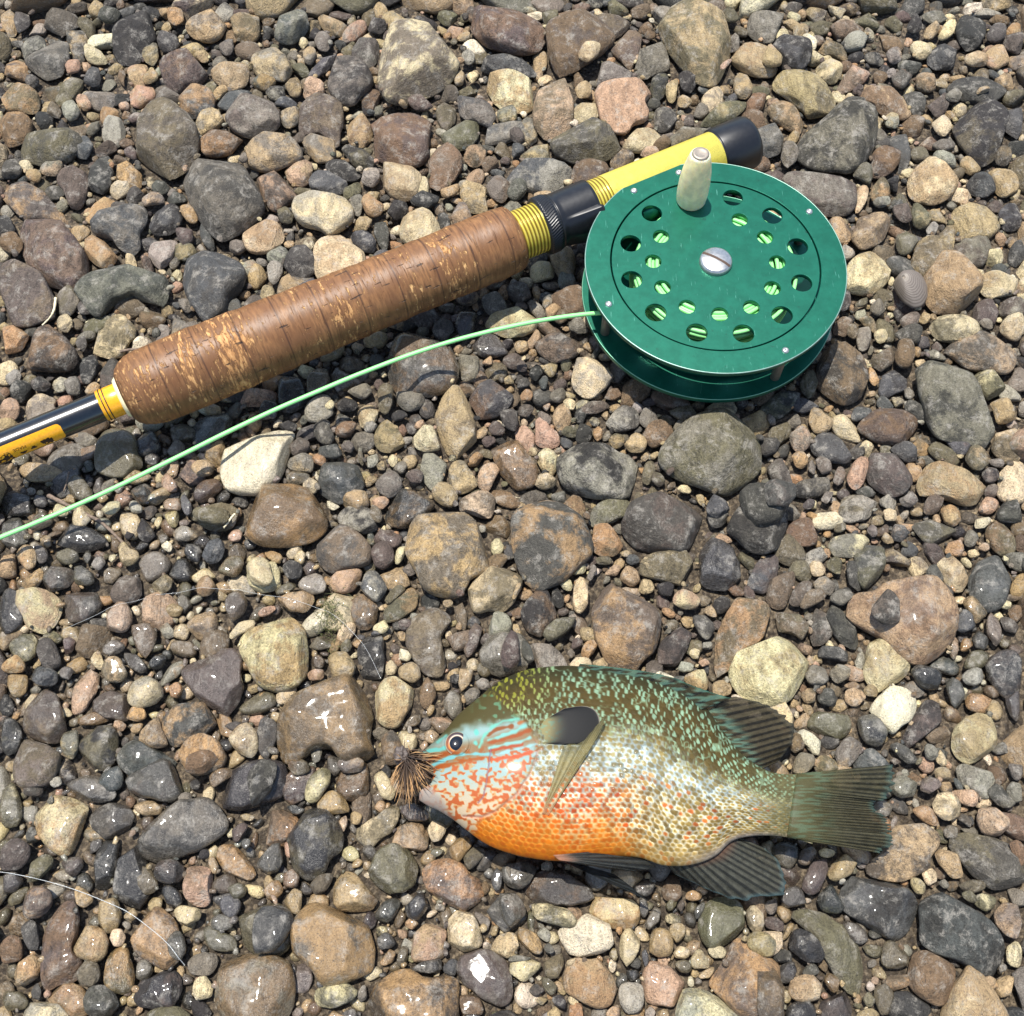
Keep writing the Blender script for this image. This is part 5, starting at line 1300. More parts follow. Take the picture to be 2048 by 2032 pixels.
TM -1191,347 -1180,364 -1147,337 -1129,317 -1147,297 -1178,313
G -1509,2274 -1495,2302 -1445,2246 -1493,2235
U -78,1787 -57,1822 -22,1787 -31,1763 -65,1763
K 796,756 818,783 843,771 839,733 811,722 794,733
TK 97,2021 133,2047 155,2042 145,1995 132,1984
MS 1395,616 1423,645 1444,638 1432,580 1404,587
OK -676,337 -658,370 -633,374 -620,350 -639,320 -671,323
GM -813,270 -794,287 -759,280 -742,257 -772,244 -804,251
CP 1237,2154 1262,2176 1289,2170 1279,2133 1249,2111
MT -146,879 -120,918 -85,903 -107,867 -134,860
LG 1211,364 1248,374 1290,371 1285,343 1232,340
LG -613,1039 -592,1072 -560,1068 -535,1039 -573,1031
KM 1505,1155 1534,1180 1555,1163 1536,1113 1508,1130
U 13,1857 43,1883 78,1862 56,1832 22,1837
MK 1026,1586 1050,1643 1068,1652 1071,1610 1049,1572
GS -1492,1372 -1477,1377 -1439,1345 -1445,1315 -1464,1306
M 1606,2214 1628,2236 1659,2208 1664,2186 1631,2176
LC 1247,330 1277,337 1311,330 1306,303 1276,293 1251,310
M -343,1292 -300,1327 -279,1292 -314,1266
D 119,1181 128,1241 152,1215 163,1172 143,1164
TM 384,1227 401,1257 441,1249 431,1214 399,1206
K 296,1913 350,1949 375,1923 339,1898
Dw -1192,1665 -1173,1704 -1137,1689 -1155,1641
CT 921,1305 944,1327 972,1292 957,1266 929,1270
BL 786,432 803,460 839,460 840,439 812,411 787,415
CT -1261,1015 -1246,1039 -1221,1007 -1207,971 -1230,967 -1249,991
CM -665,1580 -642,1604 -620,1590 -621,1552 -637,1543 -664,1562
LT 311,1738 333,1763 363,1758 366,1723 340,1709
MT -1313,1571 -1286,1609 -1264,1604 -1278,1562 -1274,1539 -1301,1548
Yw -1058,1535 -1044,1553 -1017,1507 -1009,1479 -1033,1470
LS -478,1666 -459,1700 -434,1700 -435,1657 -464,1638
O 206,1019 219,1052 243,1060 257,1039 233,1007 209,995
G -1487,2122 -1461,2149 -1446,2111 -1449,2079 -1482,2090
UG 326,357 355,370 391,370 389,347 364,330 333,340
B 1147,2187 1176,2198 1189,2165 1171,2133 1147,2149
G 1379,1068 1403,1092 1426,1051 1406,1027 1384,1035
K -635,391 -604,404 -580,381 -585,353 -621,357
DM 1377,733 1408,756 1445,752 1431,718 1392,715
L -735,1215 -666,1245 -653,1232 -690,1202 -722,1198
GU -1381,631 -1353,638 -1312,616 -1327,598 -1367,598
C -1464,1506 -1445,1516 -1395,1493 -1412,1470 -1446,1474
C -1835,2921 -1820,2940 -1781,2914 -1790,2889 -1824,2889
OT 1200,2017 1219,2022 1232,1965 1212,1945 1197,1965
TC 240,990 272,1010 287,994 282,962 239,958
W 622,872 650,891 687,879 699,848 655,856
U -790,495 -764,523 -736,530 -739,495 -765,470
TO 0,1173 0,1250 16,1267 28,1228 16,1181
TS 1762,3246 1830,3281 1834,3253 1779,3226
TC 473,179 499,202 517,173 523,154 495,144 475,157
MY 1413,1390 1436,1426 1459,1394 1436,1359 1413,1367
Gw -1525,1543 -1493,1553 -1474,1516 -1483,1497 -1513,1506
C -175,3363 -139,3384 -128,3356 -153,3321 -174,3335
L 158,1778 189,1798 219,1788 209,1753 171,1758
MC 177,1284 194,1314 222,1314 234,1292 221,1275 189,1271
U -1347,1039 -1342,1076 -1313,1068 -1310,1027 -1338,1011
TC -706,1337 -685,1376 -657,1376 -655,1350 -685,1323
M -998,151 -985,176 -959,167 -948,135 -973,122 -988,128
L -780,347 -750,367 -724,357 -722,330 -752,320
LT 842,891 871,911 900,903 881,867 854,863
OT -781,1355 -724,1346 -705,1324 -716,1306 -758,1328
TO -1423,1928 -1403,1964 -1374,1949 -1378,1918 -1416,1913
W 416,951 444,963 482,951 476,927 423,931
C 1453,1449 1491,1476 1511,1453 1481,1426 1453,1430
G -61,381 -47,411 -22,398 -32,347 -47,344
PB 1297,1019 1331,1081 1338,1056 1320,999 1305,999
TM 419,257 441,267 465,257 458,218 437,211
UM -344,1122 -309,1130 -288,1105 -303,1084 -335,1093
PT -449,1525 -408,1539 -387,1525 -410,1493 -440,1506
P -1483,1843 -1447,1888 -1407,1883 -1433,1853
C -448,3644 -428,3682 -406,3659 -415,3622 -441,3622
D -406,1833 -373,1853 -337,1838 -358,1818 -392,1813
TK -1056,1164 -1030,1181 -1001,1168 -1005,1138 -1037,1138
T 1400,2219 1428,2252 1460,2230 1419,2197
C 1174,1488 1200,1497 1222,1478 1206,1451 1177,1451
Mw 360,264 380,303 401,297 392,264 366,238 349,251
CL -478,439 -451,467 -429,456 -420,425 -448,422
MG 1409,690 1453,682 1444,638 1416,645
G -362,224 -342,241 -314,228 -309,205 -350,195
O 26,1908 52,1939 74,1924 56,1883 35,1888
DG 684,179 711,199 745,192 742,167 707,160
TK 1199,675 1230,682 1251,653 1230,638 1202,645
S 1460,3385 1490,3413 1502,3392 1491,3357 1466,3357
PC -606,958 -577,974 -549,962 -559,938 -597,934
CT -421,1097 -387,1126 -366,1101 -389,1076 -412,1080
O 266,1779 288,1803 304,1784 295,1754 273,1734
Dw -1079,991 -1044,1019 -1026,1003 -1048,966 -1072,974
P -892,1399 -868,1435 -845,1412 -854,1385 -878,1381
L -1365,330 -1334,354 -1314,357 -1327,317 -1359,303
G 13,1970 44,1985 66,1965 39,1939 17,1944
Lw -113,987 -82,991 -59,954 -82,942 -101,958
C 1119,391 1147,408 1168,405 1154,364 1132,360
M -1274,2777 -1247,2820 -1231,2777 -1247,2752
SL 1020,991 1036,1023 1060,1027 1051,987 1027,959
SC -486,1793 -466,1823 -439,1803 -455,1773 -480,1773
P 626,1404 655,1413 694,1390 685,1373 633,1390
C -1072,224 -1062,247 -1041,247 -1027,224 -1034,205 -1062,205
U -646,1293 -636,1319 -611,1310 -604,1275 -632,1266
S -1300,1297 -1289,1327 -1261,1327 -1257,1301 -1273,1279
M 1179,733 1197,752 1222,718 1203,696 1182,703
OB -1006,911 -985,930 -964,915 -971,879 -998,883
BK -314,802 -285,833 -255,837 -269,802 -306,791
O -648,1671 -628,1695 -597,1666 -608,1642 -638,1657
LT 164,2048 191,2064 204,2048 194,2017 172,2006
U 677,274 705,280 732,264 722,241 681,251
L 1178,2276 1228,2309 1260,2309 1218,2270
S -1216,1507 -1198,1525 -1169,1498 -1169,1475 -1199,1479
Y 88,1965 106,1996 123,1981 114,1935 92,1940
U 13,2032 35,2059 53,2038 48,2006 22,2006
M -384,1642 -360,1671 -338,1657 -350,1623 -375,1623
TO 1011,1498 1029,1540 1045,1535 1036,1470 1021,1480
P 785,3337 846,3393 850,3379 815,3330
CM -681,1323 -663,1354 -638,1345 -647,1306 -667,1306
G -349,1803 -328,1823 -314,1788 -309,1764 -339,1769
L 69,129 86,135 123,103 119,85 95,88
G -1353,488 -1336,516 -1312,502 -1310,474 -1338,467
C -364,1302 -359,1355 -331,1368 -337,1324 -352,1302
C -849,3542 -825,3571 -807,3542 -830,3505
M 1311,1939 1335,1954 1344,1898 1310,1903
T -253,771 -238,790 -208,775 -222,745 -244,745
C 169,1888 191,1903 213,1883 203,1853 177,1863
O 1336,1047 1359,1068 1379,1047 1358,1019 1336,1023
TMw -1483,1390 -1466,1408 -1445,1403 -1438,1368 -1462,1363
MT 104,2275 119,2314 141,2303 136,2270 113,2259
P -765,1156 -727,1169 -714,1160 -740,1135 -779,1131
MC 1263,1913 1294,1913 1308,1893 1277,1862
T 1084,371 1101,388 1125,357 1114,337 1090,340
M 528,1788 551,1823 572,1803 557,1774 535,1774
M 1546,1681 1599,1667 1594,1643 1549,1652
C 144,1245 161,1267 184,1249 184,1215 160,1224
K 819,122 835,141 860,125 853,97 835,91
M -944,591 -928,609 -898,605 -898,580 -926,569
KP -383,1799 -362,1808 -339,1779 -347,1754 -373,1774
KU -598,998 -580,1019 -556,1007 -561,974 -589,978
W -340,1027 -321,1039 -296,1003 -311,991 -334,999
M -108,931 -89,942 -58,927 -70,903 -96,907
LM 255,1319 276,1333 312,1328 307,1306 271,1302
Y 353,1337 385,1341 405,1319 372,1306 356,1310
TP 1031,907 1049,926 1077,903 1066,883 1036,887
LT 382,1516 400,1558 415,1526 406,1498 385,1498
M -558,1724 -525,1739 -511,1715 -522,1695 -549,1705
C -376,974 -361,999 -337,978 -348,950 -375,954
MC 681,313 704,330 716,317 713,287 685,283
G -457,35 -418,57 -396,35 -415,17
P 282,1275 315,1306 339,1301 322,1267
LM 1009,1863 1043,1853 1056,1823 1029,1813
Y -186,151 -166,173 -142,173 -148,135 -169,135
L -308,167 -296,208 -275,205 -280,167 -293,151
TM 258,57 278,66 280,35 256,17 237,35
S 491,970 508,999 538,982 533,962 505,958
UM -109,290 -88,293 -57,270 -70,238 -81,257
G -1176,467 -1150,484 -1128,481 -1145,453 -1171,439
L 1015,1436 1042,1454 1070,1445 1038,1417 1013,1417
P -1162,810 -1146,825 -1116,802 -1127,779 -1152,790
LC 427,167 456,173 479,160 467,141 436,141
G -1388,1667 -1366,1686 -1350,1643 -1373,1628
M 977,1525 1006,1558 1025,1549 999,1507
G 760,141 783,163 810,160 811,141 782,129
C 520,199 548,208 572,199 563,176 529,179
G 346,330 364,337 369,290 350,270 345,297
M -1148,1643 -1124,1686 -1108,1657 -1129,1629
M -1336,958 -1317,978 -1295,966 -1301,934 -1326,942
O 459,330 489,347 520,340 512,320 476,320
T -841,432 -820,439 -801,398 -813,377
M 1199,502 1217,520 1244,509 1233,484 1204,484
G -1237,2177 -1217,2193 -1202,2150 -1227,2139
Y -129,35 -96,60 -78,35 -98,17
C -403,1686 -378,1691 -369,1667 -384,1643 -397,1652
TO -352,167 -330,199 -309,192 -314,167 -338,157
O 1359,2106 1392,2112 1389,2069 1363,2074
C 526,1563 543,1577 577,1572 566,1544 542,1549
UK 176,1052 196,1072 215,1060 203,1031 179,1031
L -516,1039 -490,1068 -477,1039 -487,1023 -511,1023
M -576,726 -562,737 -543,726 -548,696 -566,689
M 229,1259 251,1311 266,1293 241,1246
C 426,189 444,205 475,199 466,176 432,176
C 839,453 868,460 892,446 872,429 844,436
T -1424,1535 -1411,1558 -1391,1539 -1391,1512 -1416,1516
LC 407,280 429,290 456,280 455,264 420,261
M 1111,1417 1131,1444 1152,1417 1132,1394
CP 1207,696 1224,734 1235,707 1243,689 1222,678
T 578,1156 604,1177 624,1134 600,1134
G 921,1507 944,1530 964,1521 948,1493 923,1493
DG -641,573 -604,573 -574,559 -609,545
PT -107,2043 -81,2069 -63,2069 -67,2032
TM 1150,1404 1177,1417 1196,1381 1171,1377
C -1329,848 -1312,860 -1278,841 -1290,825 -1318,833
LM -506,1697 -490,1716 -478,1658 -485,1639
M -28,167 -1,183 41,179 65,167
M 952,1629 966,1677 979,1648 971,1610
TM -444,1652 -424,1672 -402,1657 -405,1638 -435,1638
TC -1328,1534 -1307,1558 -1282,1534 -1304,1516
S -1276,1572 -1259,1596 -1240,1582 -1252,1553 -1269,1553
C 525,1015 538,1035 564,1023 555,999 535,999
TM -36,1975 -14,1996 -1,1996 8,1965 -23,1965
UG -836,802 -800,814 -776,802 -808,783
P -323,1804 -298,1823 -285,1809 -297,1784 -318,1789
T -1108,802 -1071,810 -1071,779 -1101,779
C -621,1874 -605,1899 -587,1884 -594,1858 -615,1858
L 908,72 932,97 950,78 932,54
C 1472,1164 1509,1190 1523,1181 1502,1152
L 412,303 431,330 452,330 440,297 418,294
Mw -241,432 -220,460 -184,460 -198,439
W -1097,1372 -1080,1390 -1061,1372 -1065,1346 -1087,1359
S 66,238 84,257 105,238 97,215 77,225
UD 41,97 62,116 89,97 68,78
T -453,544 -442,559 -416,544 -426,520 -444,523
G 492,297 515,317 529,320 508,277 490,270
T -1043,283 -1018,303 -1005,283 -1029,257
W -596,1535 -565,1516 -544,1507 -568,1493 -589,1507
DY 299,147 337,147 339,125 308,119
DG 102,78 129,88 143,66 135,47 115,60
U 1242,537 1267,555 1284,530 1274,512
G -1336,1337 -1324,1364 -1308,1337 -1318,1302
TK 976,919 997,931 1033,915 1008,903 979,911
O -740,899 -721,907 -708,887 -722,872 -749,879
TM -215,2134 -180,2166 -180,2134 -206,2118
D -921,638 -904,649 -881,642 -889,617 -915,624
D -186,951 -147,951 -158,923 -185,927
T 91,47 112,60 129,47 118,26 95,29
T 583,1549 608,1549 619,1525 601,1507
M -409,88 -387,116 -378,78 -398,66
LT 1204,2071 1235,2135 1241,2114 1222,2076
T 487,135 516,151 544,157 521,129 497,125
P 1449,1359 1473,1381 1494,1363 1475,1346
G -1260,97 -1248,119 -1233,97 -1235,72 -1253,78
S -1316,638 -1282,653 -1270,631 -1291,620
MC -485,537 -464,548 -458,520 -471,495
D -867,446 -851,460 -832,453 -840,429 -862,429
TL 0,1089 12,1114 27,1073 16,1056
TB 711,199 747,271 760,257 735,225
U -98,1056 -79,1089 -67,1081 -79,1048 -94,1044
G -751,467 -735,488 -719,474 -727,443
S 566,1048 587,1060 601,1044 592,1027 569,1031
U 351,955 375,971 397,955 377,939
Mw 1047,520 1077,552 1081,530 1055,502
D -1220,1404 -1198,1417 -1179,1404 -1196,1381
TM 696,88 721,103 731,72 714,66
TO -291,257 -274,277 -249,264 -262,244
T 884,1019 905,999 886,975 873,991
TO -255,833 -233,868 -222,856 -239,822
TC 143,78 157,94 180,72 170,60 149,66
TB -346,1089 -318,1081 -321,1052 -341,1060
T 376,47 400,54 412,35 385,23
T -767,545 -746,552 -720,545 -729,531 -759,534
U 945,415 980,432 984,412 954,401
TM 415,1677 438,1706 445,1677 427,1663
M -771,1591 -752,1605 -733,1586 -757,1572
S -1170,1535 -1145,1558 -1130,1544 -1148,1526
T 445,1682 468,1711 480,1696 461,1672
Y 343,192 360,199 362,167 351,148
G 310,160 335,186 341,160 330,148
PK 100,1874 122,1894 130,1879 112,1854
B 493,1573 520,1601 527,1577 501,1563
S -1555,1568 -1536,1577 -1520,1558 -1538,1544
S 345,47 360,60 373,47 365,29 348,29
O -441,415 -428,432 -406,425 -419,408 -437,405
P 551,991 575,1003 589,987 569,975
M 1158,364 1178,377 1194,364 1180,347
CM -212,303 -198,320 -177,303 -194,290
TB 256,183 270,202 284,192 276,167
P -267,741 -252,760 -237,741 -259,726
G 83,199 97,218 114,192 97,186
T -60,231 -46,264 -32,251 -46,228
C -1258,1328 -1240,1346 -1230,1333 -1239,1311
U 444,304 459,327 469,310 457,290
M 163,1019 179,1032 191,1015 175,999
TM 61,72 75,85 95,78 81,60
C 141,167 173,179 162,157 145,151
M 1270,135 1280,167 1301,151
M -19,405 -4,415 -4,364
M -1297,573 -1288,602 -1275,573
T -151,928 -128,928 -97,912
"""

wet_spots = [(at(330, 1200, 0)[:2], 60), (at(550, 1760, 0)[:2], 75), (at(150, 1000, 0)[:2], 35), (at(100, 1800, 0)[:2], 60), (at(1960, 1300, 0)[:2], 25), (at(1450, 1800, 0)[:2], 45)]


def wetness(x, y):
    w = 0.0
    for p, s in wet_spots:
        w = max(w, math.exp(-((x - p[0]) ** 2 + (y - p[1]) ** 2) / (2 * s * s) * 1.6))
    return 0.05 + 0.62 * w * rng.random() ** 0.6


for line in BIG_STONES.strip().split('\n'):
    geom, label = line.split(';')
    code, poly = parse(geom)
    nth = 52
    c, A, r = outline(poly, nth)
    wid = A / (2 * r.max()) * 1.27
    T = min(wid * rng.uniform(0.48, 0.66), 14.0)
    zc, _ = settle(c, r, T, -7.0 + rng.uniform(0, 1.2))
    V, F = stone_shape(r, T, nth, 24)
    wet = 0.66 if 'w' in code else wetness(*c)
    k = code.replace('w', '')
    me = make_mesh('river_stone', V, F, stone_attrs(len(V), TONES_L[k[0]], TONES_L[k[1] if len(k) > 1 else k[0]], wet, rng.uniform(0.46, 0.54)))
    o = put('river_stone', me, STONE, loc=(c[0], c[1], zc))
    tag(o, label, 'stone', 'river stones lying on the gravel bar')

# everything smaller: one mass of gravel
GV, GF3, GF4, GA = [], [], [], {'tone': [], 'tone_b': [], 'kind': []}
voff = 0


def add_gravel(V, F, attrs):
    global voff
    GV.append(V)
    for f in F:
        (GF3 if f.shape[1] == 3 else GF4).append(f + voff)
    for k in GA:
        GA[k].append(attrs[k])
    voff += len(V)


for line in SMALL_STONES.strip().split('\n'):
    code, poly = parse(line)
    c, A, r = outline(poly, 28)
    T = A / (2 * r.max()) * 1.27 * rng.uniform(0.55, 0.8)
    zc, _ = settle(c, r, T, -5.8 + rng.uniform(0, 2.0))
    V, F = stone_shape(r, T, 28, 13)
    k = code.replace('w', '')
    add_gravel(V + [c[0], c[1], zc], F, stone_attrs(len(V), TONES_L[k[0]], TONES_L[k[1] if len(k) > 1 else k[0]], 0.6 if 'w' in code else wetness(*c)))

I1, I2 = ico(2), ico(3)                    
I0 = ico(1)
KEYS = list('GDMBKTCWOPULSY')
PROB = np.array([10, 8, 12, 10, 8, 17, 10, 3, 6, 5, 9, 8, 6, 5], float)
PROB /= PROB.sum()
def pebble(x, y, rad, zoff):
    base = I2 if rad > 3.4 else I1 if rad > 1.0 else I0
    V = base[0].copy()
    sc3 = np.array([rng.uniform(0.85, 1.35), rng.uniform(0.65, 1.0), rng.uniform(0.5, 0.8)])
    for q in range(rng.integers(5, 11)):
        d = rng.normal(0, 1, 3)
        d /= np.linalg.norm(d)
        h = V @ d
        V -= d * (np.maximum(0, h - rng.uniform(0.5, 0.86)) * 0.96)[:, None]
    ph = rng.uniform(0, 6.28, 3)
    V *= (1 + 0.07 * np.sin(V[:, :1] * 2.6 + ph[0]) + 0.06 * np.sin(V[:, 1:2] * 3.1 + ph[1]) + 0.05 * np.sin(V[:, 2:] * 2.9 + ph[2]))
    V *= sc3 * rad
    a, b = rng.uniform(0, 6.28), rng.normal(0, 0.3)
    ca, sa, cb, sb = math.cos(a), math.sin(a), math.cos(b), math.sin(b)
    V = V @ np.array([[1, 0, 0], [0, cb, sb], [0, -sb, cb]]) @ np.array([[ca, sa, 0], [-sa, ca, 0], [0, 0, 1]])
    R = rad * 0.95
    w = window((x, y), R)
    if w is None:
        return
    i0, i1, j0, j1, xs, ys = w
    q = np.hypot(xs[:, None], ys[None]) / R
    ins = q < 1
    if ins.sum() == 0:
        return
    h = hm[i0:i1, j0:j1]
    zc = np.percentile(h[ins], 30) + 0.35 * rad * sc3[2] + zoff
    top = rad * sc3[2]
    for m, cap in low:
        if m[i0:i1, j0:j1][ins].mean() > 0.3:
            zc = min(zc, cap - top)
    dome = zc + top * np.sqrt(np.clip(1 - q ** 2, 0, 1))
    h[ins] = np.maximum(h[ins], dome[ins])
    occ[i0:i1, j0:j1] |= q < 0.9
    k1 = KEYS[rng.choice(14, p=PROB)]
    k2 = KEYS[rng.choice(14, p=PROB)] if rng.random() < 0.5 else k1
    add_gravel(V + [x, y, zc], [base[1]], stone_attrs(len(V), TONES_L[k1], TONES_L[k2], wetness(x, y)))


def inside_frame(x, y):
    return 0 < y < 372 and abs(x) < 128 + 0.22 * y


for rad, tries, thr in ((13, 900, 0.06), (10, 1500, 0.08), (7.5, 2600, 0.10), (5.5, 7000, 0.17), (4.2, 15000, 0.22), (3.2, 24000, 0.26),
                        (2.4, 34000, 0.30), (1.8, 32000, 0.34), (1.3, 26000, 0.36)):
    P = np.stack([rng.uniform(X0 + 5, X1 - 5, tries), rng.uniform(Y0 + 5, Y1 - 5, tries)], -1)
    for x, y in P:
        fr = inside_frame(x, y)
        if fr and rad > 7 or (not fr and rad < 2.0):
            continue
        rr = rad * rng.uniform(0.85, 1.2)
        i, j = int((x - X0) / ST_), int((y - Y0) / ST_)
        if occ[i, j]:
            continue
        k = max(1, int(rr * 0.8 / ST_))
        if occ[max(i - k, 0):i + k + 1, max(j - k, 0):j + k + 1].mean() > thr:
            continue
        pebble(x, y, rr, rng.uniform(-0.6, 0.6))
# loose grains on top of the gaps
for x, y in np.stack([rng.uniform(-215, 215, 26000), rng.uniform(-5, 380, 26000)], -1):
    if not inside_frame(x, y):
        continue
    i, j = int((x - X0) / ST_), int((y - Y0) / ST_)
    if not occ[i, j] and hm[i, j] < -3.0:
        pebble(x, y, rng.uniform(0.6, 1.3), 0.0)

gravel = put('gravel', make_mesh('gravel', np.concatenate(GV), [np.concatenate(GF3), np.concatenate(GF4)],
                                 {k: np.concatenate(v) for k, v in GA.items()}), STONE)
tag(gravel, 'mixed small river pebbles and grit filling the gaps between larger stones', 'gravel', kind='stuff')

# ------------------------------------------------------------------ fly rod
def s_of(px):
    """distance along the rod (mm, from the front of the grip) seen at pixel column px"""
    y = 777 + (474 - 777) * (px - 290) / (1031 - 290)
    p = at(px, y, ROD_Z)
    return float(np.dot(p - rod_a, ru))


def mat_cork():
    a = NT('worn_cork')
    tc = a.n('ShaderNodeTexCoord')
    sp = a.n('ShaderNodeSeparateXYZ')
    a.l(tc.outputs['Object'], sp.inputs[0])
    ang = a.math('MULTIPLY', a.math('ARCTAN2', sp.outputs[1], sp.outputs[2]), 0.012)

    def vec(kx, ka):
        cb = a.n('ShaderNodeCombineXYZ')
        a.l(a.math('MULTIPLY', sp.outputs[0], kx), cb.inputs[0])
        a.l(a.math('MULTIPLY', ang, ka), cb.inputs[1])
        return cb.outputs[0]
    streak = a.noise(vec(1.0, 0.16), 900, 5, 0.65)
    base = a.mix(a.ramp(streak, 0.3, 0.7), lin(92, 62, 36), lin(146, 104, 64))
    blotch = a.noise(vec(1.0, 0.5), 130, 4, 0.6)
    base = a.mix(a.ramp(blotch, 0.35, 0.7), base, lin(110, 74, 44))
    band = a.noise(vec(1.0, 0.0), 55, 2, 0.5)
    chip = a.noise(vec(1.0, 0.3), 760, 8, 0.7, 0.1)
    where = a.noise(vec(1.0, 0.8), 95, 3, 0.5)
    front = a.ramp(sp.outputs[0], 0.045, 0.004)
    m = a.math('ADD', a.math('ADD', chip, a.math('MULTIPLY', a.math('SUBTRACT', band, 0.5), 0.7)), a.math('MULTIPLY', a.math('SUBTRACT', where, 0.5), 0.35))
    m = a.math('ADD', m, a.math('MULTIPLY', front, 0.05))
    chipm = a.ramp(m, 0.57, 0.65)
    c = a.mix(chipm, base, a.mix(a.ramp(chip, 0.5, 0.75), lin(170, 122, 74), lin(216, 174, 116)))
    ringl = a.noise(vec(1.0, 0.05), 1700, 3, 0.6)
    lines = a.math('MULTIPLY', a.ramp(ringl, 0.60, 0.68), 0.55)
    c = a.mix(lines, c, lin(66, 38, 20))
    seam = a.math('FRACT', a.math('DIVIDE', sp.outputs[0], 0.0131))
    seam = a.math('MULTIPLY', a.math('SUBTRACT', 1.0, a.ramp(a.math('ABSOLUTE', a.math('SUBTRACT', seam, 0.5)), 0.008, 0.03)), 0.65)
    c = a.mix(seam, c, lin(54, 32, 20))
    slit = a.noise(vec(0.25, 1.3), 480, 3, 0.55)
    crack = a.math('MULTIPLY', a.ramp(slit, 0.655, 0.69), 0.8)
    c = a.mix(crack, c, lin(30, 18, 14))
    r = a.math('ADD', 0.46, a.math('MULTIPLY', chipm, 0.3))
    a.setv(Base_Color=c, Roughness=r, Specular_IOR_Level=0.45)
    h = a.math('SUBTRACT', a.math('SUBTRACT', a.math('MULTIPLY', streak, 0.4), a.math('MULTIPLY', chipm, 0.35)), a.math('ADD', a.math('MULTIPLY', lines, 0.5), crack))
    a.bump(h, 0.8, 0.0005)
    return a.m


BLACK = mat_simple('black_plastic', lin(24, 25, 28), 0.36, wear=lin(70, 72, 76), nscale=700)
GLOSS = mat_simple('black_varnish', lin(12, 15, 17), 0.24, coat=1.0, coat_rough=0.14, nscale=900, namp=0.3)
YELLOW = mat_simple('yellow_anodised_metal', lin(220, 204, 92), 0.28, metal=0.3, wear=lin(198, 180, 74), nscale=500, namp=0.06)


def mat_threads():
    a = NT('yellow_threaded_metal')
    tc = a.n('ShaderNodeTexCoord')
    sp = a.n('ShaderNodeSeparateXYZ')
    a.l(tc.outputs['Object'], sp.inputs[0])
    w = a.math('SINE', a.math('MULTIPLY', sp.outputs[0], 2 * math.pi / 0.00095 / 1.35))
    c = a.mix(a.ramp(w, 0.1, -0.75), lin(222, 202, 84), lin(128, 104, 30))  # grooves darkened in the colour: dirt, plus shade the overhead sun hardly gives
    a.setv(Base_Color=c, Roughness=0.32, Metallic=0.35)
    a.bump(w, 0.6, 0.0004)
    return a.m


THREAD = mat_threads()
AMBER = mat_simple('amber_varnish', lin(228, 160, 12), 0.3, coat=0.5, nscale=1500, wear=lin(180, 120, 14))
CREAM = mat_simple('ivory_plastic', lin(232, 220, 176), 0.4, wear=lin(206, 188, 140), nscale=500)
STEEL = mat_simple('steel', lin(196, 194, 188), 0.34, metal=0.9, wear=lin(120, 112, 100), nscale=900)
INK = mat_simple('dark_print', lin(48, 22, 14), 0.45)

rz = math.atan2(ru[1], ru[0])
rod = empty('fly_rod', rod_a, (0, 0, rz))
tag(rod, 'fly rod butt with worn brown cork grip, yellow reel seat and black shaft', 'fishing rod')

s_grip = s_of(246)
s_gend = s_of(1031)
s_ring0, s_ring1 = s_of(1078), s_of(1104)
s_hood, s_thr, s_bar, s_end = s_of(1182), s_of(1213), s_of(1428), s_of(1500)
# grip: softly swelling cork
R0 = 12.0
prof = [(s_grip, 5.0), (s_grip + 0.3, 7.4), (s_grip + 1.2, 8.8), (s_grip + 3, 10.4), (s_grip + 5.5, 11.5), (s_grip + 9, 12.1)]
for k in np.linspace(0.1, 0.95, 40):
    prof.append((s_grip + 9 + (s_gend - 4 - s_grip - 9) * k, R0 + 0.45 * math.sin(k * 5.2 + 1.2) - 0.5 * k + 0.12 * math.sin(k * 60)))
prof += [(s_gend - 3, 11.2), (s_gend - 1.2, 10.8), (s_gend - 0.2, 10.0), (s_gend, 8.6)]
V, F = lathe(prof, 96, lambda S, TH, R: R + 0.10 * np.sin(S * 0.9 + 3 * TH) + 0.08 * np.sin(S * 2.3 - 2 * TH))
put('cork_grip', make_mesh('cork_grip', V, F), mat_cork(), rod)
# washer, winding and shaft
V, F = lathe([(s_grip - 1.0, 4.9), (s_grip - 0.9, 5.9), (s_grip + 0.6, 7.2), (s_grip + 1.0, 5.0)], 48)
put('winding_check', make_mesh('winding_check', V, F), CREAM, rod)
s_w0, s_w1 = s_of(203), s_of(240)
V, F = lathe([(-420, 3.6), (s_w0 - 0.2, 4.75), (s_grip + 3, 4.8)], 48)
put('shaft', make_mesh('shaft', V, F), GLOSS, rod)
V, F = lathe([(s_w0, 4.8), (s_w0 + 0.25, 5.05), (s_w1 + 1.2, 5.1), (s_w1 + 1.8, 4.85)], 48)
band = put('winding_band', make_mesh('winding_band', V, F), AMBER, rod)
for q in (0.9, 2.0, 6.0):
    V, F = lathe([(s_w0 + q, 5.0), (s_w0 + q + 0.06, 5.14), (s_w0 + q + 0.34, 5.14), (s_w0 + q + 0.4, 5.0)], 48)
    put('thread_ring', make_mesh('thread_ring', V, F), BLACK, band)


def on_shaft(S, A, lift):
    """points on the shaft skin: S along the rod, A angle from straight up (positive towards the camera side)"""
    r = np.interp(S, [-420, s_w0], [3.6, 4.75]) + lift
    return np.stack([S, -r * np.sin(A), r * np.cos(A)], -1)


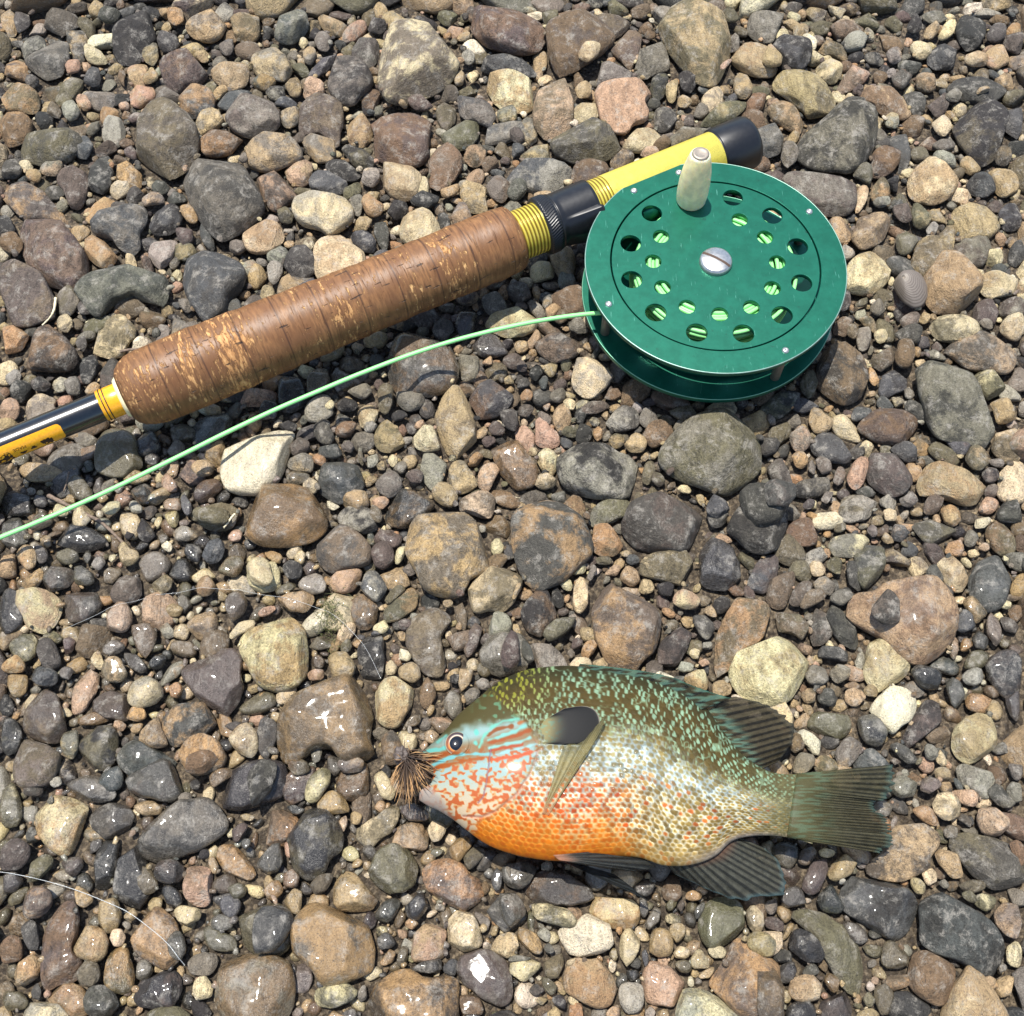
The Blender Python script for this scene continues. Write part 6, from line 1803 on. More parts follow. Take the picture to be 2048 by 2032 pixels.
# yellow decal with printed marks on the near side of the shaft
d0, d1 = s_of(-160), s_of(122)
n1, n2 = 90, 14
S, A = np.meshgrid(np.linspace(0, 1, n1), np.linspace(0, 1, n2), indexing='ij')
edge = np.where(S > 0.965, np.sqrt(np.clip(1 - ((S - 0.965) / 0.035) ** 2, 0, 1)) * 0.35 + 0.65, 1.0)
AA = math.radians(70) + (A - 0.5) * math.radians(75) * edge
V = on_shaft(d0 + (d1 - d0) * S, AA, 0.06).reshape(-1, 3)
decal = put('decal', make_mesh('decal', V, [grid_faces(n1, n2)]), AMBER, rod)
decal['label'] = 'yellow decal with dark worn print on the black shaft'
# blotted print, in dark patches
for (fs, fa, ls, la) in ((0.30, 0.85, 0.035, 0.16), (0.42, 0.82, 0.05, 0.20), (0.55, 0.72, 0.045, 0.30), (0.60, 0.74, 0.03, 0.24), (0.70, 0.78, 0.022, 0.10), (0.775, 0.72, 0.02, 0.10),
                         (0.865, 0.66, 0.03, 0.20), (0.895, 0.72, 0.022, 0.16), (0.2, 0.85, 0.05, 0.18)):
    t = np.linspace(0, 2 * math.pi, 30, endpoint=False)
    rr = 1 + 0.22 * np.sin(3 * t + fs * 40) + 0.12 * np.sin(7 * t + fa * 30)
    ss, aa = fs + ls * rr * np.cos(t), np.clip(fa + la * rr * np.sin(t), 0.02, 1.0)
    V = on_shaft(d0 + (d1 - d0) * np.append(ss, fs), math.radians(70) + (np.append(aa, min(fa, 0.98)) - 0.5) * math.radians(75), 0.10)
    j = np.arange(30)
    put('print_mark', make_mesh('print_mark', V, [np.stack([np.full(30, 30), j, (j + 1) % 30], -1)]), INK, decal)


def lettering(txt, s_mid, a_mid, size):
    cu = bpy.data.curves.new('lettering', 'FONT')
    cu.body = txt
    cu.size = 1.0
    cu.align_x = 'CENTER'
    tmp = bpy.data.objects.new('lettering_tmp', cu)
    C.objects.link(tmp)
    dg = bpy.context.evaluated_depsgraph_get()
    me = bpy.data.meshes.new_from_object(tmp.evaluated_get(dg))
    bpy.data.objects.remove(tmp)
    co = np.array([v.co[:] for v in me.vertices])
    S = s_mid - co[:, 0] * size
    Aq = a_mid + (co[:, 1] * size) / -4.6 * -1 * 1.0
    P = on_shaft(S, Aq, 0.11) * 0.001
    for v, p in zip(me.vertices, P):
        v.co = p
    me.update()
    return me


put('lettering', lettering('MADE', s_of(36), math.radians(60), 1.5), INK, decal)
put('lettering', lettering('IN', s_of(10), math.radians(60), 1.5), INK, decal)

# reel seat: threaded tube, knurled ring, hood, barrel, cap
V, F = lathe([(s_gend - 3, 8.0)] + [(s_gend - 1, 8.4), (s_ring0 + 1, 8.4)], 72)
put('threaded_sleeve', make_mesh('threaded_sleeve', V, F), THREAD, rod)
V, F = lathe([(s_ring0, 8.9), (s_ring0 + 0.1, 9.5), (s_ring0 + 0.5, 9.85)] + [(s_ring0 + 0.6 + 0.3 * k, 9.85) for k in range(1, 12)] + [(s_ring1 - 0.3, 9.75), (s_ring1, 9.3)], 320,
             lambda S, TH, R: R + np.where((S > s_ring0 + 0.6) & (S < s_ring0 + 4.1), 0.16 * np.sin(64 * TH + 3.2 * (S - s_ring0)), 0))
put('knurled_ring', make_mesh('knurled_ring', V, F), BLACK, rod)


def hood_r(S, TH, R):
    """towards the reel (to the camera's side) the hood bulges over the reel foot with a flat face"""
    phi = (TH - math.radians(100) + math.pi) % (2 * math.pi) - math.pi
    open_ = np.clip((S - s_ring1 - 1.5) / (s_hood - s_ring1 - 2.0), 0, 1)
    flat = (8.9 + 2.2 * open_) / np.maximum(np.cos(phi), 0.35)
    return np.where(np.abs(phi) < math.radians(58), np.maximum(R, np.minimum(flat, R + 2.6 * open_)), R)


hp = [(s_ring1, 8.8), (s_ring1 + 0.2, 9.4), (s_ring1 + 0.7, 9.45), (s_ring1 + 1.5, 9.1)] + [(s_ring1 + 1.5 + (s_hood - s_ring1 - 1.8) * k / 14, 9.1 + 0.012 * k) for k in range(1, 15)] + [(s_hood, 8.9), (s_hood - 0.1, 8.2)]
V, F = lathe(hp, 128, hood_r)
put('hood', make_mesh('hood', V, F), BLACK, rod)
V, F = lathe([(s_hood - 2, 7.9), (s_hood - 0.8, 8.26), (s_thr, 8.26), (s_thr + 0.3, 7.9)], 72)
put('barrel_thread', make_mesh('barrel_thread', V, F), THREAD, rod)
V, F = lathe([(s_thr - 0.2, 7.9), (s_thr + 0.1, 8.35), (s_bar + 1, 8.35)], 72)
put('seat_barrel', make_mesh('seat_barrel', V, F), YELLOW, rod)
V, F = lathe([(s_bar, 8.4), (s_bar + 0.2, 9.0), (s_bar + 0.6, 9.15), (s_end - 2.2, 9.3), (s_end - 0.8, 9.0), (s_end - 0.15, 8.2), (s_end, 7.0), (s_end + 0.1, 3.0)], 72)
put('butt_cap', make_mesh('butt_cap', V, F), BLACK, rod)

# ------------------------------------------------------------------ fly reel
def mat_green():
    a = NT('green_anodised_metal')
    tc = a.n('ShaderNodeTexCoord')
    n1 = a.noise(tc.outputs['Object'], 260, 6, 0.65)
    n2 = a.noise(tc.outputs['Object'], 2600, 3, 0.6)
    c = a.mix(a.ramp(n1, 0.3, 0.7), lin(15, 90, 70), lin(22, 102, 80))
    spot = a.ramp(a.noise(tc.outputs['Object'], 420, 7, 0.75), 0.60, 0.70)
    c = a.mix(a.math('MULTIPLY', spot, 0.6), c, lin(30, 44, 40))
    scr = a.n('ShaderNodeMapping')
    scr.inputs['Scale'].default_value = (1, 0.06, 1)
    scr.inputs['Rotation'].default_value = (0, 0, 0.5)
    a.l(tc.outputs['Object'], scr.inputs[0])
    sc_ = a.ramp(a.noise(scr.outputs[0], 2200, 3, 0.6), 0.68, 0.72)
    c = a.mix(a.math('MULTIPLY', sc_, 0.5), c, lin(120, 190, 170))
    r = a.math('ADD', 0.3, a.math('MULTIPLY', n2, 0.14))
    a.setv(Base_Color=c, Roughness=r, Metallic=0.55, Specular_IOR_Level=0.5)
    a.bump(n2, 0.05, 0.0001)
    return a.m


GREEN = mat_green()
LINE = mat_simple('pale_green_fly_line', lin(142, 222, 138), 0.42, spec=0.4, nscale=1800, namp=0.05)
reel = empty('fly_reel', (reel_c[0], reel_c[1], REEL_Z))
tag(reel, 'round green metal fly reel with drilled face and ivory handle knob', 'fishing reel')
RR = float(reel_r)
PI = math.pi


def disc_with_holes(name, r_out, holes, z0, z1, mat, parent, r_in=None, bev=0.15):
    cu = bpy.data.curves.new(name, 'CURVE')
    cu.dimensions = '2D'
    cu.fill_mode = 'BOTH'

    def circ(x, y, r, n):
        sp = cu.splines.new('POLY')
        sp.points.add(n - 1)
        for k in range(n):
            sp.points[k].co = ((x + r * math.cos(2 * PI * k / n)) * 0.001, (y + r * math.sin(2 * PI * k / n)) * 0.001, 0, 1)
        sp.use_cyclic_u = True
    circ(0, 0, r_out - bev, 160)
    if r_in:
        circ(0, 0, r_in + bev, 140)
    for x, y, r in holes:
        circ(x, y, r + bev, 36)
    cu.extrude = ((z1 - z0) / 2 - bev) * 0.001
    cu.bevel_depth = bev * 0.001
    cu.bevel_resolution = 1
    tmp = bpy.data.objects.new(name, cu)
    C.objects.link(tmp)
    dg = bpy.context.evaluated_depsgraph_get()
    me = bpy.data.meshes.new_from_object(tmp.evaluated_get(dg))
    bpy.data.objects.remove(tmp)
    me.materials.clear()
    for v in me.vertices:
        v.co.z += (z0 + z1) / 2 * 0.001
    return put(name, me, mat, parent)


TOP = REEL_T
out_h = [(27.9 / 41.8 * RR * math.cos(math.radians(a)), 27.9 / 41.8 * RR * math.sin(math.radians(a)), 3.3 / 41.8 * RR) for a in np.arange(73.6, 73.6 - 330, -30)]
in_h = [(19.9 / 41.8 * RR * math.cos(math.radians(a)), 19.9 / 41.8 * RR * math.sin(math.radians(a)), 2.6 / 41.8 * RR) for a in np.arange(62, 62 - 300, -30.5)]
disc_with_holes('back_plate', RR, [], 0, 2.0, GREEN, reel)
rim = disc_with_holes('face_ring', RR, [], TOP - 1.8, TOP, GREEN, reel, r_in=0.806 * RR)
spool = disc_with_holes('spool_face', 0.795 * RR, out_h + in_h, TOP - 1.7, TOP - 0.15, GREEN, reel)


def zlathe(profile, n=96):
    V, F = lathe([(z, r) for z, r in profile], n, cap=False)
    return V[:, [2, 1, 0]] * [1, 1, 1], F


def ring_mesh(name, R, r, z, mat, parent, n=160, m=8):
    u = np.linspace(0, 2 * PI, n, endpoint=False)
    w = np.linspace(0, 2 * PI, m, endpoint=False)
    U, W = np.meshgrid(u, w, indexing='ij')
    V = np.stack([(R + r * np.cos(W)) * np.cos(U), (R + r * np.cos(W)) * np.sin(U), z + r * np.sin(W)], -1).reshape(-1, 3)
    return put(name, make_mesh(name, V, [grid_faces(n, m, True, True)]), mat, parent)


ring_mesh('bare_edge', RR - 0.12, 0.26, TOP - 0.22, mat_simple('bare_rim_metal', lin(132, 160, 148), 0.42, metal=0.7, wear=lin(40, 104, 84), nscale=500), rim)
ring_mesh('bare_edge', RR - 0.05, 0.16, 1.9, mat_simple('worn_green_edge', lin(120, 178, 150), 0.4, metal=0.6, wear=lin(20, 90, 66), nscale=400), reel)
# lip under the ring, spool core and rear flange
V, F = zlathe([(TOP - 1.7, 0.875 * RR), (TOP - 6.5, 0.87 * RR), (TOP - 6.5, 0.835 * RR), (TOP - 1.7, 0.83 * RR)])
put('frame_lip', make_mesh('frame_lip', V, F), GREEN, reel)
V, F = zlathe([(2.6, 6.0), (2.6, 0.80 * RR), (3.4, 0.815 * RR), (4.4, 0.81 * RR), (4.4, 12.0), (TOP - 1.7, 12.0), (TOP - 1.7, 6.0)])
put('spool_core', make_mesh('spool_core', V, F), GREEN, reel)
# wound line: coils laid side by side and over each other
WV, WF, wo_ = [], [], 0
for lay in range(10):
    for k in range(7):
        R_ = 14.0 + 1.33 * lay + rng.uniform(-0.25, 0.25)
        z_ = 5.4 + 1.5 * k + rng.uniform(-0.35, 0.35) + (0.7 if lay % 2 else 0)
        if lay < 9 and k < 4:
            continue
        u = np.linspace(0, 2 * PI, 72, endpoint=False)
        w = np.linspace(0, 2 * PI, 7, endpoint=False)
        U, W = np.meshgrid(u, w, indexing='ij')
        a1, p1, p2 = rng.uniform(0.15, 0.7), rng.uniform(0, 6.28), rng.uniform(0, 6.28)
        Rm = R_ + a1 * np.sin(U + p1)
        zm = z_ + 0.5 * a1 * np.sin(2 * U + p2)
        V = np.stack([(Rm + 0.7 * np.cos(W)) * np.cos(U), (Rm + 0.7 * np.cos(W)) * np.sin(U), zm + 0.7 * np.sin(W)], -1).reshape(-1, 3)
        WV.append(V)
        WF.append(grid_faces(72, 7, True, True, wo_))
        wo_ += len(V)
wl = put('wound_line', make_mesh('wound_line', np.concatenate(WV), [np.concatenate(WF)]), LINE, reel)
wl['label'] = 'pale green fly line wound on the spool'
# pillars and rim screws
for a in (130, 104, 32.5, -60.7, -155):
    x, y = 0.92 * RR * math.cos(math.radians(a)), 0.92 * RR * math.sin(math.radians(a))
    V, F = zlathe([(2.0, 1.35), (2.1, 1.5), (TOP - 2.0, 1.5), (TOP - 1.8, 1.35)], 24)
    put('pillar', make_mesh('pillar', V + [x, y, 0], F), mat_simple('dull_aluminium', lin(120, 112, 100), 0.5, metal=0.5) if a == 130 else bpy.data.materials['dull_aluminium'], reel)
    V, F = zlathe([(TOP - 0.05, 1.15), (TOP + 0.25, 1.1), (TOP + 0.55, 0.8), (TOP + 0.68, 0.35), (TOP + 0.55, 0.18), (TOP + 0.45, 0.01)], 24)
    put('screw', make_mesh('screw', V + [x, y, 0], F), STEEL, rim)
# centre screw with slot
ns, nr = 48, 14
rad = np.linspace(0, 1, nr)
th = np.linspace(0, 2 * PI, ns, endpoint=False)
Rg, Tg = np.meshgrid(rad * 5.3, th, indexing='ij')
Xs, Ys = Rg * np.cos(Tg), Rg * np.sin(Tg)
Zs = TOP + 2.3 - 0.9 * (Rg / 5.3) ** 2.5 - np.where(rad[:, None] > 0.97, 0.6, 0)
V = np.stack([Xs, Ys, Zs], -1).reshape(-1, 3)
Vs = np.stack([5.35 * np.cos(th), 5.35 * np.sin(th), np.full(ns, TOP - 0.2)], -1)
V = np.concatenate([V, Vs])
F = [grid_faces(nr + 1, ns, close_m=True)[:, ::-1][:, ::-1]]
cs = put('centre_screw', make_mesh('centre_screw', V, F), STEEL, spool)
sd = np.array([math.cos(math.radians(-33)), math.sin(math.radians(-33))])
sn = np.array([-sd[1], sd[0]])
q = np.linspace(-5.0, 5.0, 20)
V = []
for k in q:
    zt = TOP + 2.38 - 0.9 * (abs(k) / 5.3) ** 2.5
    for w_ in (-0.42, 0.42):
        V.append([*(sd * k + sn * w_), zt])
put('slot', make_mesh('slot', np.array(V), [grid_faces(20, 2)]), mat_simple('rusty_slot', lin(74, 54, 42), 0.7), cs)
# handle knob
kx, ky = 26.2 / 41.8 * RR * math.cos(math.radians(103.6)), 26.2 / 41.8 * RR * math.sin(math.radians(103.6))
V, F = zlathe([(TOP - 0.1, 4.5), (TOP + 0.6, 4.9), (TOP + 4, 5.15), (TOP + 9, 5.1), (TOP + 14, 4.7), (TOP + 18, 4.0), (TOP + 20.5, 3.35), (TOP + 21.2, 3.1), (TOP + 21.3, 2.7)], 48)
V[:, 0] += 0
IVORY = CREAM.copy()
IVORY.name = 'ivory_knob_plastic'
ib = IVORY.node_tree.nodes['Principled BSDF']
ib.inputs['Subsurface Weight'].default_value = 1.0
ib.inputs['Subsurface Radius'].default_value = (1.0, 0.8, 0.45)
ib.inputs['Subsurface Scale'].default_value = 0.006
knob = put('handle_knob', make_mesh('handle_knob', V + [kx, ky, 0], F), IVORY, reel)
V, F = zlathe([(TOP + 20.8, 2.75), (TOP + 21.6, 2.7), (TOP + 22.0, 2.3), (TOP + 21.7, 1.6), (TOP + 21.7, 0.01)], 36)
put('rivet', make_mesh('rivet', V + [kx, ky, 0], F), mat_simple('grey_rivet', lin(150, 140, 128), 0.5, metal=0.5), knob)
# reel foot: plate along the seat and a bracket to the frame
mat_foot = mat_simple('pale_foot_metal', lin(206, 204, 190), 0.4, metal=0.5)


def rodpt(s, side, up):
    return rod_a + ru * s - rn * side + np.array([0, 0, up])


bot = np.array([reel_c[0], reel_c[1], REEL_Z])
L = []
fs = np.linspace(s_hood - 4, s_bar + 4, 24)
for s in fs:
    e = min(1, (s - fs[0]) / 12 + 0.25, (fs[-1] - s) / 12 + 0.25)
    for up, side in ((4.2 * e, 8.0), (4.2 * e, 8.9), (-4.2 * e, 8.9), (-4.2 * e, 8.0)):
        L.append(rodpt(s, side, up) - bot)
put('foot', make_mesh('foot', np.array(L), [grid_faces(24, 4, close_m=True)], smooth=False), mat_foot, reel)
dv = reel_c[:2] - rod_a[:2]
sm = float(np.dot(dv, ru[:2]))
L = []
for s, side in ((sm - 11, 8.6), (sm + 11, 8.6), (sm + 14, 14.0), (sm - 14, 14.0)):
    for up in (-5, 5):
        L.append(rodpt(s, side, up) - bot)
put('foot_bracket', make_mesh('foot_bracket', np.array(L), [np.array([[0, 2, 4, 6], [1, 7, 5, 3], [0, 1, 3, 2], [2, 3, 5, 4], [4, 5, 7, 6], [6, 7, 1, 0]])], smooth=False), GREEN, reel)

# ------------------------------------------------------------------ fly line, leader
LP = [(1330, 625, 16), (1199, 626, 16.5), (1070, 643, 16.2), (938, 673, 15.2), (830, 706, 14), (721, 747, 12.6), (630, 785, 11.4), (540, 824, 10.2), (445, 869, 9.2), (347, 918, 8.2), (183, 997, 7), (0, 1075, 6.5), (-170, 1140, 6)]
pts = spline(np.array([at(*p) for p in LP]), 220)
ext = pts[-1] + (pts[-1] - pts[-2]) / np.linalg.norm(pts[-1] - pts[-2]) * np.linspace(4, 120, 20)[:, None] * [1, 1, 0]
V, F = tube(np.concatenate([pts, ext]), 0.72, 12)
tag(put('fly_line', make_mesh('fly_line', V, F), LINE), 'pale green fly line running from the reel across the stones', 'fishing line')


def mat_mono():
    a = NT('clear_monofilament')
    a.setv(Base_Color=(0.82, 0.84, 0.82), Roughness=0.12, Transmission_Weight=0.55, IOR=1.5)
    return a.m


MONO = mat_mono()


def hm_at(p, pad=0.0):
    i = np.clip(((p[:, 0] - X0) / ST_).astype(int), 0, NX - 1)
    j = np.clip(((p[:, 1] - Y0) / ST_).astype(int), 0, NY - 1)
    return hm[i, j] + pad


def laid(pxs, n, r, lift):
    """a thin thing lying over the stones along photo pixels, smoothed over the gaps"""
    p = spline(np.array([at(a, b, 3.0) for a, b in pxs]), n)
    h = hm_at(p)
    for _ in range(40):
        h = np.maximum(hm_at(p) * 0.6 + h * 0.4, (np.roll(h, 1) + np.roll(h, -1)) / 2)
        h[0], h[-1] = h[1], h[-2]
    p[:, 2] = h + lift
    return p


p = laid([(-60, 1735), (0, 1741), (106, 1765), (212, 1805), (265, 1834), (331, 1887), (360, 1929)], 120, 0.13, 0.6)
V, F = tube(p, 0.085, 8)
tag(put('leader', make_mesh('leader', V, F), MONO), 'clear thin leader strand curving over dark wet stones', 'fishing line', 'leader strands')
p = laid([(110, 1246), (209, 1207), (291, 1179), (384, 1168), (512, 1175), (600, 1196), (660, 1217), (720, 1275), (758, 1347)], 160, 0.09, 0.5)
V, F = tube(p, 0.045, 8)
tag(put('leader', make_mesh('leader', V, F), MONO), 'faint clear leader strand crossing a pinkish pebble above wet gravel', 'fishing line', 'leader strands')

# ------------------------------------------------------------------ the fish
N, M, MB = 470, 300, 18
sT, sB, sH = spline(FT, N), spline(FB, N), spline(np.array(FH)[:, None], N)[:, 0]
kk = np.linspace(0, len(FT) - 1, N)
phi = np.linspace(-PI / 2, PI / 2, M)
v_top = np.sin(phi)


def body_points(v, top):
    """design pixels and height of the flank for station x v"""
    vv = v[None, :]
    X = (sT[:, None, 0] + sB[:, None, 0]) / 2 + vv * (sT[:, None, 0] - sB[:, None, 0]) / 2
    Y = (sT[:, None, 1] + sB[:, None, 1]) / 2 + vv * (sT[:, None, 1] - sB[:, None, 1]) / 2
    gape = 26 * np.exp(-((vv - 0.02) / 0.5) ** 4) * np.exp(-(kk[:, None] / 1.1))
    X = X + gape
    prof = np.clip(1 - np.abs(vv) ** 2.1, 0, 1) ** 0.62
    Z = sH[:, None] * prof
    return X, Y, Z, vv * np.ones_like(X)


X, Y, Zt, VV = body_points(v_top, True)


def head_edge(Y_):
    return np.interp(Y_, [1330, 1380, 1410, 1445, 1485, 1510, 1560, 1590, 1621, 1645, 1700], [960, 975, 1003, 1050, 1076, 1073, 1050, 1032, 992, 955, 930])


def dist_line(Xa, Ya, pts):
    d = np.full(Xa.shape, 1e9)
    P = np.array(pts, float)
    for a, b in zip(P[:-1], P[1:]):
        ab = b - a
        t = np.clip(((Xa - a[0]) * ab[0] + (Ya - a[1]) * ab[1]) / (ab @ ab), 0, 1)
        d = np.minimum(d, np.hypot(Xa - a[0] - t * ab[0], Ya - a[1] - t * ab[1]))
    return d


def r4(pts):
    return [(760 + a / 3.834, 1300 + b / 3.834) for a, b in pts]


def blend(c, col, m):
    return c * (1 - m[..., None]) + np.array(col, float) * m[..., None]


def hash2(a, b, s):
    return _TAB[(a.astype(int) * 7 + s * 31) % 256, (b.astype(int) * 13 + s * 57) % 256]


def fish_colour(X, Y, v):
    wx, wy = vnoise(X / 9, Y / 9, 1) - 0.5, vnoise(X / 9, Y / 9, 2) - 0.5
    big = vnoise(X / 60, Y / 60, 3) - 0.5
    d = v + 0.16 * big + 0.10 * (vnoise(X / 22, Y / 22, 4) - 0.5)
    tail = sstep(1400, 1530, X)
    # scale lattice, rows follow the body
    row = v * 18.5 * (1 - 0.25 * tail) + 0.25 * wx
    colm = X / 13.5 + 0.35 * v * 3 + 0.3 * wy
    best = np.full(X.shape, 9.0)
    bu, bv, br, bc = [np.zeros(X.shape) for _ in range(4)]
    for k in (0, 1):
        r = np.floor(row) + k
        sh = 0.5 * (r % 2)
        c_ = np.round(colm - sh)
        du, dv_ = colm - sh - c_, row - r
        jit = (hash2(r, c_, 1) - 0.5) * 0.3
        dd = np.hypot(du * 1.0 - jit, dv_ * 0.95)
        m = dd < best
        best = np.where(m, dd, best)
        bu, bv, br, bc = np.where(m, du - jit, bu), np.where(m, dv_, bv), np.where(m, r, br), np.where(m, c_, bc)
    h1, h2, h3 = hash2(br, bc, 3), hash2(br, bc, 4), hash2(br, bc, 5)
    # ground
    back = sstep(0.10, 0.56, d + 0.10 * sstep(1330, 1480, X))
    orange = sstep(-0.42, -0.98, d - 0.18 * sstep(1240, 1000, X) + 0.55 * sstep(1180, 1400, X))
    c = np.zeros(X.shape + (3,)) + np.array([204, 218, 208.0])
    c = blend(c, (240, 214, 156), sstep(0.05, -0.45, d))
    c = blend(c, (182, 178, 142), tail * 0.75)
    c = blend(c, (178, 200, 214), 0.45 * sstep(0.36, 0.5, best) * (1 - back))
    # spots in the scale centres
    spot = sstep(0.60, 0.22, np.hypot(bu * 1.2, bv * 0.95) + 0.22 * (h1 - 0.5) + 0.25 * (vnoise(X / 4, Y / 4, 8) - 0.5))
    gold = np.array([140, 114, 50.0])
    red = np.array([222, 78, 18.0])
    sp = np.zeros_like(c) + gold
    rm = sstep(0.02, -0.32, d) * sstep(1330, 1150, X)
    spot = spot * (1 - 0.25 * sstep(0.3, 0.0, np.abs(d - 0.05)))
    sp = blend(sp, red, np.clip(rm + (h2 > 0.86) * 0.6 * sstep(0.1, -0.2, d), 0, 1))
    c = c * (1 - spot[..., None] * 0.92) + sp * spot[..., None] * 0.92
    c = c * (0.86 + 0.28 * h3)[..., None] * (0.9 + 0.2 * vnoise(X / 3.5, Y / 3.5, 21))[..., None]
    # orange belly with fine pale net
    net = sstep(0.30, 0.5, best) * 0.45 * sstep(-0.98, -0.72, v)
    ob = np.zeros_like(c) + np.array([230, 128, 22.0])
    ob = blend(ob, (240, 196, 120), net)
    c = c * (1 - orange[..., None]) + ob * orange[..., None]
    c = blend(c, (196, 160, 92), 0.6 * sstep(-0.6, -0.95, v) * sstep(1180, 1330, X))
    c = blend(c, (200, 184, 172), 0.8 * sstep(-0.80, -0.98, v) * sstep(1330, 1440, X))
    # olive back with turquoise flecks
    bk = np.zeros_like(c) + np.array([88, 73, 32.0])
    bk = blend(bk, (62, 60, 36), sstep(0.75, 1.0, v))
    bk = blend(bk, (104, 98, 60), tail * 0.6)
    fl = sstep(0.40, 0.22, np.hypot(bu * 1.9 + 0.5 * wx, bv * 0.52 + 0.2 * wy) + 0.18 * (h2 - 0.5) + 0.2 * (vnoise(X / 4, Y / 5, 15) - 0.5)) * (h1 > 0.26)
    worm = sstep(0.10, 0.03, np.abs(vnoise(X / 7.5, Y / 11, 6) - 0.5)) * sstep(0.45, 0.75, vnoise(X / 30, Y / 30, 7))
    flm = np.clip(fl * 0.95 + worm * 0.7, 0, 1)
    flc = np.zeros_like(c) + np.array([168, 214, 180.0])
    flc = blend(flc, (176, 176, 62), sstep(1130, 1040, X) * sstep(0.45, 0.8, v))
    bk = bk * (1 - 0.85 * flm[..., None]) + flc * 0.85 * flm[..., None]
    c = c * (1 - back[..., None]) + bk * back[..., None]
    c = blend(c, (112, 108, 72), 0.9 * sstep(1490, 1585, X) * (1 - flm * 0.6))
    c = c * (0.92 + 0.16 * h3)[..., None]
    c = blend(c, (206, 92, 18), 0.45 * orange * sstep(0.45, 0.2, best) * (h2 > 0.35))
    # ---------------- head
    he = head_edge(Y)
    hm_ = sstep(16, -10, X - he + 14 * wx)
    h = np.zeros_like(c) + np.array([164, 196, 192.0])
    h = blend(h, (232, 208, 172), sstep(1530, 1620, Y))
    # red worm spots on the cheek and gill cover
    wq = vnoise(X / 7.0 + 1.2 * wx, Y / 5.2 + 1.2 * wy, 11) + 0.35 * (vnoise(X / 5, Y / 5, 12) - 0.5)
    wmask = sstep(0.55, 0.68, wq) * sstep(1490, 1510, Y + 0.10 * (X - 900))
    h = blend(h, (206, 90, 36), wmask * 0.85)
    h = blend(h, (232, 150, 64), 0.55 * sstep(0.44, 0.52, wq) * (1 - wmask) * sstep(1500, 1520, Y))
    # olive crown
    crown = sstep(14, -14, Y - np.interp(X, [840, 880, 930, 1000, 1080], [1500, 1478, 1452, 1446, 1432]) + 10 * wx)
    hc = np.zeros_like(c) + np.array([92, 84, 48.0])
    hc = blend(hc, (120, 196, 158), 0.55 * sstep(0.62, 0.72, vnoise(X / 8, Y / 8, 13)) * sstep(930, 990, X))
    h = h * (1 - crown[..., None]) + hc * crown[..., None]
    h = blend(h, (150, 96, 48), 0.7 * sstep(30, 8, dist_line(X, Y, r4([(330, 840), (560, 800), (760, 760), (1000, 690), (1200, 640)]))) * (1 - crown))
    wob = 3.0 * wx
    for pts_, wd, colr in (
            ([(360, 860), (500, 800), (600, 790)], 5, (166, 84, 32)), ([(430, 905), (560, 872), (700, 836), (790, 832)], 4, (176, 88, 30)),
            ([(830, 650), (900, 605), (1010, 585)], 5, (150, 76, 34)), ([(840, 705), (940, 690), (1040, 655), (1180, 600)], 5, (170, 82, 34)), ([(850, 770), (980, 742), (1090, 722)], 4.5, (184, 74, 36)),
            ([(860, 840), (990, 822), (1100, 800), (1300, 745), (1380, 715)], 4.5, (214, 88, 44)), ([(1060, 560), (1150, 530), (1260, 500)], 3, (190, 110, 60)),
            ([(300, 780), (420, 770), (520, 745)], 4.0, (112, 206, 196)), ([(390, 885), (500, 838), (620, 805), (760, 795), (860, 800)], 4.0, (124, 208, 214)),
            ([(440, 705), (505, 660)], 3.0, (124, 206, 190)), ([(742, 628), (745, 634)], 6.0, (118, 212, 196)), ([(732, 712), (738, 720)], 4.6, (118, 212, 196)),
            ([(760, 745), (800, 655), (860, 592), (940, 545), (1060, 528)], 3.6, (124, 212, 190)), ([(830, 690), (930, 660), (1040, 622), (1150, 562), (1250, 515)], 4.0, (136, 214, 206)),
            ([(840, 752), (960, 722), (1080, 702), (1150, 672)], 3.2, (146, 216, 210)), ([(850, 812), (960, 782), (1090, 752), (1200, 720)], 3.2, (160, 216, 220))):
        m = 0.9 * sstep(0.75 * wd + 2.2, 0.75 * wd - 2.2, dist_line(X, Y, r4(pts_)) + 1.6 * wob)
        h = blend(h, colr, m)
    # jaw
    jaw = sstep(12, -8, X - np.interp(Y, [1560, 1580, 1600, 1640, 1665], [850, 868, 882, 905, 925]) + 6 * wx) * sstep(1555, 1575, Y)
    h = blend(h, (186, 172, 162), jaw * 0.85)
    # preopercle groove
    g1 = sstep(2.2, 0.6, dist_line(X, Y, r4([(850, 760), (832, 900), (812, 1040), (790, 1130), (750, 1175)])))
    h = blend(h, (150, 110, 130), 0.75 * g1)
    g2 = dist_line(X, Y, r4([(1215, 770), (1150, 950), (1050, 1100), (900, 1230), (780, 1282), (640, 1275)]))
    h = blend(h, (226, 170, 150), 0.5 * sstep(5, 1.5, g2))
    c = c * (1 - hm_[..., None]) + h * hm_[..., None]
    c = blend(c, (150, 90, 70), 0.35 * sstep(2.4, 0.8, g2))
    relief = (0.26 * bu - 0.10 * sstep(0.35, 0.55, best)) * (1 - hm_) - 0.25 * g1 - 0.35 * sstep(4, 0.5, g2) + 0.15 * hm_
    return c, relief


colr, relief = fish_colour(X, Y, VV)
edge_keep = np.clip(1 - np.abs(VV) ** 8, 0, 1)
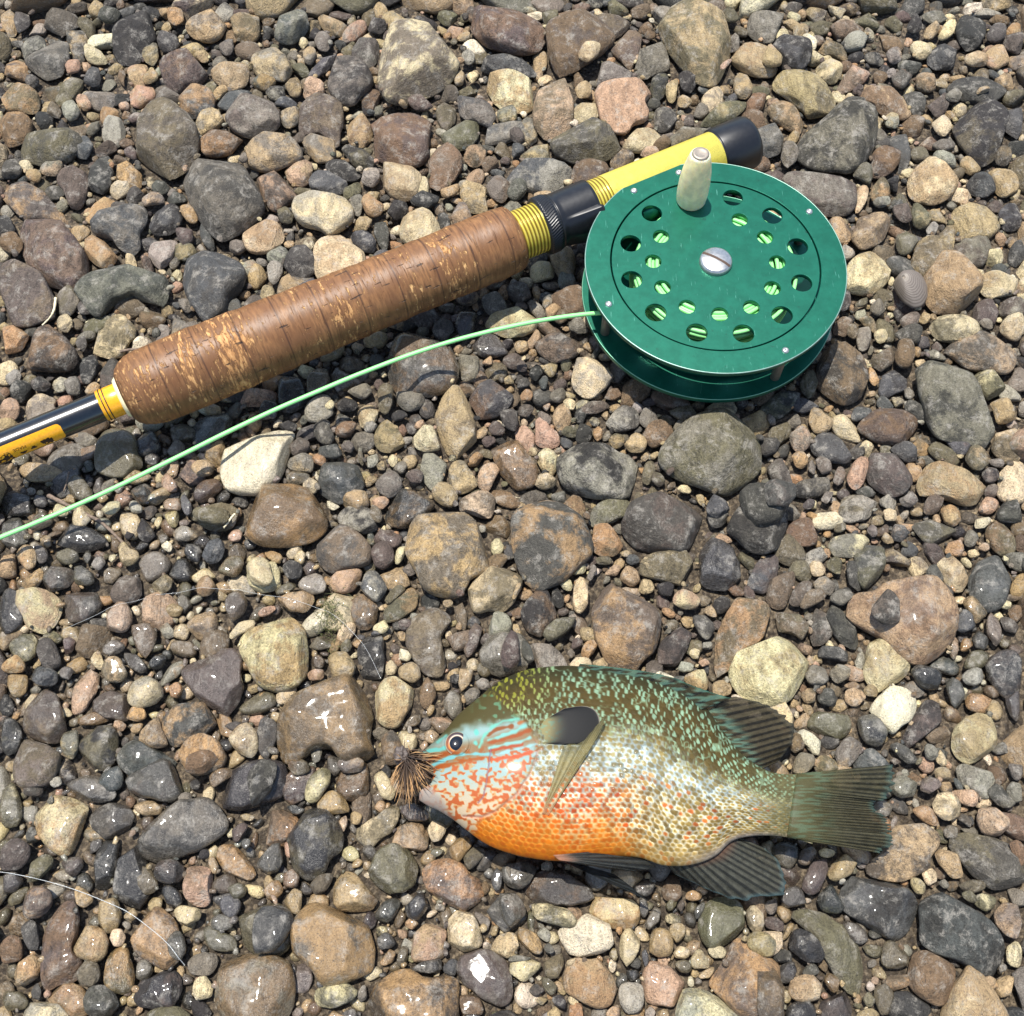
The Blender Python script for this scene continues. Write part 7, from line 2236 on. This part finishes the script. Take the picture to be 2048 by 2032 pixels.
# eye socket bulge
EX, EY = 914.0, 1486.0
de = np.hypot(X - EX, Y - EY)
relief = relief + 0.7 * sstep(34, 16, de) - 0.3 * sstep(4, 0, np.abs(de - 26))
Ztop = FISH_Z + Zt + relief * edge_keep
Xb, Yb, Zb, Vb = body_points(np.linspace(1, -1, MB + 2)[1:-1], False)
Zbot = FISH_Z - Zb * 0.92
cb_, _ = fish_colour(Xb, Yb, Vb)
PX, PY, PZ = np.concatenate([X, Xb], 1), np.concatenate([Y, Yb], 1), np.concatenate([Ztop, Zbot], 1)
Vf = at(PX, PY, PZ)
# below the middle plane the flank mirrors the upper one
Vmid = at(Xb, Yb, np.full_like(Xb, FISH_Z))
Vf[:, M:, :2] = Vmid[..., :2]
cf = np.concatenate([colr, cb_], 1)
W_ = M + MB
verts = Vf.reshape(-1, 3)
cols = lin_arr(cf, 0.54).reshape(-1, 3)
F = [grid_faces(N, W_, close_m=True)]
mc = at(905, 1548, FISH_Z)
tc_ = at(1646, 1615, FISH_Z - 0.5)
nv = len(verts)
verts = np.concatenate([verts, [mc, tc_]])
cols = np.concatenate([cols, [lin(150, 110, 100), lin(90, 90, 70)]])
j = np.arange(W_)
F.append(np.stack([np.full(W_, nv), (j + 1) % W_, j], -1))
F.append(np.stack([np.full(W_, nv + 1), (N - 1) * W_ + j, (N - 1) * W_ + (j + 1) % W_], -1))
F = [f[:, ::-1] for f in F]
fish_o = np.array([*at(1200, 1530, 0)[:2], FISH_Z - 11])
fish = empty('sunfish', fish_o)
tag(fish, 'sunfish with orange belly, turquoise flecks and black ear flap lying on stones', 'fish')
SKIN = mat_attr('wet_fish_skin', 'skin', rough=0.6, spec=0.2, fine=0.10, scale=3000, bump=0.12, coat=0.05, coat_rough=0.12)
put('body', make_mesh('body', verts - fish_o, F, {'skin': cols}), SKIN, fish)
FIN = mat_attr('wet_fin_membrane', 'skin', rough=0.5, spec=0.2, fine=0.18, scale=2200, bump=0.25, coat=0.0, trans=0.22, coat_rough=0.15)


def clear_fin(alpha, name):
    m = FIN.copy()
    m.name = name
    t = m.node_tree
    out = t.nodes['Material Output']
    src = out.inputs['Surface'].links[0].from_socket
    tr = t.nodes.new('ShaderNodeBsdfTransparent')
    mx = t.nodes.new('ShaderNodeMixShader')
    mx.inputs[0].default_value = alpha
    t.links.new(src, mx.inputs[1])
    t.links.new(tr.outputs[0], mx.inputs[2])
    t.links.new(mx.outputs[0], out.inputs['Surface'])
    return m


THIN = clear_fin(0.26, 'thin_fin_membrane')


def fin(name, base, tip, zb, zt, rays, colf, thick=0.35, nt=26, jag=0.05, ripple=0.22, zc=0.0, per=7, zfun=None, mat=None, parent=None):
    ns = rays * per + 1
    B, Tp = spline(np.array(base, float), ns), spline(np.array(tip, float), ns)
    s = np.linspace(0, 1, ns)
    t = np.linspace(0, 1, nt)
    rp = s * rays
    lam = 0.5 - 0.5 * np.cos(2 * PI * rp)                 # 0 on a ray, 1 between two rays
    ends = 1 + 1.6 * jag * (vnoise(rp * 1.7, rp * 0 + len(name), 2) - 0.6) - jag * 0.5 * lam * (vnoise(rp * 0.35, rp * 0, 5) > 0.35)
    Sg, Tg = np.meshgrid(s, t, indexing='ij')
    U = Tg * ends[:, None]
    PXY = B[:, None] * (1 - U[..., None]) + Tp[:, None] * U[..., None]
    zl = zfun(Sg, Tg) if zfun else zb + (zt - zb) * Tg ** 1.1
    zz = zl + zc * np.sin(PI * Tg) + ripple * (0.5 - lam[:, None]) * np.clip((Tg - 0.18) * 5, 0, 1) + 0.5 * ripple * np.sin(Sg * 9 + Tg * 3)
    P = at(PXY[..., 0], PXY[..., 1], zz)
    col = colf(Sg, Tg, lam[:, None] * np.ones_like(Tg), PXY)
    top = P.reshape(-1, 3)
    botm = top - [0, 0, thick]
    n = len(top)
    F = [grid_faces(ns, nt), grid_faces(ns, nt, off=n)[:, ::-1]]
    rim_ = np.concatenate([np.arange(ns) * nt, (ns - 1) * nt + np.arange(1, nt), np.arange(ns - 2, -1, -1) * nt + nt - 1, np.arange(nt - 2, 0, -1)])
    r2 = np.roll(rim_, -1)
    F.append(np.stack([rim_, r2, r2 + n, rim_ + n], -1)[:, ::-1])
    cl = lin_arr(col, 0.58).reshape(-1, 3)
    a, b, c_ = top[0], top[ns // 2 * nt + nt - 1], top[(ns - 1) * nt]
    if np.cross(top[nt] - top[0], top[1] - top[0])[2] < 0:
        F = [f[:, ::-1] for f in F]
    return put(name, make_mesh(name, np.concatenate([top, botm]) - fish_o, F, {'skin': np.concatenate([cl, cl])}), mat or THIN, parent or fish)


def dark_fin(base_c, ray_c, fleck=0.0, fl_t=0.5, edge=None, root=None, rt=0.3):
    def f(S, T, lam, PXY):
        c = np.zeros(S.shape + (3,)) + np.array(base_c, float)
        c = blend(c, ray_c, sstep(0.45, 0.12, lam))
        c = c * (0.85 + 0.3 * vnoise(PXY[..., 0] / 5, PXY[..., 1] / 5, 3))[..., None]
        if root is not None:
            c = blend(c, root, 0.97 * sstep(rt, 0.1 * rt, T))
        if fleck:
            m = sstep(0.50, 0.66, vnoise(PXY[..., 0] / 16, PXY[..., 1] / 3.2, 9)) * sstep(fl_t, fl_t - 0.3, T)
            c = blend(c, (142, 204, 180), fleck * m)
        if edge is not None:
            c = blend(c, edge, 0.6 * sstep(0.93, 0.99, T))
        return c
    return f


fin('tail_fin', [(1594, 1547), (1583, 1612), (1574, 1675)], [(1786, 1529), (1790, 1557), (1777, 1592), (1754, 1604), (1750, 1618), (1772, 1632), (1784, 1650), (1781, 1668), (1788, 1688), (1764, 1707)],
    15.2, 5.0, 27, dark_fin((104, 100, 78), (56, 56, 44), 0.3, 0.55, (120, 170, 165), (112, 108, 72), 0.7), jag=0.05, zfun=lambda S, T: -0.25 * sstep(0.10, 0.0, T) + (FISH_Z + 0.06 + 3.0 * np.clip(1 - np.abs(1 - 2 * S) ** 2.1, 0, 1) ** 0.62) * (1 - sstep(0, 0.45, T)) + (13.9 - 8.9 * T ** 1.8) * sstep(0, 0.45, T))
fin('dorsal_fin', [(1384, 1402), (1420, 1458), (1458, 1508), (1508, 1546)], [(1474, 1393), (1532, 1407), (1572, 1434), (1589, 1460), (1581, 1492), (1556, 1524)],
    12.5, 5.5, 13, dark_fin((94, 86, 66), (40, 38, 32), 0.6, 0.5, (96, 100, 96), (84, 74, 38)))
fin('spiny_dorsal_fin', [(1148, 1350), (1255, 1368), (1328, 1390), (1392, 1424)], [(1160, 1327), (1258, 1338), (1336, 1352), (1404, 1378), (1462, 1396)],
    15.0, 12.5, 9, dark_fin((66, 62, 42), (38, 38, 32), 0.55, 1.4, (100, 170, 150)), nt=12, jag=0.02, per=9)
fin('anal_fin', [(1318, 1714), (1370, 1715), (1404, 1703), (1436, 1682), (1456, 1664)], [(1351, 1749), (1394, 1769), (1438, 1789), (1485, 1801), (1526, 1793), (1562, 1788), (1576, 1776), (1568, 1750), (1556, 1721), (1532, 1697)],
    11.5, 4.5, 14, dark_fin((104, 104, 92), (56, 58, 54), 0.0, 0.5, (120, 165, 175), (150, 100, 76)))
fin('pelvic_fin', [(1106, 1710), (1118, 1720)], [(1249, 1697), (1282, 1712), (1314, 1733), (1280, 1742), (1217, 1738)],
    16.5, 11.0, 6, dark_fin((78, 80, 76), (46, 48, 48), 0.0, 0.5, None, (206, 150, 120)), zc=1.5)
fin('pelvic_fin', [(1112, 1714), (1122, 1721)], [(1328, 1816), (1290, 1796), (1262, 1772), (1229, 1748)][::-1],
    9.0, 4.0, 5, dark_fin((52, 58, 60), (34, 38, 42), 0.0, 0.5, None, (150, 110, 100)), jag=0.02)


def flap_c(S, T, lam, PXY):
    c = np.zeros(S.shape + (3,)) + np.array([150, 142, 96.0])
    c = blend(c, (116, 170, 150), 0.5 * sstep(0.6, 0.75, vnoise(PXY[..., 0] / 5, PXY[..., 1] / 4, 4)))
    c = blend(c, (17, 18, 20), sstep(0.10, 0.55, T))
    return blend(c, (222, 210, 182), np.maximum(sstep(0.97, 0.99, T), 0.8 * sstep(0.02, 0.006, S) * sstep(0.1, 0.3, T)) * 0.8)


def body_z(px, py):
    k = np.argmin((X - px) ** 2 + (Y - py) ** 2)
    return float(Ztop.ravel()[k])


flap = fin('ear_flap', [(1088, 1440), (1076, 1462), (1070, 1486)], [(1128, 1417), (1166, 1412), (1190, 1420), (1200, 1441), (1198, 1468), (1182, 1486), (1148, 1489)],
           body_z(1078, 1464) - 0.2, body_z(1180, 1450) + 1.2, 1, flap_c, per=60, nt=40, jag=0, ripple=0.0, zc=0.8, mat=mat_attr('ear_flap_skin', 'skin', rough=0.6, spec=0.2, fine=0.12, scale=2600))


def pect_c(S, T, lam, PXY):
    c = np.zeros(S.shape + (3,)) + np.array([206, 194, 138.0])
    c = blend(c, (166, 152, 98), sstep(0.42, 0.1, lam))
    c = blend(c, (90, 88, 58), 0.6 * sstep(0.75, 1.0, T))
    return blend(c, (226, 160, 120), 0.8 * sstep(0.28, 0.0, T))


fin('pectoral_fin', [(1084, 1628), (1098, 1631)], [(1128, 1488), (1166, 1480), (1196, 1447), (1210, 1440), (1190, 1484), (1158, 1522)],
    body_z(1090, 1625) + 0.1, body_z(1180, 1470) + 2.6, 11, pect_c, zc=0.8, jag=0.04, ripple=0.2, mat=clear_fin(0.5, 'clear_fin'))

# eye: iris dome with a dark pupil
ez = body_z(EX, EY)
PXMM = FPX / ((CAMH - ez) / (CT - (1016 - EY) / FPX * ST))
ep = at(EX, EY, ez)


def dome(r, h, n=40, m=14):
    rr = np.linspace(0, 1, m)
    t = np.linspace(0, 2 * PI, n, endpoint=False)
    Rg, Tg = np.meshgrid(rr, t, indexing='ij')
    return np.stack([r * Rg * np.cos(Tg), r * Rg * np.sin(Tg), h * np.sqrt(1 - 0.98 * Rg ** 2)], -1).reshape(-1, 3), [grid_faces(m, n, close_m=True)], Rg.ravel(), Tg.ravel()


er = 23.5 / PXMM
V, F, Rg, Tg = dome(er, 1.5)
c = np.zeros((len(Rg), 3)) + np.array([136, 70, 36.0])
c = blend(c, (58, 40, 44), sstep(0.2, 0.9, np.sin(Tg)))
c = blend(c, (240, 220, 190), sstep(0.56, 0.6, Rg) * sstep(0.72, 0.66, Rg))
c = blend(c, (224, 142, 56), 0.8 * sstep(0.66, 0.70, Rg) * sstep(0.86, 0.78, Rg) * sstep(0.2, -0.5, np.sin(Tg)))
c = blend(c, (206, 196, 168), sstep(0.9, 0.97, Rg))
EYE = mat_attr('glossy_eye', 'skin', rough=0.08, spec=0.6, fine=0.05, bump=0.0, coat=0.8, coat_rough=0.03)
eye = put('eye', make_mesh('eye', V + ep - [0, 0, 0.75] - fish_o, F, {'skin': lin_arr(c, 0.8)}), EYE, fish)
V, F, Rg, Tg = dome(13.6 / PXMM, 0.55)
put('pupil', make_mesh('pupil', V + ep + [-0.15, -0.25, 0.52] - fish_o, F), mat_simple('black_pupil', lin(6, 9, 16), 0.06, spec=0.6, coat=0.6), eye)

# ------------------------------------------------------------------ the fly in its mouth
fly_p = at(814, 1519, 12.5)
fly = empty('fishing_fly', fly_p)
tag(fly, 'brown deer-hair fly with bushy tan-tipped hackle in the fish\'s mouth', 'fishing fly')
HV, HF, HC, ho = [], [], [], 0
ends = [(780, 1578), (790, 1590), (800, 1604), (811, 1611), (820, 1612), (829, 1611), (843, 1593), (853, 1581), (862, 1578), (870, 1570), (878, 1558), (880, 1542), (884, 1528), (891, 1507), (870, 1500), (806, 1481), (787, 1497), (780, 1520), (787, 1540)]
wts = np.array([4, 5, 6, 6, 6, 6, 6, 6, 6, 6, 5, 5, 4, 3, 1.5, 0.8, 0.8, 0.8, 2.0])
wts /= wts.sum()
for q in range(360):
    e = ends[rng.choice(len(ends), p=wts)]
    ze = rng.uniform(4.0, 20.0)
    p1 = at(e[0] + rng.normal(0, 6), e[1] + rng.normal(0, 6), ze)
    p0 = fly_p + rng.normal(0, 0.7, 3)
    p1 = p0 + (p1 - p0) * rng.uniform(0.55, 1.05)
    midp = (p0 + p1) / 2 + rng.normal(0, 0.8, 3) + [0, 0, 0.8]
    t = np.linspace(0, 1, 6)[:, None]
    path = (1 - t) ** 2 * p0 + 2 * t * (1 - t) * midp + t ** 2 * p1
    V, F = tube(path, np.array([0.16, 0.16, 0.15, 0.13, 0.10, 0.03]) * rng.uniform(0.7, 1.2), 4)
    tan = rng.random() < 0.55
    c0, c1 = np.array([66, 54, 46.0]) * rng.uniform(0.7, 1.3), (np.array([206, 162, 112.0]) if tan else np.array([104, 84, 68.0])) * rng.uniform(0.8, 1.1)
    tt = np.repeat(np.linspace(0, 1, 6), 4)
    tt = np.append(tt, [0, 1])
    HC.append(c0 + (c1 - c0) * sstep(0.25, 0.7, tt)[:, None])
    HV.append(V)
    HF.append([f + ho for f in F])
    ho += len(V)
put('hackle', make_mesh('hackle', np.concatenate(HV) - fly_p, [np.concatenate([f[k] for f in HF]) for k in range(3)], {'skin': lin_arr(np.concatenate(HC), 0.8)}),
    mat_attr('deer_hair', 'skin', rough=0.5, spec=0.35, fine=0.1, bump=0), fly)
V, F_ = ico(4)
V = V * [2.0, 2.6, 2.0] * (1 + 0.10 * np.sin(V[:, :1] * 9) + 0.09 * np.sin(V[:, 1:2] * 11 + 1) + 0.08 * np.sin(V[:, 2:] * 13))
put('head', make_mesh('head', V + at(802, 1511, 13.0) - fly_p, [F_]), mat_simple('thread_and_hair', lin(84, 74, 68), 0.6, nscale=2600, namp=0.5, bump=0.5), fly)
hk = spline(np.array([at(812, 1520, 11.5), at(840, 1538, 11.0), at(868, 1552, 11), at(880, 1562, 9), at(872, 1576, 8), at(858, 1570, 8)]), 40)
V, F = tube(hk, 0.3, 8)
put('hook', make_mesh('hook', V - fly_p, F), mat_simple('bronze_hook', lin(70, 54, 40), 0.35, metal=0.8), fly)

# ------------------------------------------------------------------ clam shell, twigs, straw, algae
shell_px = [(960, 200), (1010, 130), (1090, 115), (1160, 140), (1205, 220), (1210, 300), (1170, 365), (1110, 380), (1040, 340), (990, 270)]
sp_ = np.array([at(1536 + a / 3.773, 508 + b / 3.773, 1.0)[:2] for a, b in shell_px])
c, A, r = outline(sp_, 72)
nr = 60
umbo = np.array(at(1536 + 985 / 3.773, 508 + 205 / 3.773, 1.0)[:2]) - c
th = np.linspace(0, 2 * PI, 72, endpoint=False)
rim_xy = np.stack([r * np.cos(th), r * np.sin(th)], -1)
t = np.linspace(0, 1, nr)
um = umbo * 0.9
P = um[None, None] + (rim_xy[None] - um[None, None]) * t[:, None, None]
rel = 1 - (np.linalg.norm(P, axis=-1) / np.maximum(r[None], 1e-6))
Z = 4.6 * np.clip(1 - t[:, None] ** 2.2, 0, 1) ** 0.8 * np.ones((nr, 72)) - 1.2 * np.exp(-(t[:, None] / 0.10) ** 2)
Z += 0.16 * np.abs(np.sin(t[:, None] * PI * 13)) ** 0.7
V = np.concatenate([P, Z[..., None]], -1).reshape(-1, 3)
cc = np.zeros((nr, 72, 3)) + np.array([132, 122, 112.0])
cc = blend(cc, (84, 74, 66), sstep(0.55, 0.1, np.abs(np.sin(t[:, None] * PI * 13))) * np.ones((nr, 72)))
cc = blend(cc, (178, 168, 152), 0.6 * sstep(0.35, 0.1, t[:, None]) * np.ones((nr, 72)))
under = V - [0, 0, 0.5]
zsh = max(float(np.percentile(hm_at(sp_), 50)), -1.5)
F = [grid_faces(nr, 72, close_m=True), grid_faces(nr, 72, close_m=True, off=len(V))[:, ::-1]]
ccl = lin_arr(cc, 0.7).reshape(-1, 3)
shell = put('clam_shell', make_mesh('clam_shell', np.concatenate([V, under]), F, {'skin': np.concatenate([ccl, ccl])}),
            mat_attr('weathered_shell', 'skin', rough=0.5, fine=0.25, scale=1800, bump=0.3), loc=(c[0], c[1], zsh + 1.0))
tag(shell, 'small grey clam shell with concentric ridges beside a round tan stone', 'shell')

WOOD = mat_simple('grey_dry_wood', lin(112, 96, 82), 0.75, nscale=1200, namp=0.4, bump=0.6)
STRAW = mat_simple('pale_dry_straw', lin(216, 204, 170), 0.6, nscale=1500, namp=0.2)


def stick(name, pxs, r0, r1, mat, label, cat, lift=0.8):
    p = laid(pxs, 40, r0, lift)
    p[:, 2] = np.linspace(p[:12, 2].mean(), p[-12:, 2].mean(), 40) + 0.35 * np.sin(np.linspace(0, 5, 40))
    V, F = tube(p, np.linspace(r0, r1, 40) * (1 + 0.12 * np.sin(np.linspace(0, 40, 40))), 8)
    tag(put(name, make_mesh(name, V, F), mat), label, cat)


stick('twig', [(80, 972), (115, 990), (155, 1010), (190, 1028), (232, 1068)], 0.75, 0.45, WOOD, 'thin dry grey twig crossing under the pale green line', 'twig')
stick('twig', [(127, 930), (122, 948), (113, 966)], 0.35, 0.2, WOOD, 'tiny upright grey twig below the yellow decal of the rod', 'twig')
stick('straw', [(464, 1018), (454, 1030), (441, 1044)], 0.35, 0.3, STRAW, 'short curled white straw beside a wet brown stone', 'straw')
stick('straw', [(230, 684), (254, 679), (278, 676)], 0.5, 0.4, WOOD, 'small grey-brown stick fragment just above the cork grip', 'straw')
stick('root_fluff', [(100, 577), (96, 600), (86, 612), (68, 626)], 0.5, 0.25, STRAW, 'crumpled pale dry plant root beside a large brown stone', 'plant bit')

# tuft of green algae caught among pebbles
AV, AF, ao = [], [], 0
for q in range(260):
    px, py = 512 + rng.normal(540, 55) / 3.773, 1016 + rng.normal(810, 95) / 3.773
    p0 = at(px, py, 0)
    i, j_ = int((p0[0] - X0) / ST_), int((p0[1] - Y0) / ST_)
    p0[2] = min(hm[i, j_], 2.0)
    d = rng.normal(0, 1, 3) * [1, 1, 0.5]
    path = np.stack([p0, p0 + d * 0.7 + [0, 0, 0.4], p0 + d * 1.3 + rng.normal(0, 0.4, 3)])
    V, F = tube(path, [0.09, 0.07, 0.03], 3)
    AV.append(V)
    AF.append([f + ao for f in F])
    ao += len(V)
al = put('algae', make_mesh('algae', np.concatenate(AV), [np.concatenate([f[k] for f in AF]) for k in range(3)]), mat_simple('olive_algae', lin(86, 90, 50), 0.6, nscale=800, namp=0.4))
tag(al, 'thin tuft of olive green algae clinging to pebbles', 'algae', kind='stuff')
